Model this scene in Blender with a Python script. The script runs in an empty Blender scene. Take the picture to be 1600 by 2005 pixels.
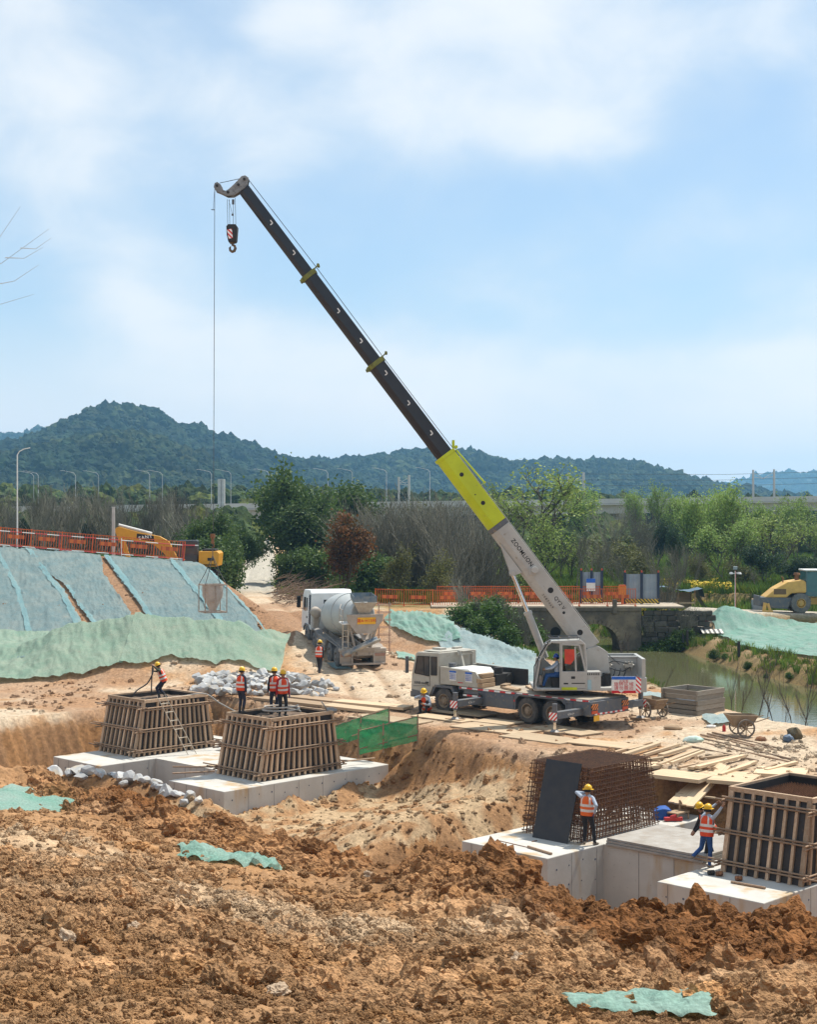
import bpy, math, random
import numpy as np
from mathutils import Vector, Matrix, noise as mnoise

random.seed(7)
SC = bpy.context.scene
COL = SC.collection
R = math.radians

# ------------------------------------------------------------------ camera, sky, sun, exposure
FPX, HY, CAMZ = 2950.0, 1005.0, 8.7          # focal length and horizon row in photograph pixels, eye height
cam = bpy.data.cameras.new('camera')
cam.sensor_fit = 'HORIZONTAL'; cam.sensor_width = 36.0
cam.lens = 36.0 * FPX / 1600.0
cam.shift_y = (HY - 1002.5) / 1600.0
cam.clip_start = 0.1; cam.clip_end = 20000
cam_o = bpy.data.objects.new('camera', cam); COL.objects.link(cam_o)
cam_o.location = (0, 0, CAMZ); cam_o.rotation_euler = (R(90), 0, 0)
SC.camera = cam_o

SUN_EL, SUN_AZ = R(63), R(50)                # azimuth measured from the view axis towards the right
sund = Vector((math.sin(SUN_AZ) * math.cos(SUN_EL), math.cos(SUN_AZ) * math.cos(SUN_EL), math.sin(SUN_EL)))
sl = bpy.data.lights.new('sun', 'SUN'); sl.energy = 4.4; sl.angle = R(0.6); sl.color = (1.0, 0.94, 0.84)
so = bpy.data.objects.new('sun', sl); COL.objects.link(so)
so.rotation_euler = sund.to_track_quat('Z', 'Y').to_euler(); so.location = (40, 60, 80)

W = bpy.data.worlds.new('World'); SC.world = W; W.use_nodes = True
nt = W.node_tree; nt.nodes.clear()
def wn(t, **k):
    n = nt.nodes.new(t)
    for a, b in k.items(): setattr(n, a, b)
    return n
def wl(a, b): nt.links.new(a, b)
wo = wn('ShaderNodeOutputWorld'); bg = wn('ShaderNodeBackground'); bg.inputs[1].default_value = 0.12
sky = wn('ShaderNodeTexSky', sky_type='NISHITA'); sky.sun_disc = False
sky.sun_elevation = SUN_EL; sky.sun_rotation = SUN_AZ; sky.air_density = 1.0; sky.dust_density = 0.6; sky.ozone_density = 2.2
tc = wn('ShaderNodeTexCoord'); sep = wn('ShaderNodeSeparateXYZ'); wl(tc.outputs['Generated'], sep.inputs[0])
def wmath(op, a, b=None, c=None):
    n = wn('ShaderNodeMath', operation=op)
    for i, x in enumerate((a, b, c)):
        if x is None: continue
        if isinstance(x, (int, float)): n.inputs[i].default_value = x
        else: wl(x, n.inputs[i])
    return n.outputs[0]
cmb = wn('ShaderNodeCombineXYZ'); wl(sep.outputs[0], cmb.inputs[0]); wl(sep.outputs[1], cmb.inputs[1]); wl(sep.outputs[2], cmb.inputs[2])
def wnoise(scale, detail, rough, off, dist=0.0, sz=1.7):
    mp = wn('ShaderNodeMapping'); wl(cmb.outputs[0], mp.inputs[0])
    mp.inputs['Location'].default_value = off; mp.inputs['Scale'].default_value = (1, 1, sz)
    n = wn('ShaderNodeTexNoise'); wl(mp.outputs[0], n.inputs['Vector'])
    n.inputs['Scale'].default_value = scale; n.inputs['Detail'].default_value = detail
    n.inputs['Roughness'].default_value = rough; n.inputs['Distortion'].default_value = dist
    return n.outputs[0]
def wramp(x, p0, p1, v0=0.0, v1=1.0):
    n = wn('ShaderNodeMapRange', interpolation_type='SMOOTHSTEP'); wl(x, n.inputs[0])
    for i, v in ((1, p0), (2, p1), (3, v0), (4, v1)): n.inputs[i].default_value = v
    return n.outputs[0]
CO = (7.2, 0.2, 2.3)
big = wnoise(4.2, 2, 0.45, CO, 0.3, 2.0)
fine = wnoise(11.0, 9, 0.56, (2.7, 0.4, 1.2), 0.25, 1.6)
cl = wmath('ADD', wmath('MULTIPLY', big, 0.70), wmath('MULTIPLY', fine, 0.30))
mask = wramp(cl, 0.34, 0.64, 0.42, 1.0)
low = wramp(sep.outputs[2], 0.03, 0.20, 0.92, 0.0)                   # a veil of cloud over the horizon
mask = wmath('MINIMUM', wmath('MAXIMUM', wmath('MULTIPLY', mask, 0.92), wmath('ADD', low, wmath('MULTIPLY', mask, 0.25))), 1.0)
cc = wn('ShaderNodeMix', data_type='RGBA'); wl(wramp(cl, 0.44, 0.66), cc.inputs[0])
cc.inputs[6].default_value = (4.3, 5.0, 5.6, 1); cc.inputs[7].default_value = (5.75, 5.9, 6.0, 1)
c2 = wn('ShaderNodeMix', data_type='RGBA'); wl(wramp(sep.outputs[2], 0.0, 0.16, 0.85, 0.0), c2.inputs[0]); wl(cc.outputs[2], c2.inputs[6]); c2.inputs[7].default_value = (6.7, 6.3, 6.0, 1)
tint = wn('ShaderNodeMix', data_type='RGBA', blend_type='MULTIPLY'); tint.inputs[0].default_value = 1.0
wl(sky.outputs[0], tint.inputs[6]); tint.inputs[7].default_value = (0.66, 0.80, 0.86, 1)
mx = wn('ShaderNodeMix', data_type='RGBA'); wl(mask, mx.inputs[0]); wl(tint.outputs[2], mx.inputs[6]); wl(c2.outputs[2], mx.inputs[7])
wl(mx.outputs[2], bg.inputs[0]); wl(bg.outputs[0], wo.inputs[0])

SC.view_settings.view_transform = 'Standard'; SC.view_settings.look = 'None'
SC.view_settings.exposure = 0.5; SC.view_settings.gamma = 1.0
SC.cycles.use_denoising = True; SC.cycles.volume_bounces = 1; SC.cycles.max_bounces = 8
SC.cycles.transparent_max_bounces = 16; SC.cycles.volume_max_steps = 64

# ------------------------------------------------------------------ geometry from photograph pixels
def G(px, py, z=0.0):
    D = (CAMZ - z) * FPX / (py - HY); return Vector(((px - 800) * D / FPX, D, z))
def S(px, py, D): return Vector(((px - 800) * D / FPX, D, CAMZ - (py - HY) * D / FPX))
TH = R(135.5)
AX = Vector((math.cos(TH), math.sin(TH), 0)); BX = Vector((math.sin(TH), -math.cos(TH), 0))   # the site's grid: q along AX, p along BX
E0 = Vector((-6.68, 54.13, 0))
def PQ(p, q, z=0.0):
    v = E0 + BX * p + AX * q; v.z = z; return v

# ------------------------------------------------------------------ mesh helpers
class MB:
    def __init__(s): s.v = []; s.f = []; s.m = []
    def add(s, vs, fs, mi=0):
        o = len(s.v); s.v.extend([tuple(v) for v in vs])
        for f in fs: s.f.append(tuple(i + o for i in f)); s.m.append(mi)
        return s
    def box(s, c, d, mi=0, M=None, top=None):
        hx, hy, hz = d[0] / 2, d[1] / 2, d[2] / 2
        vs = [Vector((x * hx, y * hy, z * hz)) for z in (-1, 1) for y in (-1, 1) for x in (-1, 1)]
        if top:
            for i in range(4, 8): vs[i].x *= top[0]; vs[i].y *= top[1]
        if M is not None: vs = [M @ v for v in vs]
        c = Vector(c)
        return s.add([v + c for v in vs], [(0, 2, 3, 1), (4, 5, 7, 6), (0, 1, 5, 4), (2, 6, 7, 3), (0, 4, 6, 2), (1, 3, 7, 5)], mi)
    def bb(s, x0, x1, y0, y1, z0, z1, mi=0): return s.box(((x0 + x1) / 2, (y0 + y1) / 2, (z0 + z1) / 2), (x1 - x0, y1 - y0, z1 - z0), mi)
    def beam(s, p, q, w, h=None, mi=0, up=(0, 0, 1)):
        p, q = Vector(p), Vector(q); d = q - p; L = d.length; d.normalize(); h = h or w
        u = Vector(up)
        if abs(d.dot(u)) > 0.99: u = Vector((1, 0, 0))
        sd = u.cross(d).normalized(); u = d.cross(sd)
        M = Matrix((d, sd, u)).transposed()
        return s.box((p + q) / 2, (L, w, h), mi, M)
    def cyl(s, p, q, r, r2=None, n=12, mi=0, caps=True):
        p, q = Vector(p), Vector(q); d = (q - p).normalized(); r2 = r if r2 is None else r2
        u = d.orthogonal().normalized(); w = d.cross(u)
        vs = []
        for c, rr in ((p, r), (q, r2)):
            for i in range(n):
                a = 2 * math.pi * i / n; vs.append(c + (u * math.cos(a) + w * math.sin(a)) * rr)
        fs = [(i, (i + 1) % n, n + (i + 1) % n, n + i) for i in range(n)]
        if caps: fs += [tuple(range(n - 1, -1, -1)), tuple(range(n, 2 * n))]
        return s.add(vs, fs, mi)
    def tube(s, pts, r, n=6, mi=0, caps=True):
        pts = [Vector(p) for p in pts]; k = len(pts); rs = r if isinstance(r, (list, tuple)) else [r] * k
        vs = []; u = None
        for i, p in enumerate(pts):
            d = (pts[min(i + 1, k - 1)] - pts[max(i - 1, 0)]).normalized()
            if u is None: u = d.orthogonal().normalized()
            else:
                u = u - d * u.dot(d)
                u = u.normalized() if u.length > 1e-6 else d.orthogonal().normalized()
            w = d.cross(u)
            for j in range(n):
                a = 2 * math.pi * j / n; vs.append(p + (u * math.cos(a) + w * math.sin(a)) * rs[i])
        fs = [(i * n + j, i * n + (j + 1) % n, (i + 1) * n + (j + 1) % n, (i + 1) * n + j) for i in range(k - 1) for j in range(n)]
        if caps: fs += [tuple(range(n - 1, -1, -1)), tuple(range((k - 1) * n, k * n))]
        return s.add(vs, fs, mi)
    def prism(s, poly, a0, a1, axis='y', mi=0):
        def pt(u, w, a): return (u, a, w) if axis == 'y' else ((a, u, w) if axis == 'x' else (u, w, a))
        n = len(poly); vs = [pt(u, w, a0) for u, w in poly] + [pt(u, w, a1) for u, w in poly]
        fs = [tuple(range(n)), tuple(range(2 * n - 1, n - 1, -1))] + [(i, n + i, n + (i + 1) % n, (i + 1) % n) for i in range(n)]
        return s.add(vs, fs, mi)
    def lathe(s, prof, p, d, n=24, mi=0, ms=None):
        p = Vector(p); d = Vector(d).normalized(); u = d.orthogonal().normalized(); w = d.cross(u); vs = []
        for r, h in prof:
            for i in range(n):
                a = 2 * math.pi * i / n; vs.append(p + d * h + (u * math.cos(a) + w * math.sin(a)) * r)
        o = len(s.v); s.v.extend([tuple(v) for v in vs])
        for k in range(len(prof) - 1):
            for i in range(n):
                s.f.append((o + k * n + i, o + k * n + (i + 1) % n, o + (k + 1) * n + (i + 1) % n, o + (k + 1) * n + i)); s.m.append(ms[k] if ms else mi)
        return s
    def ball(s, c, r, n=10, m=7, mi=0, sc=(1, 1, 1)):
        c = Vector(c); vs = [c + Vector((0, 0, -r * sc[2]))]
        for i in range(1, m):
            t = math.pi * i / m - math.pi / 2
            for j in range(n):
                a = 2 * math.pi * j / n; vs.append(c + Vector((math.cos(t) * math.cos(a) * r * sc[0], math.cos(t) * math.sin(a) * r * sc[1], math.sin(t) * r * sc[2])))
        vs.append(c + Vector((0, 0, r * sc[2])))
        fs = [(0, 1 + (j + 1) % n, 1 + j) for j in range(n)]
        for i in range(m - 2):
            for j in range(n):
                q = 1 + i * n; fs.append((q + j, q + (j + 1) % n, q + n + (j + 1) % n, q + n + j))
        q = 1 + (m - 2) * n; fs += [(q + j, q + (j + 1) % n, len(vs) - 1) for j in range(n)]
        return s.add(vs, fs, mi)
    def grid(s, P, mi=0, flip=False):
        h, w = len(P), len(P[0]); vs = [p for row in P for p in row]
        fs = [(i * w + j, i * w + j + 1, (i + 1) * w + j + 1, (i + 1) * w + j) for i in range(h - 1) for j in range(w - 1)]
        if flip: fs = [f[::-1] for f in fs]
        return s.add(vs, fs, mi)
    def mesh(s, name, mats, M=None, smooth=False):
        me = bpy.data.meshes.new(name)
        vs = s.v if M is None else [tuple(M @ Vector(v)) for v in s.v]
        me.from_pydata(vs, [], s.f)
        for m in (mats if isinstance(mats, (list, tuple)) else [mats]): me.materials.append(m)
        if any(s.m): me.polygons.foreach_set('material_index', s.m)
        if smooth:
            me.polygons.foreach_set('use_smooth', [True] * len(s.f)); me.set_sharp_from_angle(angle=R(smooth if smooth is not True else 40))
        me.update(); return me
    def build(s, name, mats, parent=None, M=None, smooth=False, bevel=0.0, loc=None, rot=None):
        if M is not None and parent is not None and parent.name in FRAME: M = FRAME[parent.name].inverted() @ M
        o = bpy.data.objects.new(name, s.mesh(name, mats, M, smooth)); COL.objects.link(o)
        if parent is not None:
            o.parent = parent
            if parent.name in FRAME: FRAME[o.name] = FRAME[parent.name]
        if loc is not None: o.location = loc
        if rot is not None: o.rotation_euler = rot
        if bevel:
            b = o.modifiers.new('bevel', 'BEVEL'); b.width = bevel; b.segments = 2; b.limit_method = 'ANGLE'; b.angle_limit = R(35)
        return o
FRAME = {}
I4 = Matrix.Identity(4)
def tag(o, label=None, cat=None, group=None, kind=None):
    if label: o['label'] = label
    if cat: o['category'] = cat
    if group: o['group'] = group
    if kind: o['kind'] = kind
    return o
def thing(name, label, cat, loc=(0, 0, 0), rz=0.0, group=None, ry=0.0):
    o = bpy.data.objects.new(name, None); COL.objects.link(o)
    o.location = loc; o.rotation_euler = (0, ry, rz); o.empty_display_size = 0.2
    FRAME[o.name] = Matrix.Translation(Vector(loc)) @ Matrix.Rotation(rz, 4, 'Z') @ Matrix.Rotation(ry, 4, 'Y')
    return tag(o, label, cat, group)
def dup(o, name=None, parent=None, loc=None, rz=None, scale=None, label=None, group=None, rot=None):
    c = o.copy()
    if name: c.name = name
    COL.objects.link(c)
    if parent is not None: c.parent = parent
    if loc is not None: c.location = loc
    if rz is not None: c.rotation_euler = (0, 0, rz)
    if rot is not None: c.rotation_euler = rot
    if scale is not None: c.scale = scale if hasattr(scale, '__len__') else (scale,) * 3
    for ch in list(o.children): dup(ch, parent=c)
    if label: c['label'] = label
    if group: c['group'] = group
    return c
def npmesh(name, V, F, mats, smooth=False, uvattr=None):
    me = bpy.data.meshes.new(name); V = np.asarray(V, np.float32); F = np.asarray(F, np.int32)
    me.vertices.add(len(V)); me.vertices.foreach_set('co', V.ravel())
    k = F.shape[1]; me.loops.add(F.size); me.loops.foreach_set('vertex_index', F.ravel())
    me.polygons.add(len(F)); me.polygons.foreach_set('loop_start', np.arange(0, F.size, k, dtype=np.int32))
    me.polygons.foreach_set('loop_total', np.full(len(F), k, np.int32))
    for m in (mats if isinstance(mats, (list, tuple)) else [mats]): me.materials.append(m)
    if smooth: me.polygons.foreach_set('use_smooth', np.ones(len(F), bool))
    me.update(calc_edges=True); me.validate(); return me
def link(name, me, parent=None):
    o = bpy.data.objects.new(name, me); COL.objects.link(o)
    if parent is not None: o.parent = parent
    return o

# ------------------------------------------------------------------ materials
MATS = {}
def mat(name, c1, c2=None, scale=4.0, rough=0.7, metal=0.0, bump=0.0, bscale=None, detail=6.0, spec=0.4, coord='Object', rnd=0.0, c3=None, thr=(0.35, 0.65), stretch=None, trans=0.0, alpha=1.0, wave=None, dirt=None):
    if name in MATS: return MATS[name]
    m = bpy.data.materials.new(name); m.use_nodes = True; t = m.node_tree; N, L = t.nodes, t.links
    p = N['Principled BSDF']; p.inputs['Roughness'].default_value = rough; p.inputs['Metallic'].default_value = metal
    p.inputs['Specular IOR Level'].default_value = spec; p.inputs['Alpha'].default_value = alpha
    tcn = N.new('ShaderNodeTexCoord'); vec = tcn.outputs[coord]
    if coord == 'World':  pass
    if stretch:
        mp = N.new('ShaderNodeMapping'); mp.inputs['Scale'].default_value = stretch; L.new(vec, mp.inputs[0]); vec = mp.outputs[0]
    oi = None
    if rnd:
        oi = N.new('ShaderNodeObjectInfo'); ad = N.new('ShaderNodeVectorMath'); ad.operation = 'ADD'
        sc = N.new('ShaderNodeMath'); sc.operation = 'MULTIPLY'; sc.inputs[1].default_value = 37.0; L.new(oi.outputs['Random'], sc.inputs[0])
        L.new(vec, ad.inputs[0]); L.new(sc.outputs[0], ad.inputs[1]); vec = ad.outputs[0]
    def noi(s, d=detail):
        n = N.new('ShaderNodeTexNoise'); n.inputs['Scale'].default_value = s; n.inputs['Detail'].default_value = d; n.inputs['Roughness'].default_value = 0.62
        L.new(vec, n.inputs['Vector']); return n.outputs[0]
    def rampf(x, a, b):
        n = N.new('ShaderNodeMapRange'); n.inputs[1].default_value = a; n.inputs[2].default_value = b; L.new(x, n.inputs[0]); return n.outputs[0]
    def mixc(f, a, b, bt='MIX'):
        n = N.new('ShaderNodeMix'); n.data_type = 'RGBA'; n.blend_type = bt
        if isinstance(f, float): n.inputs[0].default_value = f
        else: L.new(f, n.inputs[0])
        for i, x in ((6, a), (7, b)):
            if hasattr(x, '__len__'): n.inputs[i].default_value = (*x[:3], 1)
            else: L.new(x, n.inputs[i])
        return n.outputs[2]
    c2 = c2 or tuple(x * 0.75 for x in c1)
    col = mixc(rampf(noi(scale), *thr), c1, c2)
    if c3: col = mixc(rampf(noi(scale * 0.33), 0.5, 0.68), col, c3)
    if dirt: col = mixc(rampf(noi(scale * 2.3, 8.0), dirt[1], dirt[1] + 0.12), col, dirt[0])
    if rnd:
        h = N.new('ShaderNodeHueSaturation'); mr = N.new('ShaderNodeMapRange'); L.new(oi.outputs['Random'], mr.inputs[0])
        mr.inputs[3].default_value = 1 - rnd; mr.inputs[4].default_value = 1 + rnd; L.new(mr.outputs[0], h.inputs['Value']); L.new(col, h.inputs['Color']); col = h.outputs[0]
    L.new(col, p.inputs['Base Color'])
    if bump:
        b = N.new('ShaderNodeBump'); b.inputs['Strength'].default_value = min(1.0, bump * 10); b.inputs['Distance'].default_value = bump
        L.new(noi(bscale or scale * 4), b.inputs['Height']); L.new(b.outputs[0], p.inputs['Normal'])
    if trans:
        tr = N.new('ShaderNodeBsdfTranslucent'); L.new(col, tr.inputs[0]); ms = N.new('ShaderNodeMixShader'); ms.inputs[0].default_value = trans
        L.new(p.outputs[0], ms.inputs[1]); L.new(tr.outputs[0], ms.inputs[2]); L.new(ms.outputs[0], N['Material Output'].inputs[0])
    m['_col'] = 0
    MATS[name] = m; return m
# ------------------------------------------------------------------ noise on arrays
def _h(ix, iy, seed):
    n = (ix.astype(np.int64) * 374761393 + iy.astype(np.int64) * 668265263 + seed * 1442695041) & 0xffffffff
    n = ((n ^ (n >> 13)) * 1274126177) & 0xffffffff
    return ((n ^ (n >> 16)) & 0xffff) / 65535.0
def vnoise(x, y, seed=0):
    ix, iy = np.floor(x), np.floor(y); fx, fy = x - ix, y - iy
    fx = fx * fx * fx * (fx * (fx * 6 - 15) + 10); fy = fy * fy * fy * (fy * (fy * 6 - 15) + 10)
    a, b, c, d = _h(ix, iy, seed), _h(ix + 1, iy, seed), _h(ix, iy + 1, seed), _h(ix + 1, iy + 1, seed)
    return (a + (b - a) * fx) * (1 - fy) + (c + (d - c) * fx) * fy
def fbm(x, y, oct=4, seed=0, gain=0.5):
    s = 0; a = 1; t = 0
    for i in range(oct):
        s = s + a * vnoise(x * 2 ** i + 17.3 * i, y * 2 ** i - 9.1 * i, seed + i); t += a; a *= gain
    return s / t
def cell(x, y, seed=0):
    """rounded lumps: 1 at a jittered cell centre, 0 at the edges"""
    ix, iy = np.floor(x), np.floor(y); best = np.full(np.shape(x), 9.0)
    for dx in (-1, 0, 1):
        for dy in (-1, 0, 1):
            cx_, cy_ = ix + dx, iy + dy
            jx = cx_ + 0.15 + 0.7 * _h(cx_, cy_, seed); jy = cy_ + 0.15 + 0.7 * _h(cx_, cy_, seed + 5)
            r = 0.35 + 0.75 * _h(cx_, cy_, seed + 9)
            best = np.minimum(best, ((x - jx) ** 2 + (y - jy) ** 2) / (r * r))
    return np.sqrt(np.clip(1 - best, 0, 1))
def ss(x, a, b):
    t = np.clip((x - a) / (b - a), 0, 1); return t * t * (3 - 2 * t)
def smax(a, b, k=0.3): return 0.5 * (a + b + np.sqrt((a - b) ** 2 + k * k))
def smin(a, b, k=0.3): return -smax(-a, -b, k)
def interp(x, pts): xs, ys = zip(*pts); return np.interp(x, xs, ys)
def segdist(X, Y, poly):
    """distance to a polyline and the fraction-interpolated third value"""
    best = np.full(np.shape(X), 1e9); val = np.zeros(np.shape(X))
    for (x0, y0, v0), (x1, y1, v1) in zip(poly[:-1], poly[1:]):
        dx, dy = x1 - x0, y1 - y0; t = np.clip(((X - x0) * dx + (Y - y0) * dy) / (dx * dx + dy * dy), 0, 1)
        d = np.hypot(X - x0 - t * dx, Y - y0 - t * dy); m = d < best
        best = np.where(m, d, best); val = np.where(m, v0 + t * (v1 - v0), val)
    return best, val
def polysd(X, Y, poly):
    """signed distance to a closed polygon, negative inside"""
    d = np.full(np.shape(X), 1e9); ins = np.zeros(np.shape(X), bool)
    for (x0, y0), (x1, y1) in zip(poly, poly[1:] + poly[:1]):
        dx, dy = x1 - x0, y1 - y0; t = np.clip(((X - x0) * dx + (Y - y0) * dy) / (dx * dx + dy * dy), 0, 1)
        d = np.minimum(d, np.hypot(X - x0 - t * dx, Y - y0 - t * dy))
        c = ((y0 > Y) != (y1 > Y)) & (X < dx * (Y - y0) / (dy if dy else 1e-9) + x0); ins ^= c
    return np.where(ins, -d, d)
def boxsd(p, q, p0, p1, q0, q1):
    dx = np.maximum(p0 - p, p - p1); dy = np.maximum(q0 - q, q - q1)
    return np.where((dx > 0) & (dy > 0), np.hypot(dx, dy), np.maximum(dx, dy))

WATER_Z = -0.9
CREEK = [(9.6, 104.5), (13.4, 107), (18.6, 107), (19.6, 99), (20.4, 90), (21.9, 83), (26, 74), (40, 62), (70, 50), (70, 30), (34, 44), (22.5, 56), (16.9, 63.5), (14.6, 71), (13.6, 82), (10.5, 90), (8.6, 97)]
CREEK_UP = [(9.0, 103), (8.0, 112), (2, 124), (-6, 140), (2, 146), (11, 128), (16, 114), (18, 104)]
CREST = [(-0.60, 52), (-0.40, 46), (-0.26, 40), (-0.20, 36.5), (-0.119, 32), (-0.081, 31), (-0.054, 29), (0.0, 25), (0.07, 22.5), (0.136, 21), (0.262, 19), (0.5, 18), (1.5, 18)]
CSL = [(-0.6, 0.06), (-0.26, 0.090), (-0.19, 0.102), (-0.119, 0.120), (-0.081, 0.132), (-0.054, 0.142), (0.0, 0.143), (0.07, 0.145), (0.136, 0.170), (0.262, 0.183), (0.6, 0.19)]
HEAPX = [(-60, 0.0), (-34, 0.4), (-21, 1.0), (-18.3, 2.1), (-16.4, 2.45), (-14.7, 2.8), (-12.4, 2.6), (-9.1, 2.35), (-8.2, 1.7), (-7.0, 0.6), (-6.0, 0)]
RIDGE = [(-2.6, 104, 2.1), (-1.1, 100, 2.15), (1.5, 97.5, 2.0), (3.2, 94, 1.35), (5.0, 91, 0.95), (6.5, 88.5, 0.5), (8.3, 85, 0.25), (9.5, 80, -0.1)]
RROAD = [(15.5, 108.3, 2.05), (19, 108.8, 1.95), (24, 110.2, 1.6), (32, 112, 1.25), (60, 116, 1.3)]
def pq_np(X, Y):
    dx, dy = X - E0.x, Y - E0.y
    return dx * BX.x + dy * BX.y, dx * AX.x + dy * AX.y
ROADC = [(0.5, 62, 0.0), (-1.5, 70, 0.12), (-2.7, 79, 0.48), (-5.2, 87.5, 1.2), (-8.4, 98, 2.05), (-10.9, 108, 2.62), (-13.2, 125, 2.45), (-15.2, 152, 2.1), (-21, 215, 2.5), (-28.5, 292, 3.1), (-45, 420, 4)]
def lower(X, Y):
    """land below the foreground mound: working level, pits, banks, creek"""
    p, q = pq_np(X, Y)
    z = 0.10 * (fbm(X * 0.25, Y * 0.25, 3, 3) - 0.5)
    z = z - 0.5 * ss(X, 6, 13) * ss(-Y, -60, -44)
    far = interp(Y, [(0, 0), (70, 0), (80, 0.5), (90, 1.2), (104, 2.0), (130, 2.2), (200, 2.4), (300, 3.1), (450, 6), (800, 10), (4000, 20)])
    left = ss(-X, 2, 7); z = z + far * np.where(Y > 104, 1, np.clip(left + ss(Y, 98, 106), 0, 1))
    # the access track
    d, h = segdist(X, Y, ROADC); w = 1 - ss(d, 2.2, 6.0); w = np.where(Y < 66, 0, w)
    z = z * (1 - w) + h * w
    rut = np.exp(-((np.abs(d) - 1.0) / 0.28) ** 2) * 0.10 * ss(Y, 62, 70); z = z - rut * (Y < 200)
    # mound of spoil under the green nets right of the track
    d, h = segdist(X, Y, RIDGE); z = smax(z, h - 0.42 * d, 0.25)
    # heap and bank on the left
    hc = interp(X, HEAPX)
    heap = hc * np.clip(1 - np.abs(Y - 80.5) / np.where(Y < 80.5, 5.8, 6.0), 0, 1) ** 0.8
    crest_y = 98 - 0.0 * X; top = interp(X, [(-60, 8.5), (-27, 6.6), (-13, 5.5), (0, 4.9)])
    bank = np.clip((Y - 82.5) / (crest_y - 82.5), 0, 1) * (top - 0.6) + 0.6 - 0.30 * np.clip(Y - 100.5, 0, 7)
    xr = interp(Y, [(75, -5.2), (81, -7.0), (97, -13.4), (104, -15.5), (125, -23), (140, -30)])
    side = top - 1.05 * np.clip(X - xr - 0.2, 0, 99) - 6.0 * ss(Y, 118, 150)
    sideb = smin(bank, side + 0 * X + np.where(Y < 97.5, 0, 0), 0.5)
    bk = np.where(Y > 80, np.where(X - xr > 9, -9, sideb), -9)
    z = smax(z, bk, 0.3); z = smax(z, np.where(hc > 0.02, heap, -9), 0.25)
    # far bank of the creek
    rb = polysd(X, Y, [(19, 108), (20.5, 100), (21.5, 91), (23.3, 85), (28, 76), (60, 60), (90, 120), (30, 150), (18, 125)])
    ck = polysd(X, Y, CREEK)
    rz_ = interp(ck, [(-1, -2.0), (0, -0.95), (1.2, -0.1), (4, 0.2), (14, 0.75), (20, 1.2), (30, 2.1), (60, 2.3)])
    z = np.where((rb < 0) | ((X > 18) & (Y < 118)), np.where(Y < 122, rz_, z), z)
    rr_d, rr_h = segdist(X, Y, RROAD); z = np.where(Y > 104.5, smax(z, rr_h - 0.9 * np.clip(rr_d - 1.9, 0, 99), 0.1), z)
    # pits round the footings
    rag = 0.7 * (fbm(X * 0.5, Y * 0.5, 4, 21) - 0.5)
    sa = boxsd(p, q, -8, 9.6, -0.9, 12.6) + rag
    pitA = interp(sa, [(-1.3, -2.45), (-0.9, -2.3), (0.55, 0.0), (1.2, 50)]); z = np.minimum(z, pitA)
    sb = boxsd(p, q, -9, 9.2, -26, -10.0) + rag * 1.2
    pitB = interp(sb, [(-1.4, -3.6), (0.0, -2.9), (1.9, -0.8), (2.3, 50)]); pitB2 = interp(sb, [(-1.4, -3.6), (0.5, -0.2), (0.7, 50)])
    z = np.minimum(z, np.where(p > 8.0, pitB2, pitB))
    # lower ground between the two pits
    bm = boxsd(p, q, -9, 7.3, -9.0, -0.4) + rag * 1.6
    berm = interp(bm, [(-0.4, -2.35), (0.4, -2.0), (2.6, 0.05), (3, 50)]) + 0.95 * ss(-q, 3.2, 7.5) * ss(p, -3, 1) + 0.9 * ss(p, 5.5, 8.5) * ss(-q, 1.5, 4) * 0.7
    z = np.minimum(z, berm)
    rd2, rh2 = segdist(X, Y, [(-14.0, 57.6, -1.45), (-12.9, 57, -1.2), (-11.4, 56.2, -1.12), (-9.1, 53.9, -1.15), (-6.9, 51.6, -1.2), (-6.0, 50.8, -1.7)]); z = smax(z, rh2 - 0.6 * rd2, 0.1)
    # creek
    for C in (CREEK, CREEK_UP):
        cd = polysd(X, Y, C) + 0.5 * (fbm(X * 0.6, Y * 0.6, 3, 8) - 0.5)
        z = np.minimum(z, interp(cd, [(-2.5, -2.4), (0, -0.95), (0.9, -0.35), (2.0, 0.15), (4.5, 2.3), (5, 30)]))
    return z
def fgz(X, Y):
    t = X / np.maximum(Y, 0.5); c = interp(t, CSL); dc = interp(t, CREST)
    base = 7.1 - 0.07 * Y - c * np.clip(Y - 5, 0, 99)
    zc = 7.1 - 0.07 * dc - c * (dc - 5)
    over = Y - dc
    z = np.where(over > 0, zc - 0.62 * over, base)
    z = z - 0.05 * np.exp(-(np.minimum(over, 0) / 5.0) ** 2)
    z = z + 0.85 * np.exp(-((X + 10.6) / 1.9) ** 2 - ((Y - 36.5) / 2.4) ** 2)
    return z, over
def height(X, Y, micro=True):
    X = np.asarray(X, float); Y = np.asarray(Y, float)
    lo = lower(X, Y); fg, over = fgz(X, Y)
    w = over < 26
    z = np.where(w, smax(lo, np.where(w, fg, -50), 0.25), lo)
    if micro: z = z + micro_noise(X, Y, z, lo, over)
    return z
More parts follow.
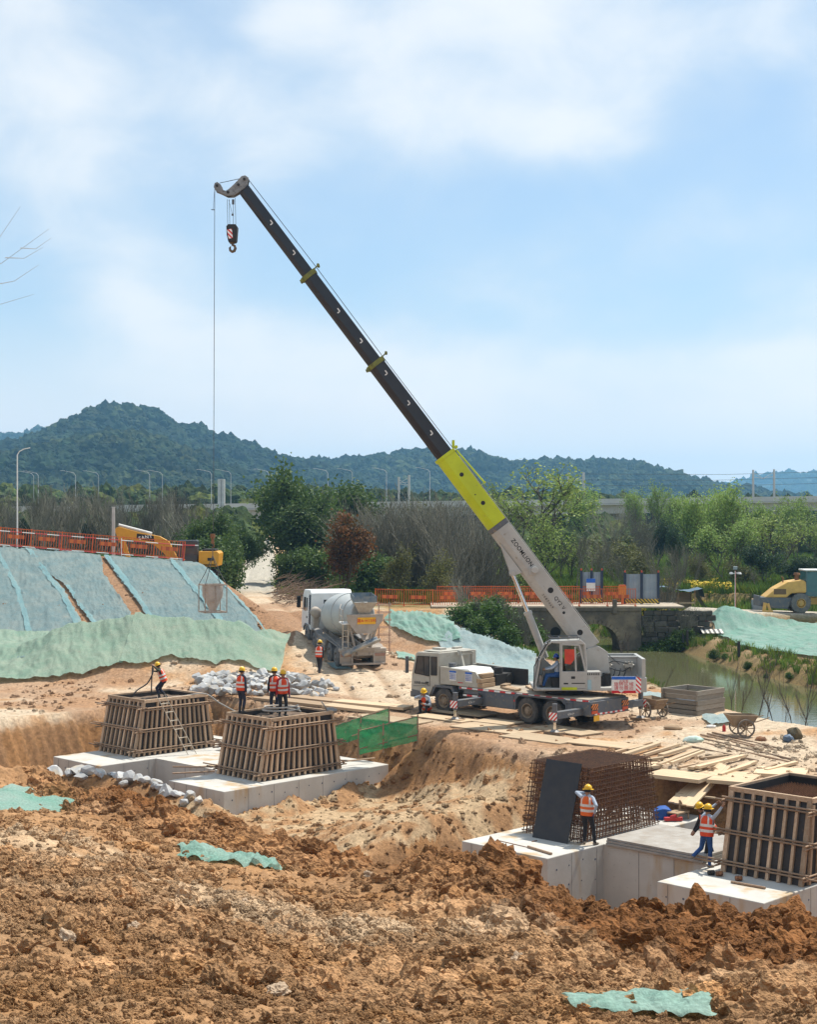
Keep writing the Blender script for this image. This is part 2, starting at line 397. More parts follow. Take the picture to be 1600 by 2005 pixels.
def micro_noise(X, Y, z, lo, over):
    isfg = ss(z - lo, 0.15, 0.6) * (over < 20)
    # clod field: coarse and fresh at the crest, finer close to the camera
    crest = np.exp(-((over + 2.2) / 3.6) ** 2) * isfg
    big_ = fbm(X * 0.45, Y * 0.45, 4, 31) - 0.5
    m = isfg * (0.48 * big_ + 0.05 * (fbm(X * 2.6, Y * 2.6, 5, 44, 0.6) - 0.5) * 2)
    m = m + isfg * (0.045 * cell(X * 4.2, Y * 4.2, 50) + 0.028 * cell(X * 9, Y * 9, 51) + 0.013 * cell(X * 21, Y * 21, 53)) * (0.35 + 0.9 * ss(fbm(X * 0.8, Y * 0.8, 2, 58), 0.35, 0.6))
    m = m + crest * (0.26 * cell(X * 1.1 + 0.5 * fbm(X * 3, Y * 3, 2, 66), Y * 1.1 + 0.5 * fbm(X * 3, Y * 3, 2, 67), 60) + 0.15 * cell(X * 2.3 + 0.3 * fbm(X * 5, Y * 5, 2, 69), Y * 2.3, 61) + 0.07 * cell(X * 5.0, Y * 5.0, 62) + 0.14 * (fbm(X * 3.2, Y * 3.2, 4, 63, 0.6) - 0.5)) * (0.3 + 1.2 * ss(fbm(X * 0.35, Y * 0.35, 2, 68), 0.35, 0.62))
    m = m - crest * 0.28
    near = (1 - isfg) * (Y < 150)
    rough_ = 0.25 + 0.75 * ss(fbm(X * 0.2, Y * 0.2, 3, 71), 0.45, 0.62)
    m = m + near * rough_ * (0.09 * (fbm(X * 1.7, Y * 1.7, 5, 72, 0.6) - 0.5) + 0.03 * cell(X * 3.5, Y * 3.5, 74))
    # pit walls: bucket-tooth grooves and slumped soil
    p, q = pq_np(X, Y)
    wall = ss(-z, 0.15, 0.5) * (1 - ss(-z, 1.75, 2.2)) * near * (Y < 80)
    m = m + wall * (0.6 * np.abs(((p * 1.9 + 0.3 * fbm(p, q, 2, 5)) % 1.0) - 0.5) * (q > 10) + (0.34 * (fbm(X * 0.9, Y * 0.9, 5, 81) - 0.5) + 0.20 * (fbm(X * 2.6, Y * 2.6, 5, 82, 0.6) - 0.5) + 0.10 * cell(X * 2.2, Y * 2.2, 83)) * (q < 10))
    return m
# ------------------------------------------------------------------ the ground sheet
tcols = np.concatenate([[-3, -1.6, -0.95, -0.65, -0.48, -0.40, -0.345], np.linspace(-0.31, 0.31, 580), [0.345, 0.40, 0.48, 0.65, 0.95, 1.6, 3]])
drows = np.concatenate([np.geomspace(1.6, 4.6, 14)[:-1], np.geomspace(4.6, 44, 540)[:-1], np.geomspace(44, 125, 300)[:-1], np.geomspace(125, 450, 60)[:-1], np.geomspace(450, 5100, 24)])
TT, DD = np.meshgrid(tcols, drows); GX, GY = np.clip(TT * DD, -2500 - 2 * np.abs(TT), 2500 + 2 * np.abs(TT)), DD
GLO = lower(GX, GY); FGZ, OVER = fgz(GX, GY); wv = OVER < 26
GZ = np.where(wv, smax(GLO, np.where(wv, FGZ, -50), 0.25), GLO); GZ0 = GZ.copy()
GZ = GZ + micro_noise(GX, GY, GZ, GLO, OVER)
def look(X, Y, micro=True):
    """height from the finished sheet"""
    X = np.asarray(X, float); Y = np.asarray(Y, float); T = GZ if micro else GZ0
    fi = np.interp(Y, drows, np.arange(len(drows))); fj = np.interp(X / np.maximum(Y, 0.1), tcols, np.arange(len(tcols)))
    i = np.clip(np.floor(fi).astype(int), 0, len(drows) - 2); j = np.clip(np.floor(fj).astype(int), 0, len(tcols) - 2); u, v = fi - i, fj - j
    return (T[i, j] * (1 - v) + T[i, j + 1] * v) * (1 - u) + (T[i + 1, j] * (1 - v) + T[i + 1, j + 1] * v) * u
def ray(px, py, d0=3.0, d1=400.0, micro=False):
    """where a photograph pixel's ray first meets the land"""
    px = np.atleast_1d(np.asarray(px, float)); py = np.atleast_1d(np.asarray(py, float))
    Ds = drows[(drows >= d0) & (drows <= d1)]; t = (px - 800) / FPX; s = (py - HY) / FPX
    Dg = Ds[None, :] * np.ones((len(px), 1)); hz = look(t[:, None] * Dg, Dg, micro)
    hit = (CAMZ - s[:, None] * Dg) < hz
    k = np.where(hit.any(1), hit.argmax(1), len(Ds) - 1)
    lo_, hi_ = Ds[np.maximum(k - 1, 0)], Ds[k]
    for _ in range(12):
        mid = (lo_ + hi_) / 2; u = (CAMZ - s * mid) < look(t * mid, mid, micro)
        hi_ = np.where(u, mid, hi_); lo_ = np.where(u, lo_, mid)
    return t * hi_, hi_, CAMZ - s * hi_
def gz(x, y, micro=True): return float(look(np.array([x]), np.array([y]), micro)[0])
def rayp(px, py, **k):
    x, y, z = ray([px], [py], **k); return Vector((x[0], y[0], z[0]))
# base colour of the soil itself
def lerp(a, b, w): return a + (np.asarray(b) - a) * w[..., None]
colr = np.zeros(GX.shape + (3,)); n1 = fbm(GX * 0.22, GY * 0.22, 4, 101); n2 = fbm(GX * 1.3, GY * 1.3, 4, 102); n3 = fbm(GX * 4.5, GY * 4.5, 3, 103)
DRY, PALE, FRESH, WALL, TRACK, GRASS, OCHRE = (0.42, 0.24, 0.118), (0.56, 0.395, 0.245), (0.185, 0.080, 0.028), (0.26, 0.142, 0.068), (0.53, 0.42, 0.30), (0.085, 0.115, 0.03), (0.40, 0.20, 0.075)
isfg = ss(GZ0 - GLO, 0.1, 0.5) * (OVER < 20)
colr[:] = DRY
colr = lerp(colr, PALE, ss(n1 * 0.6 + n2 * 0.4, 0.5, 0.66)); colr = lerp(colr, OCHRE, ss(n2, 0.52, 0.7) * 0.6)
work = (1 - isfg) * (GY < 130); colr = lerp(colr, TRACK, work * ss(n1 * 0.7 + n2 * 0.3, 0.36, 0.56) * ss(GZ0, -0.6, -0.05))
rd, _ = segdist(GX, GY, ROADC); colr = lerp(colr, TRACK, (1 - ss(rd, 1.8, 3.6)) * (GY > 62) * (0.55 + 0.45 * n2)); colr = lerp(colr, (0.40, 0.365, 0.30), (1 - ss(rd, 1.6, 2.3)) * ss(GY, 108, 125))
tyre = np.exp(-((np.abs(np.abs(rd - 0.0) - 1.0)) / 0.22) ** 2) * (GY > 62) * (GY < 112); colr = lerp(colr, (0.33, 0.22, 0.135), tyre * 0.7)
pch = (1 - isfg) * (GY < 110) * ss(fbm(GX * 0.16, GY * 0.16, 4, 141), 0.50, 0.62) * (GZ0 > -0.4); colr = lerp(colr, (0.34, 0.20, 0.115), pch * 0.75)
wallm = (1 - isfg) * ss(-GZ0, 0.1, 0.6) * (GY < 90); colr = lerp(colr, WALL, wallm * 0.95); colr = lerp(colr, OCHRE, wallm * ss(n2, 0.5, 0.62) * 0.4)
pg, qg = pq_np(GX, GY); flat = (1 - isfg) * (boxsd(pg, qg, -9, 7.3, -9.0, -0.4) < 0.2); colr = lerp(colr, DRY, flat * 0.6); colr = lerp(colr, (0.47, 0.35, 0.215), flat * ss(n2, 0.42, 0.6) * 0.8)
frw = np.exp(-((OVER + 1.5) / 5.2) ** 2) * isfg * ss(TT, -0.30, -0.19) ; frw = np.maximum(frw, isfg * (OVER > -1) * 0.9)
frw = np.maximum(frw, isfg * ss(TT, 0.0, 0.10) * ss(OVER, -10.5, -6.5))
colr = lerp(colr, FRESH, np.clip(frw * (0.55 + 0.9 * n1), 0, 1))
bks = (GX < -6.5) * (GY > 79) * (GY < 100) * ss(GZ0, 0.8, 1.6); colr = lerp(colr, (0.27, 0.145, 0.075), bks * 0.85)
grs = ss(GY, 102, 112) * ss(rd, 2.6, 5.0); colr = lerp(colr, GRASS, grs * (0.55 + 0.45 * ss(n2, 0.35, 0.6)))
cdn = np.minimum(polysd(GX, GY, CREEK), polysd(GX, GY, CREEK_UP)); colr = lerp(colr, (0.15, 0.13, 0.05), (1 - ss(cdn, 0.5, 3.0)) * (GY > 75) * 0.75 * (GX > 6))
rrd, _ = segdist(GX, GY, RROAD); colr = lerp(colr, (0.47, 0.42, 0.34), (1 - ss(rrd, 1.6, 2.4)) * (GX > 14))
rbd = (rrd > 2.2) & (GX > 18) & (GY > 74) & (GY < 125); colr = lerp(colr, (0.20, 0.135, 0.06), rbd * 0.6)
colr *= (0.80 + 0.4 * n3)[..., None]
nr, nc = GX.shape
idx = np.arange(nr * nc).reshape(nr, nc)
GF = np.stack([idx[:-1, :-1], idx[:-1, 1:], idx[1:, 1:], idx[1:, :-1]], -1).reshape(-1, 4)
def soil_mat():
    m = bpy.data.materials.new('soil'); m.use_nodes = True; t = m.node_tree; N, L = t.nodes, t.links; p = N['Principled BSDF']
    p.inputs['Roughness'].default_value = 0.95; p.inputs['Specular IOR Level'].default_value = 0.15
    at = N.new('ShaderNodeAttribute'); at.attribute_name = 'soil'; tcn = N.new('ShaderNodeTexCoord')
    def noi(s, d): 
        n = N.new('ShaderNodeTexNoise'); n.inputs['Scale'].default_value = s; n.inputs['Detail'].default_value = d; n.inputs['Roughness'].default_value = 0.65; L.new(tcn.outputs['Object'], n.inputs['Vector']); return n.outputs[0]
    mr = N.new('ShaderNodeMapRange'); L.new(noi(7.0, 8), mr.inputs[0]); mr.inputs[1].default_value = 0.3; mr.inputs[2].default_value = 0.7; mr.inputs[3].default_value = 0.62; mr.inputs[4].default_value = 1.32
    mx_ = N.new('ShaderNodeMix'); mx_.data_type = 'RGBA'; mx_.blend_type = 'MULTIPLY'; mx_.inputs[0].default_value = 1; L.new(at.outputs['Color'], mx_.inputs[6]); L.new(mr.outputs[0], mx_.inputs[7])
    L.new(mx_.outputs[2], p.inputs['Base Color'])
    b1 = N.new('ShaderNodeBump'); b1.inputs['Distance'].default_value = 0.05; b1.inputs['Strength'].default_value = 1.0; L.new(noi(22, 6), b1.inputs['Height'])
    b2 = N.new('ShaderNodeBump'); b2.inputs['Distance'].default_value = 0.10; b2.inputs['Strength'].default_value = 0.6; L.new(noi(4.5, 8), b2.inputs['Height']); L.new(b2.outputs[0], b1.inputs['Normal'])
    L.new(b1.outputs[0], p.inputs['Normal']); return m
SOIL = soil_mat()
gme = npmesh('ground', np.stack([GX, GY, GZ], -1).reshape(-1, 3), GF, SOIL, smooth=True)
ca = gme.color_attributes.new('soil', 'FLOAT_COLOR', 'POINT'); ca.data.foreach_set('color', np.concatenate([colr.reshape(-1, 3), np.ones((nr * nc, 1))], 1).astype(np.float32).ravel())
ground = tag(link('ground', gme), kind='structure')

# water of the creek
def water_mat():
    m = bpy.data.materials.new('creek_water'); m.use_nodes = True; t = m.node_tree; N, L = t.nodes, t.links; p = N['Principled BSDF']
    p.inputs['Base Color'].default_value = (0.095, 0.095, 0.045, 1); p.inputs['Roughness'].default_value = 0.04; p.inputs['Specular IOR Level'].default_value = 0.5; p.inputs['IOR'].default_value = 1.33
    tcn = N.new('ShaderNodeTexCoord'); mp = N.new('ShaderNodeMapping'); mp.inputs['Scale'].default_value = (0.5, 1.6, 1); L.new(tcn.outputs['Object'], mp.inputs[0])
    n = N.new('ShaderNodeTexNoise'); n.inputs['Scale'].default_value = 2.2; n.inputs['Detail'].default_value = 4; L.new(mp.outputs[0], n.inputs['Vector'])
    b = N.new('ShaderNodeBump'); b.inputs['Distance'].default_value = 0.02; b.inputs['Strength'].default_value = 0.2; L.new(n.outputs[0], b.inputs['Height']); L.new(b.outputs[0], p.inputs['Normal']); return m
_wp = [(4, 101), (4, 112), (-3, 122), (-12, 140), (2, 152), (14, 132), (20, 113), (24, 100), (25, 92), (27, 84), (31, 76), (45, 66), (75, 56), (80, 24), (34, 38), (20, 54), (14.6, 62), (12.6, 70), (11.6, 80), (8.6, 89), (6, 96)]
tag(MB().add([(x, y, WATER_Z) for x, y in _wp], [tuple(range(len(_wp)))[::-1]]).build('creek_water', water_mat()), kind='structure')
# ------------------------------------------------------------------ shared paints
BLACK = mat('black_rubber', (0.018, 0.018, 0.019), (0.035, 0.032, 0.03), 9, 0.8, bump=0.004)
TYRE = mat('dusty_tyre', (0.045, 0.043, 0.042), (0.115, 0.10, 0.085), 5, 0.9, bump=0.006, bscale=30)
TYREB = mat('blue_grey_tyre', (0.10, 0.115, 0.13), (0.16, 0.16, 0.155), 5, 0.9, bump=0.006, bscale=30)
GLASS = mat('dark_glass', (0.03, 0.035, 0.04), (0.04, 0.045, 0.05), 2, 0.05, spec=0.6)
def glass_clear():
    m = bpy.data.materials.new('cab_glass'); m.use_nodes = True; t = m.node_tree; N, L = t.nodes, t.links
    g = N.new('ShaderNodeBsdfGlossy'); g.inputs['Roughness'].default_value = 0.02; tr = N.new('ShaderNodeBsdfTransparent'); tr.inputs[0].default_value = (0.75, 0.82, 0.8, 1)
    ms = N.new('ShaderNodeMixShader'); fr = N.new('ShaderNodeFresnel'); fr.inputs[0].default_value = 1.45; L.new(fr.outputs[0], ms.inputs[0]); L.new(tr.outputs[0], ms.inputs[1]); L.new(g.outputs[0], ms.inputs[2]); L.new(ms.outputs[0], N['Material Output'].inputs[0]); return m
CLEAR = glass_clear()
CREAM = mat('crane_grey_paint', (0.44, 0.42, 0.36), (0.37, 0.345, 0.29), 2.2, 0.5, bump=0.002, dirt=((0.26, 0.19, 0.12), 0.60))
GREYP = mat('boom_grey_paint', (0.43, 0.425, 0.40), (0.36, 0.35, 0.325), 1.6, 0.42, dirt=((0.22, 0.17, 0.12), 0.63), bump=0.002)
LIME = mat('lime_paint', (0.50, 0.58, 0.015), (0.42, 0.49, 0.012), 1.2, 0.4, dirt=((0.25, 0.24, 0.05), 0.66))
DKBLUE = mat('dark_boom_paint', (0.010, 0.013, 0.020), (0.018, 0.020, 0.026), 1.3, 0.3, dirt=((0.07, 0.055, 0.045), 0.68))
CHASSIS = mat('slate_chassis_paint', (0.085, 0.10, 0.125), (0.125, 0.125, 0.125), 2.5, 0.6, dirt=((0.24, 0.185, 0.12), 0.57), bump=0.003)
DECKM = mat('dusty_deck', (0.40, 0.33, 0.24), (0.25, 0.21, 0.165), 1.8, 0.85, bump=0.006)
CHROME = mat('chrome', (0.75, 0.75, 0.75), (0.6, 0.6, 0.6), 4, 0.12, metal=1.0)
STEEL = mat('worn_steel', (0.28, 0.27, 0.26), (0.18, 0.17, 0.16), 6, 0.45, metal=0.7)
RUST = mat('rust', (0.27, 0.125, 0.06), (0.15, 0.07, 0.035), 7, 0.85, bump=0.003)
REDP = mat('red_paint', (0.50, 0.03, 0.025), (0.40, 0.03, 0.03), 4, 0.5)
WHITEP = mat('white_paint', (0.74, 0.74, 0.71), (0.63, 0.61, 0.57), 2, 0.5, dirt=((0.45, 0.38, 0.29), 0.64))
ORANGE = mat('orange_paint', (0.66, 0.13, 0.02), (0.55, 0.10, 0.02), 3, 0.55, dirt=((0.35, 0.13, 0.06), 0.64), rnd=0.08)
YELLOW = mat('plate_yellow', (0.78, 0.42, 0.02), (0.68, 0.36, 0.02), 3, 0.5)
BLUEP = mat('blue_print', (0.02, 0.13, 0.55), None, 3, 0.5)
INK = mat('black_ink', (0.015, 0.015, 0.017), None, 3, 0.6)
REDINK = mat('red_ink', (0.62, 0.02, 0.03), None, 3, 0.6)
WOOD = mat('old_timber', (0.40, 0.285, 0.18), (0.27, 0.18, 0.105), 3, 0.85, bump=0.004, stretch=(0.5, 6, 6), rnd=0.28, dirt=((0.16, 0.11, 0.075), 0.62))
WOODL = mat('pale_timber', (0.56, 0.43, 0.28), (0.44, 0.32, 0.20), 3, 0.85, bump=0.004, stretch=(0.5, 6, 6), rnd=0.25)
ROPE = mat('steel_rope', (0.10, 0.10, 0.105), None, 30, 0.6, metal=0.3)
HOSE = mat('black_hose', (0.03, 0.032, 0.036), None, 10, 0.5)
def stripe_mat(name, ca_, cb_, freq, axis=(1, 0, 1)):
    m = bpy.data.materials.new(name); m.use_nodes = True; t = m.node_tree; N, L = t.nodes, t.links; p = N['Principled BSDF']; p.inputs['Roughness'].default_value = 0.5
    tcn = N.new('ShaderNodeTexCoord'); d = N.new('ShaderNodeVectorMath'); d.operation = 'DOT_PRODUCT'; L.new(tcn.outputs['Object'], d.inputs[0]); d.inputs[1].default_value = tuple(a * freq for a in axis)
    f = N.new('ShaderNodeMath'); f.operation = 'FRACT'; L.new(d.outputs['Value'], f.inputs[0]); g = N.new('ShaderNodeMath'); g.operation = 'GREATER_THAN'; g.inputs[1].default_value = 0.5; L.new(f.outputs[0], g.inputs[0])
    mx_ = N.new('ShaderNodeMix'); mx_.data_type = 'RGBA'; L.new(g.outputs[0], mx_.inputs[0]); mx_.inputs[6].default_value = (*ca_, 1); mx_.inputs[7].default_value = (*cb_, 1); L.new(mx_.outputs[2], p.inputs['Base Color']); return m
RW = stripe_mat('red_white_tape', (0.55, 0.03, 0.03), (0.74, 0.73, 0.70), 1.6, (1, 0, 0))
RWD = stripe_mat('red_white_chevron', (0.60, 0.03, 0.03), (0.80, 0.79, 0.76), 5.5, (1, 1, 1))
OB = stripe_mat('orange_black_chevron', (0.70, 0.20, 0.02), (0.04, 0.035, 0.03), 6.5, (0, 1, 1))
def text(s, size, origin, right, up, m, parent, name='lettering', M=None, sx=1.0, bold=0.0, align='CENTER'):
    cu = bpy.data.curves.new(name, 'FONT'); cu.body = s; cu.size = size; cu.extrude = 0.002; cu.align_x = align; cu.align_y = 'CENTER'; cu.offset = bold; cu.space_character = 1.06 + bold * 22
    tmp = bpy.data.objects.new('tmp', cu); COL.objects.link(tmp); bpy.context.view_layer.update(); me_ = bpy.data.meshes.new_from_object(tmp.evaluated_get(bpy.context.evaluated_depsgraph_get())); bpy.data.objects.remove(tmp)
    me_.materials.clear(); me_.materials.append(m); me_.name = name; o = bpy.data.objects.new(name, me_); COL.objects.link(o)
    r, u = Vector(right).normalized(), Vector(up).normalized(); n = r.cross(u)
    T = Matrix.Translation(Vector(origin)) @ Matrix((r, u, n)).transposed().to_4x4() @ Matrix.Diagonal((sx, 1, 1, 1))
    if M is not None: T = M @ T
    if M is not None and parent.name in FRAME: T = FRAME[parent.name].inverted() @ T
    o.parent = parent; o.matrix_local = T; return o
def wheel(parent, c, r, w, side, tm, rm, M=None, rimr=0.56, lugs=0, name='wheel'):
    """tyre with a rim as sub-part; the axle runs along local y, side = +1 for the left"""
    c = Vector(c); d = Vector((0, side, 0)); b = MB()
    b.lathe([(r * rimr, -w), (r * 0.88, -w), (r * 0.97, -w * 0.93), (r, -w * 0.75), (r, -w * 0.25), (r * 0.97, -w * 0.07), (r * 0.88, 0), (r * rimr, 0.0), (r * rimr * 0.97, -w * 0.3)], c, d, 30)
    n = lugs or 34
    for i in range(n):
        a = 2 * math.pi * i / n
        for s_ in (0, 1):
            aa = a + s_ * math.pi / n
            Mx = Matrix.Rotation(-aa * 1.0, 3, 'Y')
            pos = c + Vector((math.sin(-aa) * r, side * (-w * (0.26 + 0.48 * s_)), math.cos(aa) * r))
            b.box(pos, (r * 0.10, w * 0.46, r * 0.06), 0, Mx)
    o = b.build(name, tm, parent, M, smooth=30)
    k = MB(); k.lathe([(r * rimr * 1.02, 0.012), (r * rimr * 0.93, 0.015), (r * rimr * 0.86, -w * 0.22), (r * 0.36, -w * 0.36), (r * 0.33, -w * 0.10), (r * 0.20, -w * 0.04), (r * 0.19, 0.02), (0.0, 0.03)], c, d, 24)
    for i in range(8):
        a = 2 * math.pi * i / 8; q = c + Vector((math.cos(a) * r * 0.28, side * -w * 0.08, math.sin(a) * r * 0.28)); k.cyl(q, q + d * 0.035, 0.02, n=6)
    k.build('rim', rm, o, M, smooth=30)
    return o

# ------------------------------------------------------------------ the truck crane
CR = thing('truck_crane', 'grey truck crane with long black and lime boom raised over the site', 'crane', PQ(15.2, -3.85, 0.0), TH)
MC = FRAME[CR.name]
SLEW = (6.45, 62.35)
MS = Matrix.Translation((SLEW[0], SLEW[1], 0)) @ Matrix.Rotation(math.pi, 4, 'Z')
RIMC = mat('muddy_rim', (0.33, 0.25, 0.17), (0.22, 0.165, 0.115), 5, 0.8, bump=0.004)
# chassis frame and deck
b = MB(); b.bb(-1.75, 7.0, -0.45, 0.45, 0.62, 1.0, 0); b.bb(-1.9, 5.2, -1.22, 1.22, 1.10, 1.24, 0)
for x0, x1, z0 in ((1.95, 3.75, 0.52), (-1.9, -0.68, 0.62)):
    for s in (1, -1): b.bb(x0, x1, s * 0.62 if s > 0 else -1.24, 1.24 if s > 0 else -0.62, z0, 1.12)
for s in (1, -1):
    b.bb(3.75, 4.9, 0.75 * s if s > 0 else -1.2, 1.2 if s > 0 else -0.75, 0.95, 1.12)
    b.prism([(-0.72, 1.12), (-0.66, 0.95), (-0.45, 1.13), (1.75, 1.13), (1.98, 0.9), (1.98, 1.2), (-0.72, 1.2)], s * 1.235 - 0.02, s * 1.235 + 0.02)
b.bb(-1.98, -1.72, -1.28, 1.28, 0.60, 1.18)
b.build('chassis', CHASSIS, CR, bevel=0.012)
d = MB(); d.bb(-1.85, 5.15, -1.2, 1.2, 1.24, 1.26); d.build('deck_plate', DECKM, CR)
d = MB()
for x0, x1 in ((-1.9, 1.9), (2.0, 5.1)): d.bb(x0, x1, 1.222, 1.248, 1.165, 1.225)
for x0, x1 in ((1.98, 2.75), (3.9, 4.9)): d.bb(x0, x1, 1.242, 1.252, 0.86, 0.93)
d.build('reflective_strip', RW, CR)
d = MB(); d.bb(-1.996, -1.98, -1.0, 1.0, 0.64, 0.70); d.build('reflective_strip', stripe_mat('red_white_tape_rear', (0.55, 0.03, 0.03), (0.74, 0.73, 0.70), 3.0, (0, 1, 0)), CR)
# steps and boxes under the deck
d = MB(); d.bb(2.05, 3.65, 1.24, 1.262, 0.56, 1.08); 
for x in (2.5, 3.1): d.bb(x - 0.012, x + 0.012, 1.26, 1.268, 0.56, 1.08)
d.build('tool_box', CHASSIS, CR, bevel=0.01)
for x in (3.86, -0.9):
    d = MB(); 
    for xx in (x - 0.16, x + 0.16): d.bb(xx - 0.03, xx + 0.03, 1.05, 1.27, 0.55, 1.10)
    d.bb(x - 0.19, x + 0.19, 1.05, 1.275, 0.52, 0.58); d.bb(x - 0.19, x + 0.19, 1.05, 1.275, 1.04, 1.10); d.build('outrigger_box', CHASSIS, CR, bevel=0.008)
for i, (x, c_) in enumerate(((6.05, RIMC), (1.32, STEEL), (0.0, RIMC))):
    for s in (1, -1):
        o = wheel(CR, (x, 1.24 * s, 0.54), 0.54, 0.30 if i == 0 else 0.56, s, TYRE, RIMC)
    d = MB(); d.cyl((x, -1.0, 0.54), (x, 1.0, 0.54), 0.10); d.build('axle', CHASSIS, CR)
# outriggers
for x in (3.86, -1.45):
    for s in (1, -1):
        zt = 0.0
        tip = 2.86; wp = MC @ Vector((x, s * tip, 0)); g_ = gz(wp.x, wp.y, False)
        d = MB(); d.bb(x - 0.13, x + 0.13, min(s * 0.9, s * tip), max(s * 0.9, s * tip), 0.62, 0.90)
        o = d.build('outrigger_beam', CHASSIS, CR, bevel=0.012)
        d = MB(); d.cyl((x, s * tip, 0.50), (x, s * tip, 1.22), 0.105, n=16); d.build('jack_housing', CHASSIS, o, smooth=True)
        d = MB(); d.cyl((x, s * tip, g_ + 0.2), (x, s * tip, 0.62), 0.065, n=14); d.build('jack_rod', CHROME, o, smooth=True)
        d = MB(); d.cyl((x, s * tip, g_ + 0.12), (x, s * tip, g_ + 0.2), 0.2, 0.12, n=16); d.build('jack_foot', STEEL, o)
        d = MB(); d.bb(x - 0.19, x + 0.19, s * (tip + 0.11) - 0.01, s * (tip + 0.11) + 0.01, 0.58, 0.88); d.build('chevron_plate', RWD, o)
        if s > 0: text('6.2m |>', 0.12, (x - 0.136, s * 2.0, 0.75), (0, -1, 0), (0, 0, 1), WHITEP, o)
        d = MB(); d.bb(x - 0.42, x + 0.42, s * tip - 0.18, s * tip + 0.18, g_ - 0.02, g_ + 0.06); d.bb(x - 0.40, x + 0.44, s * tip - 0.16, s * tip + 0.17, g_ + 0.062, g_ + 0.12)
        tag(d.build('support_timber', WOOD, None, MC), 'timber packing under the %s %s outrigger foot of the crane' % ('front' if x > 0 else 'rear', 'near' if s > 0 else 'far'), 'timber', 'timber packing under the outriggers')
# rear lights
for s in (1, -1):
    d = MB(); d.bb(-2.03, -1.985, s * 1.02 - 0.2, s * 1.02 + 0.2, 0.86, 1.08); o = d.build('chevron_board', OB, CR)
    d = MB(); d.bb(-2.02, -1.985, s * 1.02 - 0.18, s * 1.02 + 0.18, 0.70, 0.82); d.build('tail_light', mat('tail_lens', (0.55, 0.05, 0.02), (0.6, 0.12, 0.02), 8, 0.25), CR)
d = MB(); d.bb(-2.015, -1.985, 0.72, 1.06, 0.40, 0.62); d.build('number_plate', YELLOW, CR)
# carrier cab
cabp = [(7.98, 0.62), (8.06, 0.95), (8.02, 1.55), (7.78, 2.48), (7.66, 2.56), (6.36, 2.60), (6.36, 1.15), (6.72, 1.10), (6.86, 0.82), (7.0, 0.62)]
b = MB(); 
WIN1 = [(7.83, 1.62), (7.66, 2.38), (6.95, 2.40), (6.95, 1.55)]; WIN2 = [(6.82, 1.60), (6.82, 2.40), (6.48, 2.41), (6.48, 1.62)]
b.prism(cabp, -1.22, 1.22); b.build('carrier_cab', CREAM, CR, bevel=0.03)
for wv_, m_ in ((WIN1, GLASS), (WIN2, GLASS)):
    for s in (1, -1):
        d = MB(); d.prism(wv_, s * 1.222 - 0.004, s * 1.222 + 0.004); d.build('window', m_, CR)
        d = MB()
        for k in range(4):
            a_, c_ = wv_[k], wv_[(k + 1) % 4]; d.beam((a_[0], s * 1.228, a_[1]), (c_[0], s * 1.228, c_[1]), 0.03, 0.03)
        d.build('window_frame', BLACK, CR)
d = MB(); d.beam((7.25, 1.23, 1.58), (7.30, 1.23, 2.38), 0.015, 0.03); d.build('quarter_light_bar', BLACK, CR)
d = MB(); d.box((7.99, 0, 2.02), (0.02, 2.1, 0.85), 0, Matrix.Rotation(-0.25, 3, 'Y')); d.build('windscreen', GLASS, CR)
d = MB(); d.bb(7.9, 8.12, -1.2, 1.2, 0.55, 0.80); d.prism([(7.0, 0.62), (7.95, 0.62), (8.03, 0.9), (7.0, 0.8)], 1.225, 1.24); d.build('bumper', CHASSIS, CR, bevel=0.02)
d = MB(); d.beam((6.9, 1.236, 1.12), (6.9, 1.236, 2.46), 0.008, 0.012); d.beam((6.9, 1.236, 1.12), (7.92, 1.236, 1.05), 0.008, 0.012); d.build('door_seam', BLACK, CR)
d = MB(); d.bb(6.98, 7.14, 1.225, 1.25, 1.24, 1.29); d.build('door_handle', BLACK, CR)
text('总质量:28400kg', 0.13, (7.42, 1.232, 1.20), (-1, 0, 0), (0, 0, 1), INK, CR)
d = MB(); d.prism([(5.42, 0.95), (5.55, 1.2), (6.6, 1.2), (6.8, 0.75), (6.75, 0.75), (6.55, 1.1), (5.65, 1.1), (5.5, 0.9)], 0.85, 1.24); d.build('mudguard', CHASSIS, CR)
d = MB(); d.beam((8.02, 1.2, 2.3), (8.12, 1.42, 2.3), 0.03); d.beam((8.02, 1.2, 1.7), (8.12, 1.42, 1.7), 0.03); d.bb(8.06, 8.14, 1.36, 1.52, 1.62, 2.36); d.build('mirror', CHASSIS, CR, bevel=0.02)
d = MB(); d.bb(6.5, 7.5, -1.0, 1.0, 2.6, 2.64); d.bb(6.9, 7.1, -0.9, -0.4, 2.64, 2.72); d.box((7.2, 0.3, 2.68), (0.5, 0.4, 0.1)); d.build('roof_hatch', CREAM, CR, bevel=0.01)
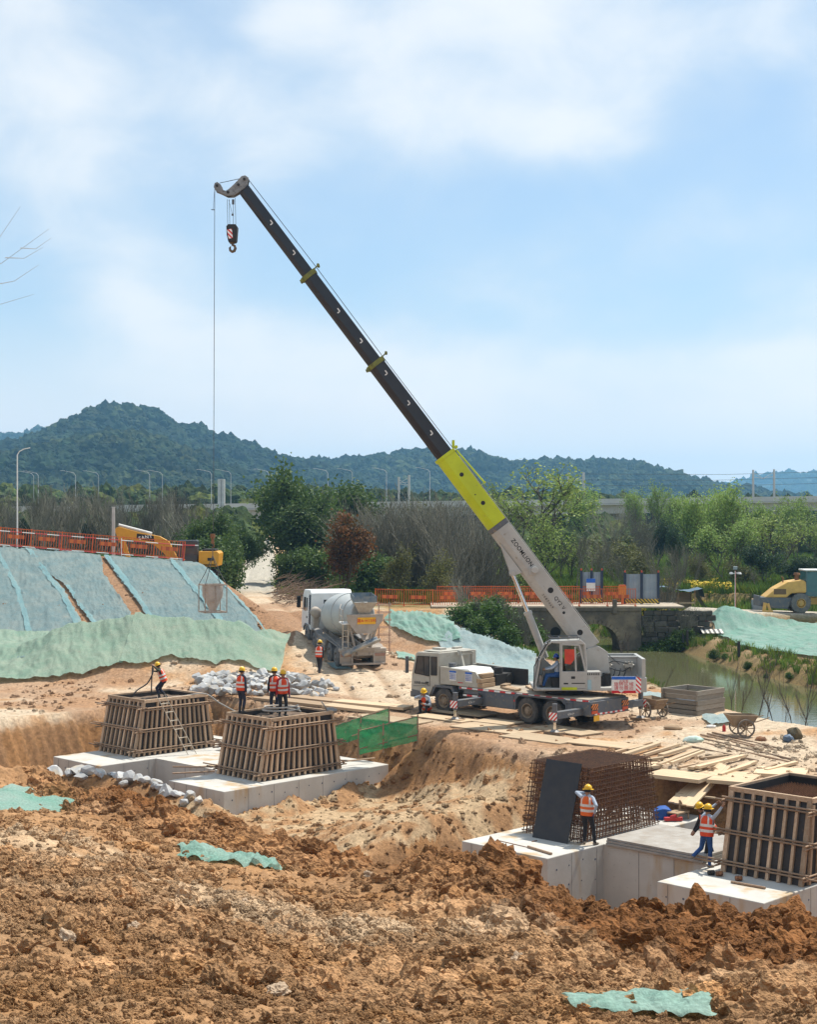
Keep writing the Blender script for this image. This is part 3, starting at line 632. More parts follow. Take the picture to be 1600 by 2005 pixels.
# engine cover behind the cab, boom rest, air cleaner, exhaust
b = MB(); b.prism([(6.3, 1.26), (6.3, 2.02), (4.25, 1.92), (3.95, 1.62), (3.95, 1.26)], 1.12, 1.2); b.prism([(6.3, 1.26), (6.3, 2.02), (4.25, 1.92), (3.95, 1.62), (3.95, 1.26)], -1.2, -1.12)
b.bb(6.22, 6.3, -1.12, 1.12, 1.26, 2.0); b.build('side_panel', CREAM, CR, bevel=0.012)
b = MB(); b.prism([(5.9, 1.26), (5.9, 1.98), (4.8, 1.98), (4.5, 1.7), (4.5, 1.26)], -0.45, 1.0); b.build('engine_cover', WHITEP, CR, bevel=0.03)
b = MB(); b.bb(4.0, 4.5, -0.95, 0.1, 1.26, 1.75); b.cyl((4.25, -0.3, 1.75), (4.25, -0.3, 2.02), 0.2, n=18); b.cyl((3.95, -0.75, 1.5), (4.3, -0.75, 1.5), 0.22, n=18); b.bb(3.2, 6.1, -1.1, -1.0, 1.26, 1.95); b.build('radiator_unit', BLACK, CR, bevel=0.015)
b = MB(); b.cyl((6.0, 0.72, 1.3), (6.0, 0.72, 2.15), 0.17, n=18); b.build('air_cleaner', CHASSIS, CR, smooth=True)
b = MB(); b.beam((5.75, 0.1, 1.3), (6.15, 0.1, 2.62), 0.10, 0.16); b.beam((6.15, -0.7, 1.3), (6.15, -0.7, 2.55), 0.10, 0.16); b.beam((6.15, -0.75, 2.5), (6.15, 0.2, 2.5), 0.12, 0.12); b.box((6.15, -0.3, 2.62), (0.3, 0.8, 0.06)); b.build('boom_rest', CREAM, CR, bevel=0.015)
for k, (x, c_) in enumerate(((5.55, WHITEP), (4.62, WHITEP))):
    d = MB(); d.bb(x - 0.2, x + 0.2, 1.2, 1.206, 1.45, 1.88); o = d.build('notice_sheet', c_, CR); d = MB(); d.bb(x - 0.2, x + 0.2, 1.206, 1.209, 1.80, 1.88); d.build('blue_band', BLUEP, o)
    for j in range(4): text('规程操作安全', 0.06, (x, 1.208, 1.74 - j * 0.07), (-1, 0, 0), (0, 0, 1), BLUEP, o)
d = MB(); d.bb(4.95, 5.25, 1.2, 1.206, 1.38, 1.42); d.build('red_mark', REDP, CR)
# timber blocks lying on the deck
for k, (x, y, z, a, L_) in enumerate(((4.0, 0.75, 1.36, 0.1, 0.95), (4.02, 0.78, 1.56, 0.05, 0.95), (4.08, 0.7, 1.76, 0.12, 0.85), (3.35, 0.25, 1.33, 0.4, 0.7), (2.75, 0.55, 1.31, 1.2, 1.2), (2.55, 0.85, 1.31, 1.25, 1.1), (2.2, -0.1, 1.30, 0.9, 1.3), (1.9, -0.45, 1.30, 1.1, 1.2))):
    d = MB(); d.box((0, 0, 0), (L_, 0.26, 0.17 if k < 4 else 0.09)); o = d.build('sleeper_block', WOOD, None, bevel=0.012)
    M_ = MC @ Matrix.Translation((x, y, z)) @ Matrix.Rotation(math.pi / 2 + a, 4, 'Z'); o.matrix_world = M_
    tag(o, ['bottom timber block of the stack behind the crane cab', 'middle timber block of the stack behind the crane cab', 'top timber block of the stack behind the crane cab', 'short timber block beside the stack on the crane deck', 'flat timber lying on the crane deck, farther from the edge', 'flat timber lying at the near edge of the crane deck', 'flat timber in the middle of the crane deck', 'flat timber beside the operator cab on the crane deck'][k], 'timber', 'timber blocks on the crane deck')

# ---- superstructure, in the slewing frame: x forward (picture left), y towards the camera
def sup(b, name, m, parent=CR, **k): return b.build(name, m, parent, MS, **k)
def BP(px, py, y=0.0): return Vector((SLEW[0] - (px - 800) * (SLEW[1] - y) / FPX, y, CAMZ - (py - HY) * (SLEW[1] - y) / FPX))
sup(MB().cyl((0, 0, 1.26), (0, 0, 1.5), 0.78, n=36), 'slew_ring', BLACK)
b = MB(); b.bb(-3.1, 1.35, -1.2, 1.2, 1.5, 1.62); b.prism([(-1.9, 1.6), (-1.75, 3.0), (-1.35, 3.25), (-0.95, 3.15), (0.3, 2.2), (0.9, 2.75), (1.15, 2.7), (1.25, 1.6)], 0.30, 0.38); b.prism([(-1.9, 1.6), (-1.75, 3.0), (-1.35, 3.25), (-0.95, 3.15), (0.3, 2.2), (0.9, 2.75), (1.15, 2.7), (1.25, 1.6)], -0.38, -0.30)
sup(b, 'turntable_frame', GREYP, bevel=0.012)
b = MB(); b.bb(-3.17, -3.02, -1.25, 1.25, 1.62, 2.80); b.bb(-3.1, -1.35, -1.25, -1.15, 1.62, 2.80); b.bb(-1.45, -1.35, -1.2, -0.4, 1.62, 2.75); b.bb(-3.1, -1.3, -0.12, -0.04, 1.62, 2.72); b.bb(-3.17, -1.35, -0.16, 0.0, 2.72, 2.79)
sup(b, 'counterweight_frame', GREYP, bevel=0.015)
b = MB(); b.bb(-3.22, -2.95, -1.25, 1.28, 1.45, 2.05); b.bb(-3.0, -2.0, 0.2, 1.2, 1.5, 1.62); sup(b, 'counterweight', GREYP, bevel=0.03)
b = MB(); b.lathe([(0.0, -0.5), (0.34, -0.5), (0.34, -0.46), (0.22, -0.44), (0.22, 0.44), (0.34, 0.46), (0.34, 0.5), (0, 0.5)], (-2.3, -0.65, 2.2), (0, 1, 0), 24); sup(b, 'winch_drum', STEEL, smooth=40)
for k, x in enumerate((-1.75, -2.65)):
    b = MB(); b.box((x, 0.08, 2.42), (0.34, 0.2, 0.16)); b.cyl((x - 0.22, 0.1, 2.42), (x + 0.22, 0.1, 2.42), 0.055, n=10)
    for j in (-0.13, 0.0, 0.13): b.cyl((x + j, 0.12, 2.48), (x + j, 0.12, 2.58), 0.04, n=8); b.cyl((x + j, 0.12, 2.2), (x + j, 0.12, 2.36), 0.03, n=8)
    sup(b, 'valve_block', mat('pale_metal', (0.5, 0.48, 0.42), (0.36, 0.33, 0.28), 6, 0.45, metal=0.3), bevel=0.01)
b = MB()
for k in range(5):
    x = -1.65 - 0.22 * k; b.tube([(x, 0.16, 2.3), (x + 0.06, 0.28, 2.1), (x + 0.16, 0.26, 1.9), (x + 0.1, 0.2, 1.68)], 0.022, 6)
b.tube([(-1.75, 0.16, 2.5), (-2.0, 0.2, 2.62), (-2.3, 0.2, 2.58), (-2.6, 0.18, 2.5)], 0.022, 6); b.tube([(-2.7, 0.18, 2.36), (-2.4, 0.26, 2.2), (-2.1, 0.28, 2.25), (-1.8, 0.22, 2.36)], 0.022, 6)
sup(b, 'hydraulic_hoses', HOSE)
b = MB(); b.cyl((-1.7, 0.45, 1.62), (-1.7, 0.45, 2.15), 0.17, n=18); b.box((-1.65, 0.3, 1.8), (0.4, 0.5, 0.4)); sup(b, 'hydraulic_motor', BLACK, bevel=0.015)
b = MB(); b.bb(-1.36, -0.74, 0.5, 1.22, 1.5, 2.28); o = sup(b, 'equipment_box', GREYP, bevel=0.02)
b = MB()
for k in range(7): b.bb(-1.30 + k * 0.075, -1.26 + k * 0.075, 1.221, 1.226, 2.14, 2.22)
sup(b, 'vent_slots', BLACK, o)
d = MB(); d.bb(-0.98, -0.78, 1.221, 1.225, 1.55, 1.95); sup(d, 'notice_sheet', mat('pale_blue_sheet', (0.36, 0.52, 0.58), None, 3, 0.5), o)
# warning sign on the tail
SGN = thing('warning_sign', 'white warning sign with blue band and red characters on the crane tail', 'sign', MS @ Vector((-2.26, 1.34, 1.55)), 0.0)
Mg = MS
d = MB(); d.bb(-2.76, -1.78, 1.30, 1.34, 1.42, 2.10); d.build('sign_board', WHITEP, SGN, Mg)
d = MB(); d.bb(-2.76, -1.78, 1.341, 1.345, 1.97, 2.10); d.build('blue_band', BLUEP, SGN, Mg)
d = MB(); d.bb(-2.76, -1.78, 1.341, 1.345, 1.42, 1.53); d.build('red_band', REDINK, SGN, Mg)
d = MB(); d.prism([(-2.05, 1.53), (-2.28, 1.53), (-2.165, 1.44)], 1.346, 1.349); d.build('white_triangle', WHITEP, SGN, Mg)
d = MB(); d.prism([(-2.765, 1.42), (-2.765, 2.10), (-2.98, 2.02), (-2.98, 1.42)], 1.28, 1.30); d.build('chevron_flap', RWD, SGN, Mg)
text('众安专', 0.10, (-2.27, 1.346, 1.90), (-1, 0, 0), (0, 0, 1), REDINK, SGN, M=Mg, sx=1.2)
text('旋转区域', 0.17, (-2.27, 1.346, 1.78), (-1, 0, 0), (0, 0, 1), REDINK, SGN, M=Mg, sx=1.15)
text('请勿靠近', 0.17, (-2.27, 1.346, 1.62), (-1, 0, 0), (0, 0, 1), REDINK, SGN, M=Mg, sx=1.15)
# operator cab
CABP = [(1.27, 1.58), (1.30, 1.75), (1.12, 2.75), (0.82, 3.38), (0.62, 3.5), (-0.55, 3.52), (-0.70, 3.38), (-0.76, 2.6), (-0.78, 1.58)]
b = MB()
def frame_loop(poly, y, w): 
    for k in range(len(poly)): b.beam((poly[k][0], y, poly[k][1]), (poly[(k + 1) % len(poly)][0], y, poly[(k + 1) % len(poly)][1]), 0.06, w)
for y in (0.44, 1.27): frame_loop(CABP, y, 0.07)
for k in (0, 2, 3, 4, 5, 6): b.beam((CABP[k][0], 0.42, CABP[k][1]), (CABP[k][0], 1.29, CABP[k][1]), 0.06, 0.06)
b.beam((0.29, 1.27, 1.6), (0.29, 1.27, 3.5), 0.07, 0.07)
b.prism([(0.62, 3.47), (0.66, 3.53), (-0.55, 3.57), (-0.72, 3.42), (-0.66, 3.38), (0.6, 3.44)], 0.40, 1.31)       # roof skin
b.bb(-0.78, 1.27, 0.42, 1.29, 1.52, 1.60); b.prism([(-0.70, 1.6), (-0.78, 1.6), (-0.76, 2.6), (-0.70, 3.38), (-0.64, 3.38)], 0.44, 1.27)
OC = sup(b, 'operator_cab', GREYP, bevel=0.02)
DOORP = [(0.29, 1.60), (-0.70, 1.60), (-0.70, 2.45), (-0.50, 3.36), (0.29, 3.42)]
b = MB(); b.prism([(0.27, 1.62), (-0.74, 1.62), (-0.76, 2.30), (0.27, 2.30)], 1.285, 1.325)
for p_, q_ in (((0.24, 2.3), (0.24, 3.40)), ((0.24, 3.40), (-0.48, 3.36)), ((-0.48, 3.36), (-0.73, 2.3)), ((-0.30, 3.3), (-0.34, 2.3))): b.beam((p_[0], 1.305, p_[1]), (q_[0], 1.305, q_[1]), 0.04, 0.07)
DR = sup(b, 'sliding_door', GREYP, OC, bevel=0.012)
d = MB(); d.prism([(0.21, 2.36), (0.21, 3.34), (-0.40, 3.32), (-0.66, 2.36)], 1.300, 1.308); sup(d, 'door_window', CLEAR, OC)
d = MB(); d.prism([(0.12, 2.62), (0.12, 3.20), (-0.30, 3.19), (-0.36, 2.9), (-0.12, 2.58)], 1.309, 1.313); sup(d, 'red_curtain', mat('red_cloth', (0.62, 0.07, 0.035), (0.5, 0.05, 0.03), 5, 0.8, bump=0.01), OC)
d = MB(); d.bb(-0.3, -0.14, 1.325, 1.335, 2.0, 2.1); d.bb(-0.02, 0.16, 1.325, 1.332, 1.78, 1.84); d.bb(-0.7, -0.16, 1.325, 1.332, 1.8, 1.84); sup(d, 'door_handle', BLACK, OC)
d = MB(); d.bb(-0.38, 0.24, 1.29, 1.33, 1.55, 1.66); sup(d, 'lime_panel', LIME, OC)
d = MB(); d.prism([(1.22, 1.8), (1.08, 2.74), (0.80, 3.34), (0.78, 3.34), (1.06, 2.72), (1.2, 1.8)], 0.47, 1.24); sup(d, 'windscreen', CLEAR, OC)
d = MB(); d.bb(0.15, 0.62, 0.62, 1.1, 1.6, 2.02); d.box((0.12, 0.86, 2.42), (0.12, 0.45, 0.8), 0, Matrix.Rotation(0.15, 3, 'Y')); sup(d, 'seat', BLACK, OC, bevel=0.03)
d = MB(); 
for y in (0.62, 0.72, 0.95): d.tube([(1.02, y, 1.62), (1.0, y, 2.0), (0.86, y, 2.36)], 0.018, 6)
d.box((1.08, 0.75, 1.9), (0.12, 0.4, 0.4)); sup(d, 'control_levers', STEEL, OC)
d = MB(); d.tube([(1.36, 1.3, 1.6), (1.36, 1.34, 2.5), (1.05, 1.34, 3.1), (0.8, 1.3, 3.45)], 0.022, 6); sup(d, 'grab_rail', BLACK, OC)
d = MB()
for y in (0.45, 1.26): d.tube([(0.7, y, 3.55), (0.7, y, 3.66), (-0.5, y, 3.68), (-0.5, y, 3.56)], 0.018, 6)
for x in (0.7, 0.3, -0.1, -0.5): d.tube([(x, 0.45, 3.66), (x, 1.26, 3.66)], 0.015, 6)
sup(d, 'roof_rail', CHASSIS, OC)
# boom: four telescoping sections of folded plate
BA, BT = BP(1152, 1262), BP(478, 371)
bd = (BT - BA).normalized(); bn = Vector((bd.z, 0, -bd.x)) * -1            # bn: up side of the boom
if bn.z < 0: bn = -bn
LB = (BT - BA).length
def bsec(w, h): return [(-w / 2, h * 0.47), (w / 2, h * 0.47), (w / 2 * 1.0, -h * 0.16), (w * 0.36, -h * 0.40), (w * 0.12, -h * 0.53), (-w * 0.12, -h * 0.53), (-w * 0.36, -h * 0.40), (-w / 2, -h * 0.16)]
def bextr(b, s0, s1, w, h, mi=0, off=0.0):
    pl = bsec(w, h); n = len(pl); vs = [BA + bd * s_ + bn * (v + off) + Vector((0, u, 0)) for s_ in (s0, s1) for u, v in pl]
    return b.add(vs, [tuple(range(n)), tuple(range(2 * n - 1, n - 1, -1))] + [(i, n + i, n + (i + 1) % n, (i + 1) % n) for i in range(n)], mi)
def bpos(px, py): return (BP(px, py) - BA).dot(bd)
s1, s2, s3 = bpos(871, 891), bpos(733, 712), bpos(604, 538)
sl_, st_ = bpos(978, 1035), bpos(970, 1025)
b = MB(); bextr(b, -0.15, sl_, 0.66, 0.88, 0); bextr(b, sl_, sl_ + 0.22, 0.66, 0.88, 2); bextr(b, sl_ + 0.22, s1, 0.66, 0.88, 1); BM = sup(b, 'boom_base_section', [GREYP, LIME, CHASSIS], bevel=0.02)
b = MB(); bextr(b, s1 - 0.12, s1 + 0.02, 0.74, 0.96, 0); sup(b, 'end_collar', LIME, BM, bevel=0.012)
OLIVE = mat('olive_collar', (0.19, 0.20, 0.03), (0.11, 0.115, 0.03), 6, 0.6)
for nm, a0, a1, w, h in (('boom_second_section', s1, s2, 0.54, 0.72), ('boom_third_section', s2, s3, 0.45, 0.61), ('boom_fourth_section', s3, LB, 0.37, 0.51)):
    b = MB(); bextr(b, a0 - 0.1, a1, w, h, 0, 0.0); o = sup(b, nm, DKBLUE, bevel=0.012)
    k = int((a1 - a0) / 1.55)
    for j in range(k):
        c = BA + bd * (a0 + 1.0 + j * 1.55) + bn * (h * 0.17) + Vector((0, w / 2 + 0.004, 0)); d = MB(); d.beam(c, c + bd * 0.16, 0.004, 0.045, up=bn); d.beam(c, c - bn * 0.12, 0.004, 0.045, up=bd); sup(d, 'position_mark', WHITEP, o)
    if nm != 'boom_fourth_section':
        b = MB(); bextr(b, a1 - 0.16, a1 + 0.04, w + 0.10, h + 0.10, 0); b.beam(BA + bd * a1 + bn * (h * 0.5) + Vector((0, 0.2, 0)), BA + bd * (a1 + 0.05) + bn * (h * 0.5 + 0.26) + Vector((0, 0.2, 0)), 0.05); b.cyl(BA + bd * (a1 + 0.05) + bn * (h * 0.5 + 0.24) + Vector((0, -0.25, 0)), BA + bd * (a1 + 0.05) + bn * (h * 0.5 + 0.24) + Vector((0, 0.25, 0)), 0.06, n=10)
        b.beam(BA + bd * (a1 - 0.06) - bn * (h * 0.52) + Vector((0, -0.2, 0)), BA + bd * (a1 - 0.06) - bn * (h * 0.52 + 0.14) + Vector((0, -0.2, 0)), 0.10); b.beam(BA + bd * (a1 - 0.06) - bn * (h * 0.52) + Vector((0, 0.2, 0)), BA + bd * (a1 - 0.06) - bn * (h * 0.52 + 0.14) + Vector((0, 0.2, 0)), 0.10)
        sup(b, 'rope_guide_collar', OLIVE, o, bevel=0.008)
# fittings on the base section
for s_, u, rr in ((bpos(945, 985), 0.05, 0.09), (bpos(903, 930), 0.05, 0.09), (bpos(1070, 1160), 0.1, 0.12), (bpos(1102, 1199), -0.02, 0.06), (bpos(1130, 1240), 0.02, 0.12), (bpos(935, 965), 0.0, 0.03)):
    d = MB(); c = BA + bd * s_ + bn * u + Vector((0, 0.331, 0)); d.cyl(c, c + Vector((0, 0.004, 0)), rr, n=16); sup(d, 'pin_hole', INK, BM)
d = MB(); c = BA + bd * bpos(1038, 1121) + bn * 0.08 + Vector((0, 0.33, 0)); d.cyl(c, c + Vector((0, 0.22, 0)), 0.14, n=18); d.box(c + bn * -0.1, (0.3, 0.1, 0.3)); sup(d, 'side_cap', GREYP, BM, bevel=0.01)
zc_ = BA + bd * bpos(1017, 1085) + bn * 0.10 + Vector((0, 0.336, 0))
text('ZOOMLION', 0.245, zc_, -bd, bn, INK, BM, M=MS, sx=0.95, bold=0.003)
zc_ = BA + bd * bpos(1090, 1183) + bn * 0.08 + Vector((0, 0.336, 0)); text('QY2 V', 0.21, zc_, -bd, bn, INK, BM, M=MS, bold=0.002)
zc_ = BA + bd * bpos(1066, 1180) - bn * 0.26 + Vector((0, 0.31, 0)); text('2 5 8 7 4 6 9', 0.13, zc_, -bd, bn, INK, BM, M=MS)
d = MB(); lug = BP(1003, 1120); q1, q2 = BA + bd * bpos(985, 1060) - bn * 0.40, BA + bd * bpos(1022, 1120) - bn * 0.40
for y in (-0.28, 0.22):
    vs = [q1, lug + Vector((0.12, 0, 0.05)), lug + Vector((0.1, 0, -0.16)), lug + Vector((-0.12, 0, -0.12)), q2]
    vs = [Vector((v.x, y, v.z)) for v in vs] + [Vector((v.x, y + 0.06, v.z)) for v in vs]
    d.add(vs, [(0, 1, 2, 3, 4), (9, 8, 7, 6, 5)] + [(i, 5 + i, 5 + (i + 1) % 5, (i + 1) % 5) for i in range(5)])
d.cyl(lug + Vector((0, -0.34, -0.04)), lug + Vector((0, 0.34, -0.04)), 0.11, n=16); sup(d, 'cylinder_bracket', GREYP, BM, bevel=0.01)
lb = BP(1068, 1288); lm_ = lug.lerp(lb, 0.46)
d = MB(); d.cyl(lm_, lug + Vector((0, 0, -0.04)), 0.085, n=18); o = sup(d, 'luffing_rod', CHROME, smooth=True)
d = MB(); d.cyl(lb, lm_, 0.15, n=20); d.cyl(lm_ + (lb - lm_).normalized() * 0.14, lm_, 0.175, n=20); sup(d, 'luffing_cylinder', GREYP, smooth=40)
# boom head with the auxiliary nose sheave
hp = [(500, 150), (540, 140), (575, 165), (562, 235), (545, 262), (480, 312), (415, 350), (350, 352), (290, 322), (232, 298), (212, 262), (222, 222), (250, 208), (288, 238), (308, 292), (345, 302), (392, 262), (455, 200)]
hp = [BP(380 + x / 5.333, 320 + y / 5.333) for x, y in hp]; hp = [(v.x, v.z) for v in hp]
d = MB()
for y in (-0.24, 0.16): d.prism(hp, y, y + 0.08)
HD = sup(d, 'boom_head', mat('head_grey', (0.24, 0.245, 0.245), (0.13, 0.13, 0.13), 5, 0.5, dirt=((0.05, 0.045, 0.04), 0.58)), bevel=0.01)
for (x, y, rr) in ((248, 250, 0.14), (532, 182, 0.17), (362, 318, 0.13), (470, 240, 0.13)):
    c = BP(380 + x / 5.333, 320 + y / 5.333); d = MB(); d.cyl(c + Vector((0, -0.14, 0)), c + Vector((0, 0.14, 0)), rr, n=20); d.cyl(c + Vector((0, 0.24, 0)), c + Vector((0, 0.30, 0)), 0.055, n=10); sup(d, 'sheave', BLACK, HD, smooth=40)
d = MB()
top = [BP(488, 354), BP(619, 523), BP(750, 699), BP(878, 866), BP(936, 938), BP(1050, 1100), BP(1168, 1262)]
d.tube(top + [Vector((-2.3, 0, 2.45))], 0.014, 5); d.tube([BP(472, 350), BP(430, 359)], 0.014, 5); sup(d, 'hoist_rope', ROPE)
d = MB(); g0 = BA + bd * (s1 - 0.1) + bn * 0.5; g1 = BA + bd * bpos(935, 955) + bn * 0.62
for y in (-0.22, 0.22): d.tube([g0 + Vector((0, y, 0)), g1 + Vector((0, y, 0)), g1 + Vector((0, y, 0)) - bn * 0.24], 0.025, 6)
d.cyl(g1 + Vector((0, -0.3, 0)), g1 + Vector((0, 0.3, 0)), 0.05, n=10); d.cyl(g0 + Vector((0, -0.3, 0.1)), g0 + Vector((0, 0.3, 0.1)), 0.07, n=10); d.box(g0 + bd * 0.25 + bn * 0.05, (0.1, 0.5, 0.3)); sup(d, 'rope_guide', LIME, BM)
d = MB(); 
for off_ in (0.0, 0.07): d.tube([BA + bd * (s1 - 0.4) + bn * (0.44) + Vector((0, 0.2 + off_, 0)), BA + bd * 0.5 + bn * 0.46 + Vector((0, 0.2 + off_, 0))], 0.018, 5)
sup(d, 'boom_hose', GREYP, BM)
# main hook block on its falls
d = MB()
hb = BP(455, 441)
for (x0, y0, x1) in ((445, 391, 446), (449, 391, 450), (457, 400, 457), (460.5, 388, 462)): d.tube([BP(x0, y0), BP(x1, 443)], 0.010, 5)
d.tube([BP(448, 392), BP(455, 420)], 0.008, 5); d.box(BP(455.5, 421), (0.08, 0.06, 0.08)); d.box(BP(456.5, 396), (0.09, 0.08, 0.2)); sup(d, 'hook_falls', ROPE)
HB = thing('hook_block', 'black hook block with striped cheek plates hanging below the boom head', 'hook block', MS @ BP(455, 497), 0.0)
bp = [BP(x, y) for x, y in ((444, 445), (448, 441), (462, 441), (466, 446), (464, 473), (461, 476), (448, 475), (445, 462))]
d = MB(); d.prism([(v.x, v.z) for v in bp], -0.22, 0.2); d.build('block_body', BLACK, HB, MS, bevel=0.015)
d = MB(); bq = [BP(x, y) for x, y in ((445.5, 452), (455, 450), (457, 468), (449, 470))]; d.prism([(v.x, v.z) for v in bq], 0.203, 0.21); d.build('cheek_stripe', RWD, HB, MS)
hk = [BP(455, 475), BP(455, 480), BP(459.5, 482), BP(461, 487), BP(458.5, 492), BP(454.5, 493.5), BP(451, 491), BP(450, 486), BP(452, 483)]
d = MB(); d.tube(hk, [0.05, 0.05, 0.055, 0.06, 0.065, 0.06, 0.055, 0.045, 0.02], 8); d.cyl(BP(455, 474), BP(455, 478), 0.1, n=12); d.build('hook', mat('brass_hook', (0.16, 0.10, 0.05), (0.09, 0.06, 0.04), 6, 0.5, metal=0.4), HB, MS, smooth=True)
# auxiliary line and the concrete bucket
d = MB(); d.tube([BP(420.5, 370), BP(418, 1040)], 0.013, 5); d.tube([BP(420, 375), BP(417.5, 411)], 0.008, 4); d.tube([BP(413.5, 411), BP(420.5, 411.5)], 0.02, 6); sup(d, 'auxiliary_rope', ROPE)
KB = thing('concrete_bucket', 'grey conical concrete bucket in a square frame hanging from the crane', 'bucket', MS @ BP(416, 1199), R(24))
MK = Matrix.Translation(MS @ BP(416.5, 1199)) @ Matrix.Rotation(R(24), 4, 'Z')
BKM = mat('cement_crust', (0.46, 0.44, 0.41), (0.36, 0.33, 0.29), 4, 0.9, bump=0.008, dirt=((0.42, 0.30, 0.19), 0.58))
s_ = 0.46
d = MB(); 
for x in (-s_, s_):
    for y in (-s_, s_): d.beam((x, y, 0.02), (x, y, 1.16), 0.038)
for z in (0.03, 1.15):
    for k in (-1, 1): d.beam((-s_, k * s_, z), (s_, k * s_, z), 0.05); d.beam((k * s_, -s_, z), (k * s_, s_, z), 0.05)
for k in (-1, 1): d.beam((0, k * s_, 0.03), (0, k * s_, 1.15), 0.035)
d.build('frame', mat('frame_rusty_grey', (0.40, 0.36, 0.31), (0.28, 0.21, 0.16), 6, 0.8), KB, MK, bevel=0.005)
d = MB(); d.lathe([(0.40, 1.12), (0.43, 1.12), (0.43, 0.70), (0.13, 0.08), (0.10, 0.08), (0.38, 0.70), (0.40, 1.12)], (0, 0, 0), (0, 0, 1), 28); d.cyl((0, 0, 0.0), (0, 0, 0.1), 0.15, n=16); d.build('hopper', BKM, KB, MK, smooth=40)
tp = Vector((0.0, 0, 2.35)); d = MB()
for x in (-s_, s_):
    for y in (-s_, s_): d.tube([(x, y, 1.15), (x * 0.55, y * 0.55, 1.62), tp], 0.014, 5)
d.tube([tp, tp + Vector((0, 0, 0.55))], 0.016, 5); d.build('sling', ROPE, KB, MK)
d = MB(); d.cyl(tp + Vector((0, 0, 0.5)), tp + Vector((0, 0, 0.72)), 0.07, 0.05, n=12); d.cyl(tp + Vector((0, 0, 0.72)), tp + Vector((0, 0, 0.9)), 0.1, n=14); d.tube([tp + Vector((0, 0, 0.5)), tp + Vector((0.06, 0, 0.44)), tp + Vector((0.05, 0, 0.36)), tp + Vector((-0.03, 0, 0.34))], 0.022, 6); d.build('swivel_hook', RUST, KB, MK, smooth=40)
# ------------------------------------------------------------------ footings
def concrete(name, c1, c2, dirt, dthr=0.6, holes=True):
    m = bpy.data.materials.new(name); m.use_nodes = True; t = m.node_tree; N, L = t.nodes, t.links; p = N['Principled BSDF']; p.inputs['Roughness'].default_value = 0.8; p.inputs['Specular IOR Level'].default_value = 0.25
    tcn = N.new('ShaderNodeTexCoord')
    def noi(s, d, st=None):
        v = tcn.outputs['Object']
        if st: mp = N.new('ShaderNodeMapping'); mp.inputs['Scale'].default_value = st; L.new(v, mp.inputs[0]); v = mp.outputs[0]
        n = N.new('ShaderNodeTexNoise'); n.inputs['Scale'].default_value = s; n.inputs['Detail'].default_value = d; L.new(v, n.inputs['Vector']); return n.outputs[0]
    def mr(x, a, b):
        n = N.new('ShaderNodeMapRange'); n.inputs[1].default_value = a; n.inputs[2].default_value = b; L.new(x, n.inputs[0]); return n.outputs[0]
    def mix(f, a, b):
        n = N.new('ShaderNodeMix'); n.data_type = 'RGBA'; L.new(f, n.inputs[0])
        for i, x in ((6, a), (7, b)):
            if hasattr(x, '__len__'): n.inputs[i].default_value = (*x, 1)
            else: L.new(x, n.inputs[i])
        return n.outputs[2]
    c = mix(mr(noi(1.2, 8), 0.35, 0.65), c1, c2)
    c = mix(mr(noi(0.8, 8, (1.5, 1.5, 0.35)), dthr, dthr + 0.13), c, dirt)
    c = mix(mr(noi(14, 2), 0.70, 0.76), c, tuple(x * 0.55 for x in c1))
    L.new(c, p.inputs['Base Color']); b = N.new('ShaderNodeBump'); b.inputs['Distance'].default_value = 0.006; b.inputs['Strength'].default_value = 0.5; L.new(noi(9, 8), b.inputs['Height']); L.new(b.outputs[0], p.inputs['Normal']); return m
CONC = concrete('cast_concrete', (0.52, 0.505, 0.465), (0.44, 0.425, 0.39), (0.42, 0.31, 0.19), 0.54)
FT = -1.3
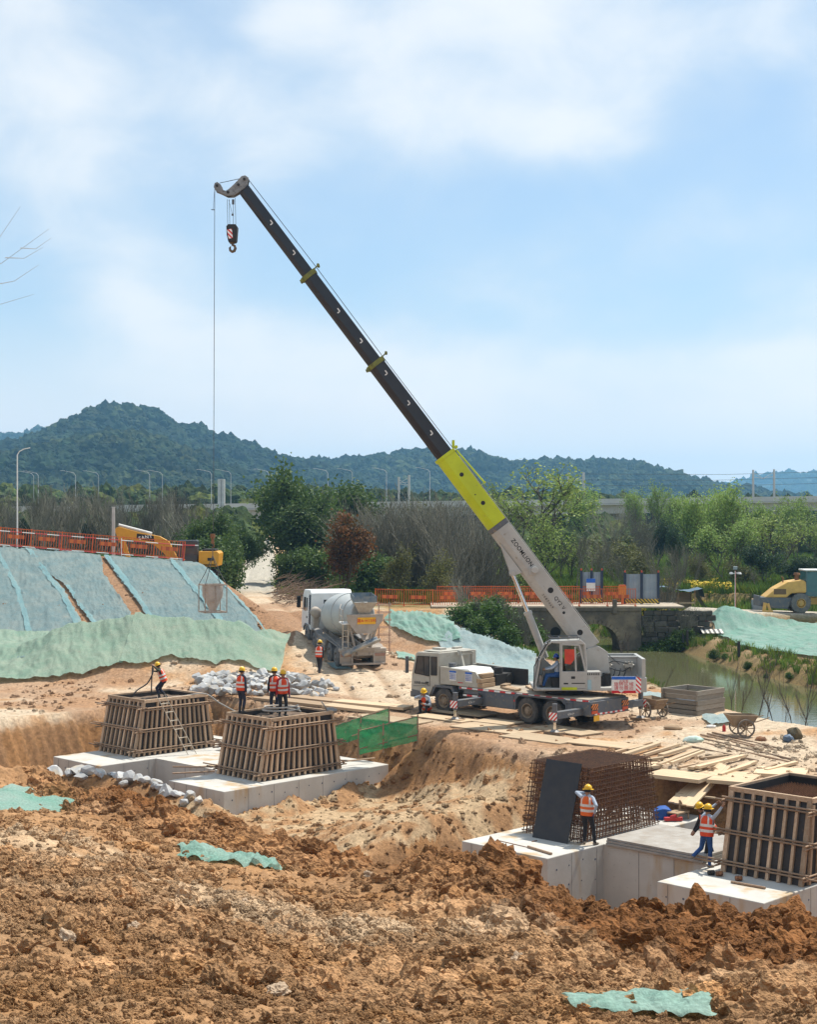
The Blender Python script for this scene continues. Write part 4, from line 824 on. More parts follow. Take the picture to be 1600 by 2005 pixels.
def footing_pair(q0, label, bot, sp):
    """two blocks joined by a tie beam; q0 = the near block's front edge"""
    t = thing('pile_cap', label, 'footing', PQ(4.2, q0 + 4.5, bot), TH, 'concrete pile caps')
    M = Matrix.Translation(E0) @ Matrix.Rotation(TH, 4, 'Z')           # x along q, y = -p
    for k, (a0, a1) in enumerate(((q0, q0 + 3.3), (q0 + sp, q0 + sp + 3.35))):
        b = MB(); b.bb(a0, a1, -8.4, -0.05, bot, FT); o = b.build('block', CONC, t, M, bevel=0.025)
        JG = mat('joint_grey', (0.25, 0.25, 0.24), None, 5, 0.9)
        for y in (-1.2, -2.42, -3.64, -4.86, -6.1): MB().bb(a0 - 0.004, a0 + 0.02, y - 0.006, y + 0.006, bot, FT - 0.03).build('form_joint', JG, o, M)
        for x in (a0 + 1.0, a0 + 2.2, a0 + 2.95): MB().bb(x - 0.006, x + 0.006, -0.054, -0.04, bot, FT - 0.03).build('form_joint', JG, o, M)
        s = MB(); rr = random.Random(k + int(q0))
        for z in (FT - 0.35, FT - 0.95, FT - 1.5):
            for y in np.arange(-7.9, -0.3, 0.62):
                if z > bot: c = Vector((a0, y + rr.uniform(-0.05, 0.05), z + rr.uniform(-0.06, 0.06))); s.cyl(c + Vector((-0.004, 0, 0)), c + Vector((0.01, 0, 0)), rr.uniform(0.018, 0.035), n=8)
            for x in np.arange(a0 + 0.25, a1, 0.55):
                if z > bot: c = Vector((x, -0.05, z + rr.uniform(-0.06, 0.06))); s.cyl(c + Vector((0, 0.004, 0)), c + Vector((0, -0.01, 0)), rr.uniform(0.018, 0.035), n=8)
        tag(s.build('tie_hole', mat('tie_hole_blue', (0.10, 0.12, 0.17), None, 5, 0.9), o, M), kind='stuff')
    b = MB(); b.bb(q0 + 3.3, q0 + sp, -5.7, -2.75, bot, FT - 0.004); o = b.build('tie_beam', CONC, t, M)
    for x in (q0 + 4.6, q0 + 5.85): MB().bb(x - 0.006, x + 0.006, -2.754, -2.74, bot, FT - 0.03).build('form_joint', MATS['joint_grey'], o, M)
    return t
footing_pair(0.0, 'grey concrete pile cap pair carrying the two timber forms on the left', -3.0, 7.84)
footing_pair(-22.1, 'tall pale concrete pile cap pair carrying the rebar cage on the right', -4.0, 7.15)

# ------------------------------------------------------------------ timber formwork with battens and tube walers
PLY = mat('black_film_plywood', (0.022, 0.021, 0.022), (0.04, 0.032, 0.028), 3, 0.55, dirt=((0.09, 0.06, 0.045), 0.62))
FRESHC = mat('wet_concrete_fill', (0.17, 0.115, 0.075), (0.10, 0.07, 0.05), 6, 0.9, bump=0.03)
PIPE = mat('rusty_tube', (0.33, 0.23, 0.15), (0.22, 0.13, 0.075), 6, 0.65, stretch=(1, 5, 5), rnd=0.3, dirt=((0.36, 0.32, 0.27), 0.58))
BATT = mat('formwork_batten', (0.52, 0.38, 0.255), (0.38, 0.255, 0.16), 3, 0.85, stretch=(6, 6, 0.6), rnd=0.38, bump=0.003, dirt=((0.14, 0.09, 0.06), 0.62))
def unit_box(name, m):
    me = MB().box((0, 0, 0), (1, 1, 1)).mesh(name, m); return me
BATME = MB().box((0, 0, 0), (1, 1, 1)).mesh('batten', BATT)
PIPEME = MB().cyl((-0.5, 0, 0), (0.5, 0, 0), 0.5, n=10).mesh('waler_tube', PIPE, smooth=40)
def stick(name, me, p, q, w, h, parent, up=(0, 0, 1)):
    """a stretched copy of a unit mesh between two points (in the parent's frame)"""
    p, q = Vector(p), Vector(q); d = q - p; L_ = d.length; d.normalize(); u = Vector(up)
    if abs(d.dot(u)) > 0.99: u = Vector((1, 0, 0))
    s = u.cross(d).normalized(); u = d.cross(s)
    o = bpy.data.objects.new(name, me); COL.objects.link(o); o.parent = parent
    o.matrix_local = Matrix.Translation((p + q) / 2) @ Matrix((d, s, u)).transposed().to_4x4() @ Matrix.Diagonal((L_, w, h, 1)); return o
def formwork(q0, label, nb_long, nb_short, seed, fill=True, sparse=False, full=True):
    rr = random.Random(seed); t = thing('column_formwork', label, 'formwork', PQ(4.3, q0 + 1.25, FT), TH, 'timber column formworks')
    H_ = 2.25; W_ = 1.25; LB_, LT = 2.02, 1.53        # half length along p at base and top
    def P(s, w, z): return Vector((w * W_, -s * (LB_ + (LT - LB_) * z / H_), z))       # local: x = q, y = -p
    th = 0.02
    for sgn in (-1, 1):
        b = MB(); vs = [P(-1, sgn, 0), P(1, sgn, 0), P(1, sgn, H_), P(-1, sgn, H_)]; off = Vector((-sgn * th, 0, 0)); b.add(vs + [v + off for v in vs], [(0, 1, 2, 3), (7, 6, 5, 4), (0, 4, 5, 1), (1, 5, 6, 2), (2, 6, 7, 3), (3, 7, 4, 0)]); b.build('plywood_panel', PLY, t)
        b = MB(); vs = [P(sgn, -1, 0), P(sgn, 1, 0), P(sgn, 1, H_), P(sgn, -1, H_)]; off = Vector((0, sgn * th, 0)); b.add(vs + [v + off for v in vs], [(0, 1, 2, 3), (7, 6, 5, 4), (0, 4, 5, 1), (1, 5, 6, 2), (2, 6, 7, 3), (3, 7, 4, 0)]); b.build('plywood_panel', PLY, t)
    bw = 0.085
    for sgn in (-1, 1):                                # long faces (towards camera right: q low side)
        for i in range(nb_long):
            f = -1 + 2 * (i + 0.5) / nb_long; x = sgn * (W_ + bw / 2); lean = 0.012 * rr.uniform(-1, 1)
            ft = f * (LT / LB_) if rr.random() < 0.9 else f * (LT / LB_) * 0.9
            zt = H_ - rr.choice((0.02, 0.05, 0.12, 0.3)) if abs(f) > 0.6 else H_ - rr.uniform(0.02, 0.1)
            yb = -f * LB_; yt = -(f * LB_ * (0.35) + ft * LB_ * 0.65) if not sparse else -f * LB_ * 0.86
            stick('batten', BATME, (x, yb, -0.0 + rr.uniform(0, 0.02)), (x, yb + (yt - yb) * zt / H_, zt), bw, bw, t, up=(1, 0, 0))
    for sgn in (-1, 1):                                # short, leaning faces
        for i in range(nb_short):
            f = -1 + 2 * i / (nb_short - 1); f *= 0.97; zt = H_ - rr.uniform(0.0, 0.06)
            a_ = P(sgn, f, 0) + Vector((0, -sgn * bw / 2, 0)); c_ = P(sgn, f, zt) + Vector((0, -sgn * bw / 2, 0))
            wdt = 0.13 if i in (0, nb_short - 1) else bw
            stick('batten', BATME, a_, c_, bw, wdt, t, up=(1, 0, 0))
    # top rim boards
    for sgn in (-1, 1):
        stick('rim_board', BATME, P(-1, sgn, H_) + Vector((sgn * 0.04, 0.06, 0.0)), P(1, sgn, H_) + Vector((sgn * 0.04, -0.06, 0.0)), 0.09, 0.13, t)
        stick('rim_board', BATME, P(sgn, -1, H_) + Vector((-0.0, -sgn * 0.045, 0.004)), P(sgn, 1, H_) + Vector((0.0, -sgn * 0.045, 0.004)), 0.09, 0.13, t)
    for z in (0.22, 1.05, 1.92):
        for dz in (-0.04, 0.045):
            for sgn in (-1, 1):
                o_ = bw + 0.03; e0, e1 = rr.uniform(0.15, 0.55), rr.uniform(0.15, 0.7)
                a_, c_ = P(-1, sgn, z), P(1, sgn, z); x = sgn * (W_ + o_)
                stick('waler_tube', PIPEME, (x, a_.y + e0, z + dz), (x, c_.y - e1, z + dz), 0.055, 0.055, t)
                e0, e1 = rr.uniform(0.15, 0.6), rr.uniform(0.2, 0.9)
                a_, c_ = P(sgn, -1, z), P(sgn, 1, z); y = a_.y - sgn * o_
                stick('waler_tube', PIPEME, (a_.x - e0, y, z + dz + 0.06), (c_.x + e1, y, z + dz + 0.06), 0.055, 0.055, t)
    if fill:
        n_ = 26; V = [[P(-1 + 2 * j / n_, -1 + 2 * i / n_, H_ - 0.16 + 0.10 * (mnoise.noise(Vector((i * 0.35, j * 0.35, seed))) )) * 1.0 for j in range(n_ + 1)] for i in range(n_ + 1)]
        V = [[Vector((v.x * 0.985, v.y * 0.985, v.z)) for v in row] for row in V]; MB().grid(V).build('concrete_fill', FRESHC, t, smooth=True)
    else:
        b = MB(); 
        for i in range(22):
            x = -W_ + 0.15 + (2 * W_ - 0.3) * i / 21; b.tube([(x, -LT + 0.12, H_ - 0.28), (x, LT - 0.12, H_ - 0.28)], 0.012, 4)
        for i in range(26):
            y = -LT + 0.12 + (2 * LT - 0.24) * i / 25; b.tube([(-W_ + 0.12, y, H_ - 0.25), (W_ - 0.12, y, H_ - 0.25)], 0.012, 4)
        for i in range(22):
            for j in range(26): b.tube([(-W_ + 0.15 + (2 * W_ - 0.3) * i / 21, -LT + 0.12 + (2 * LT - 0.24) * j / 25, H_ - 0.5), (-W_ + 0.15 + (2 * W_ - 0.3) * i / 21, -LT + 0.12 + (2 * LT - 0.24) * j / 25, H_ - 0.16)], 0.013, 4)
        tag(b.build('rebar_mat', RUST, t), kind='stuff')
        b = MB(); b.bb(-W_ + 0.05, W_ - 0.05, -LT, LT, H_ - 0.72, H_ - 0.7); b.build('dark_filling', PLY, t)
    return t
FW1 = formwork(8.6, 'timber batten formwork with a ladder on its side, left of the pair', 15, 9, 1)
FW2 = formwork(0.62, 'timber batten formwork with three workers standing on it', 14, 9, 2)
FW4 = formwork(-21.95, 'black panelled formwork with widely spaced battens at the right edge', 9, 8, 3, fill=False, sparse=True)
LAD = mat('galvanised_ladder', (0.55, 0.50, 0.42), (0.42, 0.36, 0.28), 5, 0.5, metal=0.3)
def ladder(label, p0, p1, wd, n, m, r=0.018, name='ladder'):
    t = thing(name, label, 'ladder', p0, 0.0); M = I4; d = (Vector(p1) - Vector(p0)); wd = Vector(wd)
    for s in (-0.5, 0.5): MB().tube([Vector(p0) + wd * s, Vector(p1) + wd * s], r, 6).build('rail', m, t, M)
    for i in range(1, n + 1): c = Vector(p0) + d * (i / (n + 1)); MB().tube([c - wd * 0.5, c + wd * 0.5], r * 0.85, 6).build('rung', m, t, M)
    return t
ladder('thin metal ladder leaning on the side of the left formwork', PQ(4.4, 7.55, FT), PQ(3.3, 8.25, FT + 2.5), BX * 0.42, 6, LAD)

# ------------------------------------------------------------------ rebar cage
CG = thing('rebar_cage', 'dense rusty rebar cage standing on the right pile cap', 'rebar cage', PQ(4.3, -13.3, FT), TH)
b = MB(); v_ = MB(); H_, W_, LB_, LT = 2.2, 1.15, 2.0, 1.55
def CP(s, w, z): return Vector((w, -s * (LB_ + (LT - LB_) * z / H_) / 1.0, z))
rr = random.Random(5)
for lay, (w, k) in enumerate(((W_, 1.0), (W_ - 0.14, 0.94), (W_ - 0.5, 0.8))):
    n = 27 - 4 * lay
    for i in range(n + 1):
        f = (-1 + 2 * i / n) * k
        for sg in (-1, 1): v_.tube([CP(f, sg * w, 0), CP(f, sg * w, H_ + rr.uniform(0, 0.04))], 0.013, 4)
    n = 16 - 3 * lay
    for i in range(n + 1):
        w2 = -w + 2 * w * i / n
        for sg in (-1, 1): v_.tube([CP(sg * k, w2, 0), CP(sg * k, w2, H_ + rr.uniform(0, 0.04))], 0.013, 4)
    for z in np.arange(0.08, H_ + 0.01, 0.145):
        e = 0.06
        for sg in (-1, 1):
            a_, c_ = CP(-k, sg * w, z), CP(k, sg * w, z); b.tube([a_ + Vector((sg * 0.02, e, 0)), c_ + Vector((sg * 0.02, -e, 0))], 0.012, 4)
            a_, c_ = CP(sg * k, -w, z), CP(sg * k, w, z); b.tube([a_ + Vector((-e, -sg * 0.02, 0.02)), c_ + Vector((e, -sg * 0.02, 0.02))], 0.012, 4)
for i in range(34):
    f = -1 + 2 * i / 33; b.tube([CP(f, -W_, H_), CP(f, W_, H_)], 0.012, 4)
for i in range(24):
    w2 = -W_ + 2 * W_ * i / 23; b.tube([CP(-1, w2, H_ + 0.02), CP(1, w2, H_ + 0.02)], 0.012, 4)
for z in (0.5, 0.95, 1.4, 1.8):
    for i in range(12): f = -0.95 + 1.9 * i / 11; b.tube([CP(f, -W_, z), CP(f, W_, z)], 0.011, 4)
tag(v_.build('upright_bars', RUST, CG), kind='stuff'); tag(b.build('stirrups', mat('rust_dark', (0.16, 0.075, 0.038), (0.08, 0.045, 0.03), 7, 0.85), CG), kind='stuff')
# black sheet leaning on the cage's near-left face
Mf = FRAME[CG.name]
a_, c_ = Vector((0.55, LB_ + 0.32, 0.0)), Vector((0.55, LT + 0.02, 2.28)); wd = Vector((-0.95, 0, 0))
b = MB(); vs = [Vector((x, y, z)) for x in (-0.88, 0.50) for y, z in ((LB_ + 0.34, 0.0), (LT + 0.08, 2.34))]; vs = [vs[0], vs[2], vs[3], vs[1]]; off = Vector((0, -0.02, -0.004))
b.add(vs + [v + off for v in vs], [(0, 1, 2, 3), (7, 6, 5, 4), (0, 4, 5, 1), (1, 5, 6, 2), (2, 6, 7, 3), (3, 7, 4, 0)])
BS = tag(b.build('plywood_sheet', mat('black_sheet', (0.020, 0.022, 0.027), (0.035, 0.032, 0.032), 2.5, 0.5), None, Mf), 'black plywood sheet leaning on the end of the rebar cage', 'plywood sheet')
# timber deck panel on the tie beam between the right blocks and planks bridging to the bank
MQ = Matrix.Translation(E0) @ Matrix.Rotation(TH, 4, 'Z')
PLYG = mat('weathered_ply', (0.36, 0.34, 0.31), (0.27, 0.24, 0.205), 2.2, 0.85, dirt=((0.42, 0.30, 0.2), 0.62))
for k in range(3):
    d = MB(); d.bb(-18.55, -15.1, -5.6 + k * 0.05, -2.65 - k * 0.03, FT + 0.004 + k * 0.075, FT + 0.07 + k * 0.075); tag(d.build('plywood_panel_stack', [PLYG], None, MQ, bevel=0.006), ['lowest sheet of the plywood stack on the tie beam', 'middle sheet of the plywood stack on the tie beam', 'grey top sheet of the plywood stack on the tie beam'][k], 'plywood sheet', 'plywood sheets on the tie beam')
PLK = MB().box((0, 0, 0), (1, 1, 1)).mesh('plank', WOODL); PLKD = MB().box((0, 0, 0), (1, 1, 1)).mesh('plank', WOOD)
def plank(a, c, w, h, label, group, me=None, up=(0, 0, 1), name='plank'):
    o = stick(name, me or PLK, a, c, w, h, None, up); return tag(o, label, 'plank', group)
for k in range(4): plank(PQ(7.7 - k * 0.05, -14.0 - k * 0.27, FT + 0.45), PQ(11.3 - k * 0.2, -13.4 - k * 0.27, 0.0), 0.25, 0.05, '%s gangway plank from the right pile cap to the bank' % ['leftmost', 'second from left', 'third from left', 'rightmost'][k], 'gangway planks')
plank(PQ(8.4, -13.7, FT + 0.62), PQ(8.6, -15.1, FT + 0.62), 0.12, 0.05, 'short cleat nailed across the gangway planks', 'gangway planks')
# small things on the right pile cap
d = MB(); d.add(*[[tuple(PQ(7.2 + 0.35 * math.cos(a) * (1 + 0.2 * math.sin(3 * a)), -14.0 + 0.3 * math.sin(a), FT + (0.0 if j == 0 else (0.3 + 0.06 * math.sin(2 * a)) * (j == 1)))) for j in (0, 1) for a in np.linspace(0, 2 * math.pi, 13)[:-1]] + [tuple(PQ(7.2, -14.0, FT + 0.42))], [(i, (i + 1) % 12, 12 + (i + 1) % 12, 12 + i) for i in range(12)] + [(12 + i, 12 + (i + 1) % 12, 24) for i in range(12)]])
tag(d.build('tool_bag', mat('blue_tarp', (0.02, 0.10, 0.36), (0.015, 0.07, 0.28), 6, 0.6, bump=0.02), smooth=True), 'crumpled blue bag on the right pile cap behind the cage', 'bag')
d = MB(); c = PQ(7.0, -14.55, FT); d.beam(c + Vector((-0.3, 0, 0.08)), c + Vector((0.3, 0.05, 0.08)), 0.14, 0.12); d.cyl(c + Vector((-0.1, 0, 0.14)), c + Vector((0.1, 0, 0.2)), 0.05, n=10); tag(d.build('power_tool', REDP, bevel=0.02), 'small red power tool on the right pile cap', 'tool')
d = MB(); c = PQ(7.4, -14.45, FT)
for s in (-0.3, 0.3): d.beam(c + BX * s + AX * -0.2, c + BX * s + AX * -0.2 + Vector((0, 0, 0.22)), 0.05); d.beam(c + BX * s + AX * 0.2, c + BX * s + AX * 0.2 + Vector((0, 0, 0.22)), 0.05)
d.beam(c + BX * -0.35 + Vector((0, 0, 0.24)), c + BX * 0.35 + Vector((0, 0, 0.24)), 0.45, 0.05); d.beam(c + BX * 0.1 + Vector((0, 0, 0.26)), c + BX * 0.1 + Vector((0, 0, 0.62)), 0.05); d.beam(c + BX * 0.1 + Vector((0, 0, 0.6)), c + BX * 0.4 + Vector((0, 0, 0.3)), 0.05); tag(d.build('saw_stool', WOOD, bevel=0.005), 'small timber stool with an upright on the right pile cap', 'stool')
for k, (px, py, px2, py2, r_, lb) in enumerate(((1306 , 1733, 1306, 1733, 0, ''), (1432, 1726, 1499, 1738, 0.035, 'loose tube lying on the near right pile cap'), (1034, 1657, 1080, 1671, 0.04, 'short timber lying on the front of the right pile cap'), (972, 1644, 1036, 1659, 0.012, 'thin steel bar lying on the front of the right pile cap'), (1042, 1647, 1052, 1645, 0.015, 'tiny offcut of bar on the right pile cap'))):
    if r_: a_, c_ = G(px, py, FT + r_), G(px2, py2, FT + r_); tag(MB().tube([a_, c_], r_, 8).build('loose_tube' if r_ > 0.03 else 'steel_bar', PIPE if k < 3 else RUST, smooth=40), lb, 'bar')
for k, (px, py, lb) in enumerate(((1393, 1713, 'black tie fitting on the near pile cap beside the worker in jeans'), (1409, 1715, 'rusty tie fitting on the near pile cap beside the black one'), (1447, 1724, 'small wire clip above the loose tube on the near pile cap'))):
    c = G(px, py, FT); d = MB(); d.cyl(c + Vector((-0.09, 0, 0.07)), c + Vector((0.09, 0.04, 0.07)), 0.07, n=10); d.ball(c + Vector((0.03, -0.05, 0.10)), 0.06, 8, 5); tag(d.build('tie_fitting', [BLACK, RUST, RUST][k], bevel=0.01), lb, 'fitting', 'tie fittings on the pile cap')
for k, (p0, p1) in enumerate((((-0.9, 0.15), (1.2, 1.0)), ((-0.7, 2.2), (0.6, 2.6)))):
    pass
# tubes and loose lengths at the left pile cap
for k, (a_, c_, lb) in enumerate(((PQ(1.2, 4.6, FT + 0.22), PQ(2.3, 3.6, FT + 0.2), 'upper loose bar beside the form with three workers'), (PQ(0.9, 4.2, FT + 0.05), PQ(2.3, 3.4, FT + 0.05), 'lower loose bar beside the form with three workers'), (PQ(6.7, 0.9, FT + 0.2), PQ(8.2, 0.6, FT + 0.2), 'loose bar lying right of the form with three workers'))):
    tag(MB().tube([a_, c_], 0.03, 7).build('loose_tube', PIPE, smooth=40), lb, 'bar')
# vibrator hoses
def hose(pts, r, label, m=HOSE, parent=None, name='vibrator_hose'):
    P_ = [Vector(p) for p in pts]; out = []
    for i in range(len(P_) - 1):
        p0, p1, p2, p3 = P_[max(i - 1, 0)], P_[i], P_[i + 1], P_[min(i + 2, len(P_) - 1)]
        for k in range(8):
            t = k / 8; out.append(0.5 * ((2 * p1) + (p2 - p0) * t + (2 * p0 - 5 * p1 + 4 * p2 - p3) * t * t + (3 * p1 - p0 - 3 * p2 + p3) * t ** 3))
    out.append(P_[-1]); o = MB().tube(out, r, 7).build(name, m, parent, smooth=True); 
    if label: tag(o, label, 'hose')
    return o
ZT = FT + 2.25
DV = 64.0
hose([S(300, 1308, DV), S(298, 1320, DV - 0.1), S(288, 1338, DV - 0.1), S(270, 1350, DV - 0.2), S(262, 1358, DV - 0.3)], 0.03, 'black concrete vibrator hose held by the worker on the left form')
hose([S(299, 1303, DV), S(297, 1330, DV), S(296.5, 1357, DV)], 0.028, 'straight vibrator poker pushed into the left form', name='vibrator_poker')
HOSEG = mat('grey_hose', (0.34, 0.33, 0.31), (0.26, 0.25, 0.23), 8, 0.6)
hose([PQ(4.0, 9.2, ZT - 0.05), PQ(4.8, 8.8, ZT + 0.02), PQ(5.6, 8.25, ZT + 0.10), PQ(6.2, 7.9, ZT - 0.35), PQ(7.2, 7.4, ZT - 0.9), PQ(8.6, 6.6, -0.2), PQ(10.6, 5.6, 0.12)], 0.028, 'grey hose running over the rim of the left form', HOSEG)
cc_ = PQ(4.5, 2.0, ZT - 0.02)
hose([cc_ + Vector((0.75 * math.cos(a) * (1 - 0.012 * a), 0.62 * math.sin(a), 0.05 + 0.02 * a)) for a in np.linspace(0, 4 * math.pi, 26)], 0.032, 'coiled pale hose lying inside the form with three workers', mat('pale_hose', (0.5, 0.46, 0.4), (0.4, 0.35, 0.3), 8, 0.6))
d = MB(); c = PQ(5.85, 0.9, ZT + 0.02); d.cyl(c, c + Vector((0.28, 0.1, 0.0)), 0.14, n=14); d.cyl(c + Vector((0.26, 0.1, 0)), c + Vector((0.4, 0.14, 0.0)), 0.09, n=12); d.beam(c + Vector((0, 0, 0.12)), c + Vector((-0.2, 0.2, 0.35)), 0.03); tag(d.build('vibrator_motor', STEEL, smooth=40), 'grey vibrator motor on the right corner of the form with three workers', 'motor')
# ------------------------------------------------------------------ concrete mixer truck
fx, fy = -0.30, 0.954
MXA = math.atan2(fy, fx)
MXT = thing('concrete_mixer_truck', 'dusty white cab concrete mixer truck parked on the dirt track', 'truck', (-2.72, 80.4, 0.56), MXA, ry=-math.atan(0.098))
CEM = mat('cement_dusted_paint', (0.40, 0.35, 0.30), (0.31, 0.265, 0.22), 2.5, 0.8, bump=0.004, dirt=((0.40, 0.32, 0.24), 0.58))
DRUM = mat('drum_grey', (0.42, 0.44, 0.43), (0.36, 0.375, 0.365), 1.2, 0.5, stretch=(1, 1, 1), dirt=((0.38, 0.35, 0.31), 0.6))
FEND = mat('fender_grey', (0.16, 0.165, 0.17), (0.25, 0.23, 0.21), 3, 0.75, dirt=((0.36, 0.31, 0.25), 0.6))
CABW = mat('cab_white', (0.74, 0.76, 0.76), (0.66, 0.67, 0.66), 2, 0.4, dirt=((0.5, 0.46, 0.4), 0.66))
BLUEG = mat('blue_black_grille', (0.03, 0.045, 0.08), None, 3, 0.5)
for x in (0.0, 1.4, 4.75, 6.55):
    for s in (1, -1): wheel(MXT, (x, 1.22 * s, 0.52), 0.52, 0.58 if x < 3 else 0.3, s, TYREB, FEND)
    MB().cyl((x, -1.0, 0.52), (x, 1.0, 0.52), 0.1).build('axle', CEM, MXT)
b = MB(); b.bb(-1.0, 7.6, -0.42, -0.30, 0.78, 1.08); b.bb(-1.0, 7.6, 0.30, 0.42, 0.78, 1.08)
for x in np.arange(-0.9, 7.5, 1.2): b.bb(x, x + 0.1, -0.3, 0.3, 0.85, 1.02)
b.build('chassis', CEM, MXT, bevel=0.01)
# cab
cp = [(7.95, 0.75), (8.02, 1.3), (7.95, 1.75), (7.72, 2.75), (7.5, 3.05), (6.1, 3.22), (5.85, 3.05), (5.82, 0.95), (6.05, 0.95), (6.2, 1.12), (6.9, 1.12), (7.1, 0.75)]
b = MB(); b.prism(cp, -1.2, 1.2); b.build('cab', CABW, MXT, bevel=0.05)
for s in (1, -1):
    d = MB(); d.prism([(7.62, 1.85), (7.5, 2.62), (7.02, 2.66), (7.0, 1.85)], s * 1.202 - 0.004, s * 1.202 + 0.004); d.build('door_window', GLASS, MXT)
    d = MB(); d.prism([(6.9, 1.9), (6.9, 2.66), (6.62, 2.68), (6.62, 1.95)], s * 1.202 - 0.004, s * 1.202 + 0.004); d.build('side_window', GLASS, MXT)
    d = MB(); d.tube([(7.72, s * 1.2, 2.66), (7.85, s * 1.42, 2.62), (7.85, s * 1.42, 1.9), (7.72, s * 1.2, 1.9)], 0.022, 6); d.bb(7.8, 7.9, s * 1.42 - 0.11, s * 1.42 + 0.11, 1.95, 2.6); d.build('mirror', BLACK, MXT, bevel=0.02)
    d = MB(); d.bb(5.86, 6.2, s * 1.206 - 0.01, s * 1.206 + 0.01, 1.25, 2.95); 
    for k in range(14): d.bb(5.86, 6.2, s * 1.222 - 0.008, s * 1.222 + 0.008, 1.3 + k * 0.115, 1.34 + k * 0.115)
    d.build('side_fairing', BLUEG, MXT)
    d = MB(); d.bb(6.62, 6.78, s * 1.21 - 0.01, s * 1.21 + 0.01, 1.5, 1.62); d.build('door_handle', BLACK, MXT)
    d = MB(); d.prism([(5.9, 0.72), (5.95, 1.0), (6.25, 1.2), (6.85, 1.2), (7.2, 0.95), (7.3, 0.72), (7.22, 0.72), (7.1, 0.92), (6.8, 1.12), (6.3, 1.12), (6.05, 0.95), (6.0, 0.72)], s * 1.24 - 0.04 if s > 0 else -1.28, 1.28 if s > 0 else -1.2); d.build('wheel_arch', FEND, MXT)
d = MB(); d.bb(5.83, 5.86, -0.55, 0.45, 2.35, 2.68); d.build('rear_window', GLASS, MXT)
d = MB(); d.box((7.93, 0, 2.25), (0.02, 2.05, 0.95), 0, Matrix.Rotation(-0.24, 3, 'Y')); d.build('windscreen', GLASS, MXT)
# drum, double cone on a tilted axis
d0, d1 = Vector((4.9, 0, 1.95)), Vector((-0.75, 0, 2.95)); dd = (d1 - d0).normalized(); Ld = (d1 - d0).length
b = MB(); prof = [(0.0, 0.0), (0.62, 0.02), (0.80, 0.25), (1.08, 1.1), (1.16, 1.6), (1.18, 2.2), (1.17, 2.9), (1.12, 3.3), (0.95, 4.2), (0.74, 5.2), (0.66, Ld - 0.05), (0.60, Ld), (0.0, Ld - 0.1)]
b.lathe(prof, d0, dd, 48, ms=None); DRO = b.build('drum', DRUM, MXT, smooth=35)
for h, r_ in ((1.1, 1.085), (3.3, 1.125), (4.75, 0.845)):
    b = MB(); b.lathe([(r_ - 0.03, h - 0.07), (r_ + 0.02, h - 0.06), (r_ + 0.02, h + 0.06), (r_ - 0.03, h + 0.07)], d0, dd, 48); b.build('drum_ring', DRUM, DRO, smooth=35)
b = MB(); b.cyl((5.15, 0, 1.9), (4.85, 0, 1.97), 0.4, n=24); b.prism([(5.4, 1.0), (5.35, 1.9), (4.95, 1.9), (4.7, 1.0)], -0.5, 0.5); b.build('drum_gearbox', FEND, MXT, bevel=0.02)
b = MB(); b.cyl((5.15, 1.02, 2.05), (5.55, 1.02, 2.05), 0.30, n=20); b.ball((5.15, 1.02, 2.05), 0.30, 14, 8, 0, (0.5, 1, 1)); b.bb(5.2, 5.5, 0.85, 1.15, 1.0, 1.8); b.build('water_tank', CEM, MXT, smooth=40)
# rear support, hopper, chute
b = MB()
for s in (1, -1):
    b.beam((-0.1, s * 0.62, 1.05), (-0.55, s * 0.72, 2.75), 0.12); b.beam((-0.9, s * 0.40, 1.05), (-0.95, s * 0.85, 2.7), 0.10); b.beam((0.5, s * 0.45, 1.05), (-0.3, s * 0.8, 2.0), 0.08)
b.bb(-0.6, -0.4, -0.75, 0.75, 1.9, 2.05); b.build('rear_stand', CEM, MXT, bevel=0.01)
b = MB(); b.prism([(-0.98, 2.95), (-0.98, 2.25), (0.98, 2.25), (0.98, 2.95)][::-1] if 0 else [(-1.0, 2.98), (1.0, 2.98), (0.96, 2.6), (0.42, 1.95), (-0.42, 1.95), (-0.96, 2.6)], -1.22, -1.16, 'x'); b.build('rear_plate', CEM, MXT, bevel=0.01)
b = MB(); b.add([(-0.25, -0.55, 3.75), (-0.25, 0.55, 3.75), (-1.25, 0.62, 3.62), (-1.25, -0.62, 3.62), (-0.55, -0.22, 2.98), (-0.55, 0.22, 2.98), (-1.0, 0.22, 2.96), (-1.0, -0.22, 2.96)], [(0, 1, 5, 4), (1, 2, 6, 5), (2, 3, 7, 6), (3, 0, 4, 7)])
HO = b.build('charging_hopper', mat('hopper_crust', (0.42, 0.38, 0.31), (0.33, 0.28, 0.22), 4, 0.85, dirt=((0.12, 0.16, 0.2), 0.60)), MXT); m_ = HO.modifiers.new('solid', 'SOLIDIFY'); m_.thickness = 0.03
b = MB(); b.add([(-0.25, -0.56, 3.75), (-0.25, 0.56, 3.75), (-1.22, 0.63, 3.64), (-1.22, -0.63, 3.64), (-0.2, -0.58, 3.98), (-0.2, 0.58, 3.98), (-1.18, 0.62, 3.92), (-1.18, -0.62, 3.92)], [(0, 1, 5, 4), (1, 2, 6, 5), (2, 3, 7, 6), (3, 0, 4, 7)]); o = b.build('hopper_rim', mat('hopper_blue', (0.10, 0.15, 0.2), (0.2, 0.22, 0.22), 5, 0.6), HO); m_ = o.modifiers.new('solid', 'SOLIDIFY'); m_.thickness = 0.03
pl_ = MB(); pl_.bb(-1.245, -1.225, -0.58, 0.42, 2.46, 2.82); PLO = pl_.build('number_board', YELLOW, MXT, bevel=0.01)
text('湘A·H1595', 0.215, (-1.249, -0.08, 2.64), (0, -1, 0), (0, 0, 1), REDINK, PLO, bold=0.002, sx=0.98)
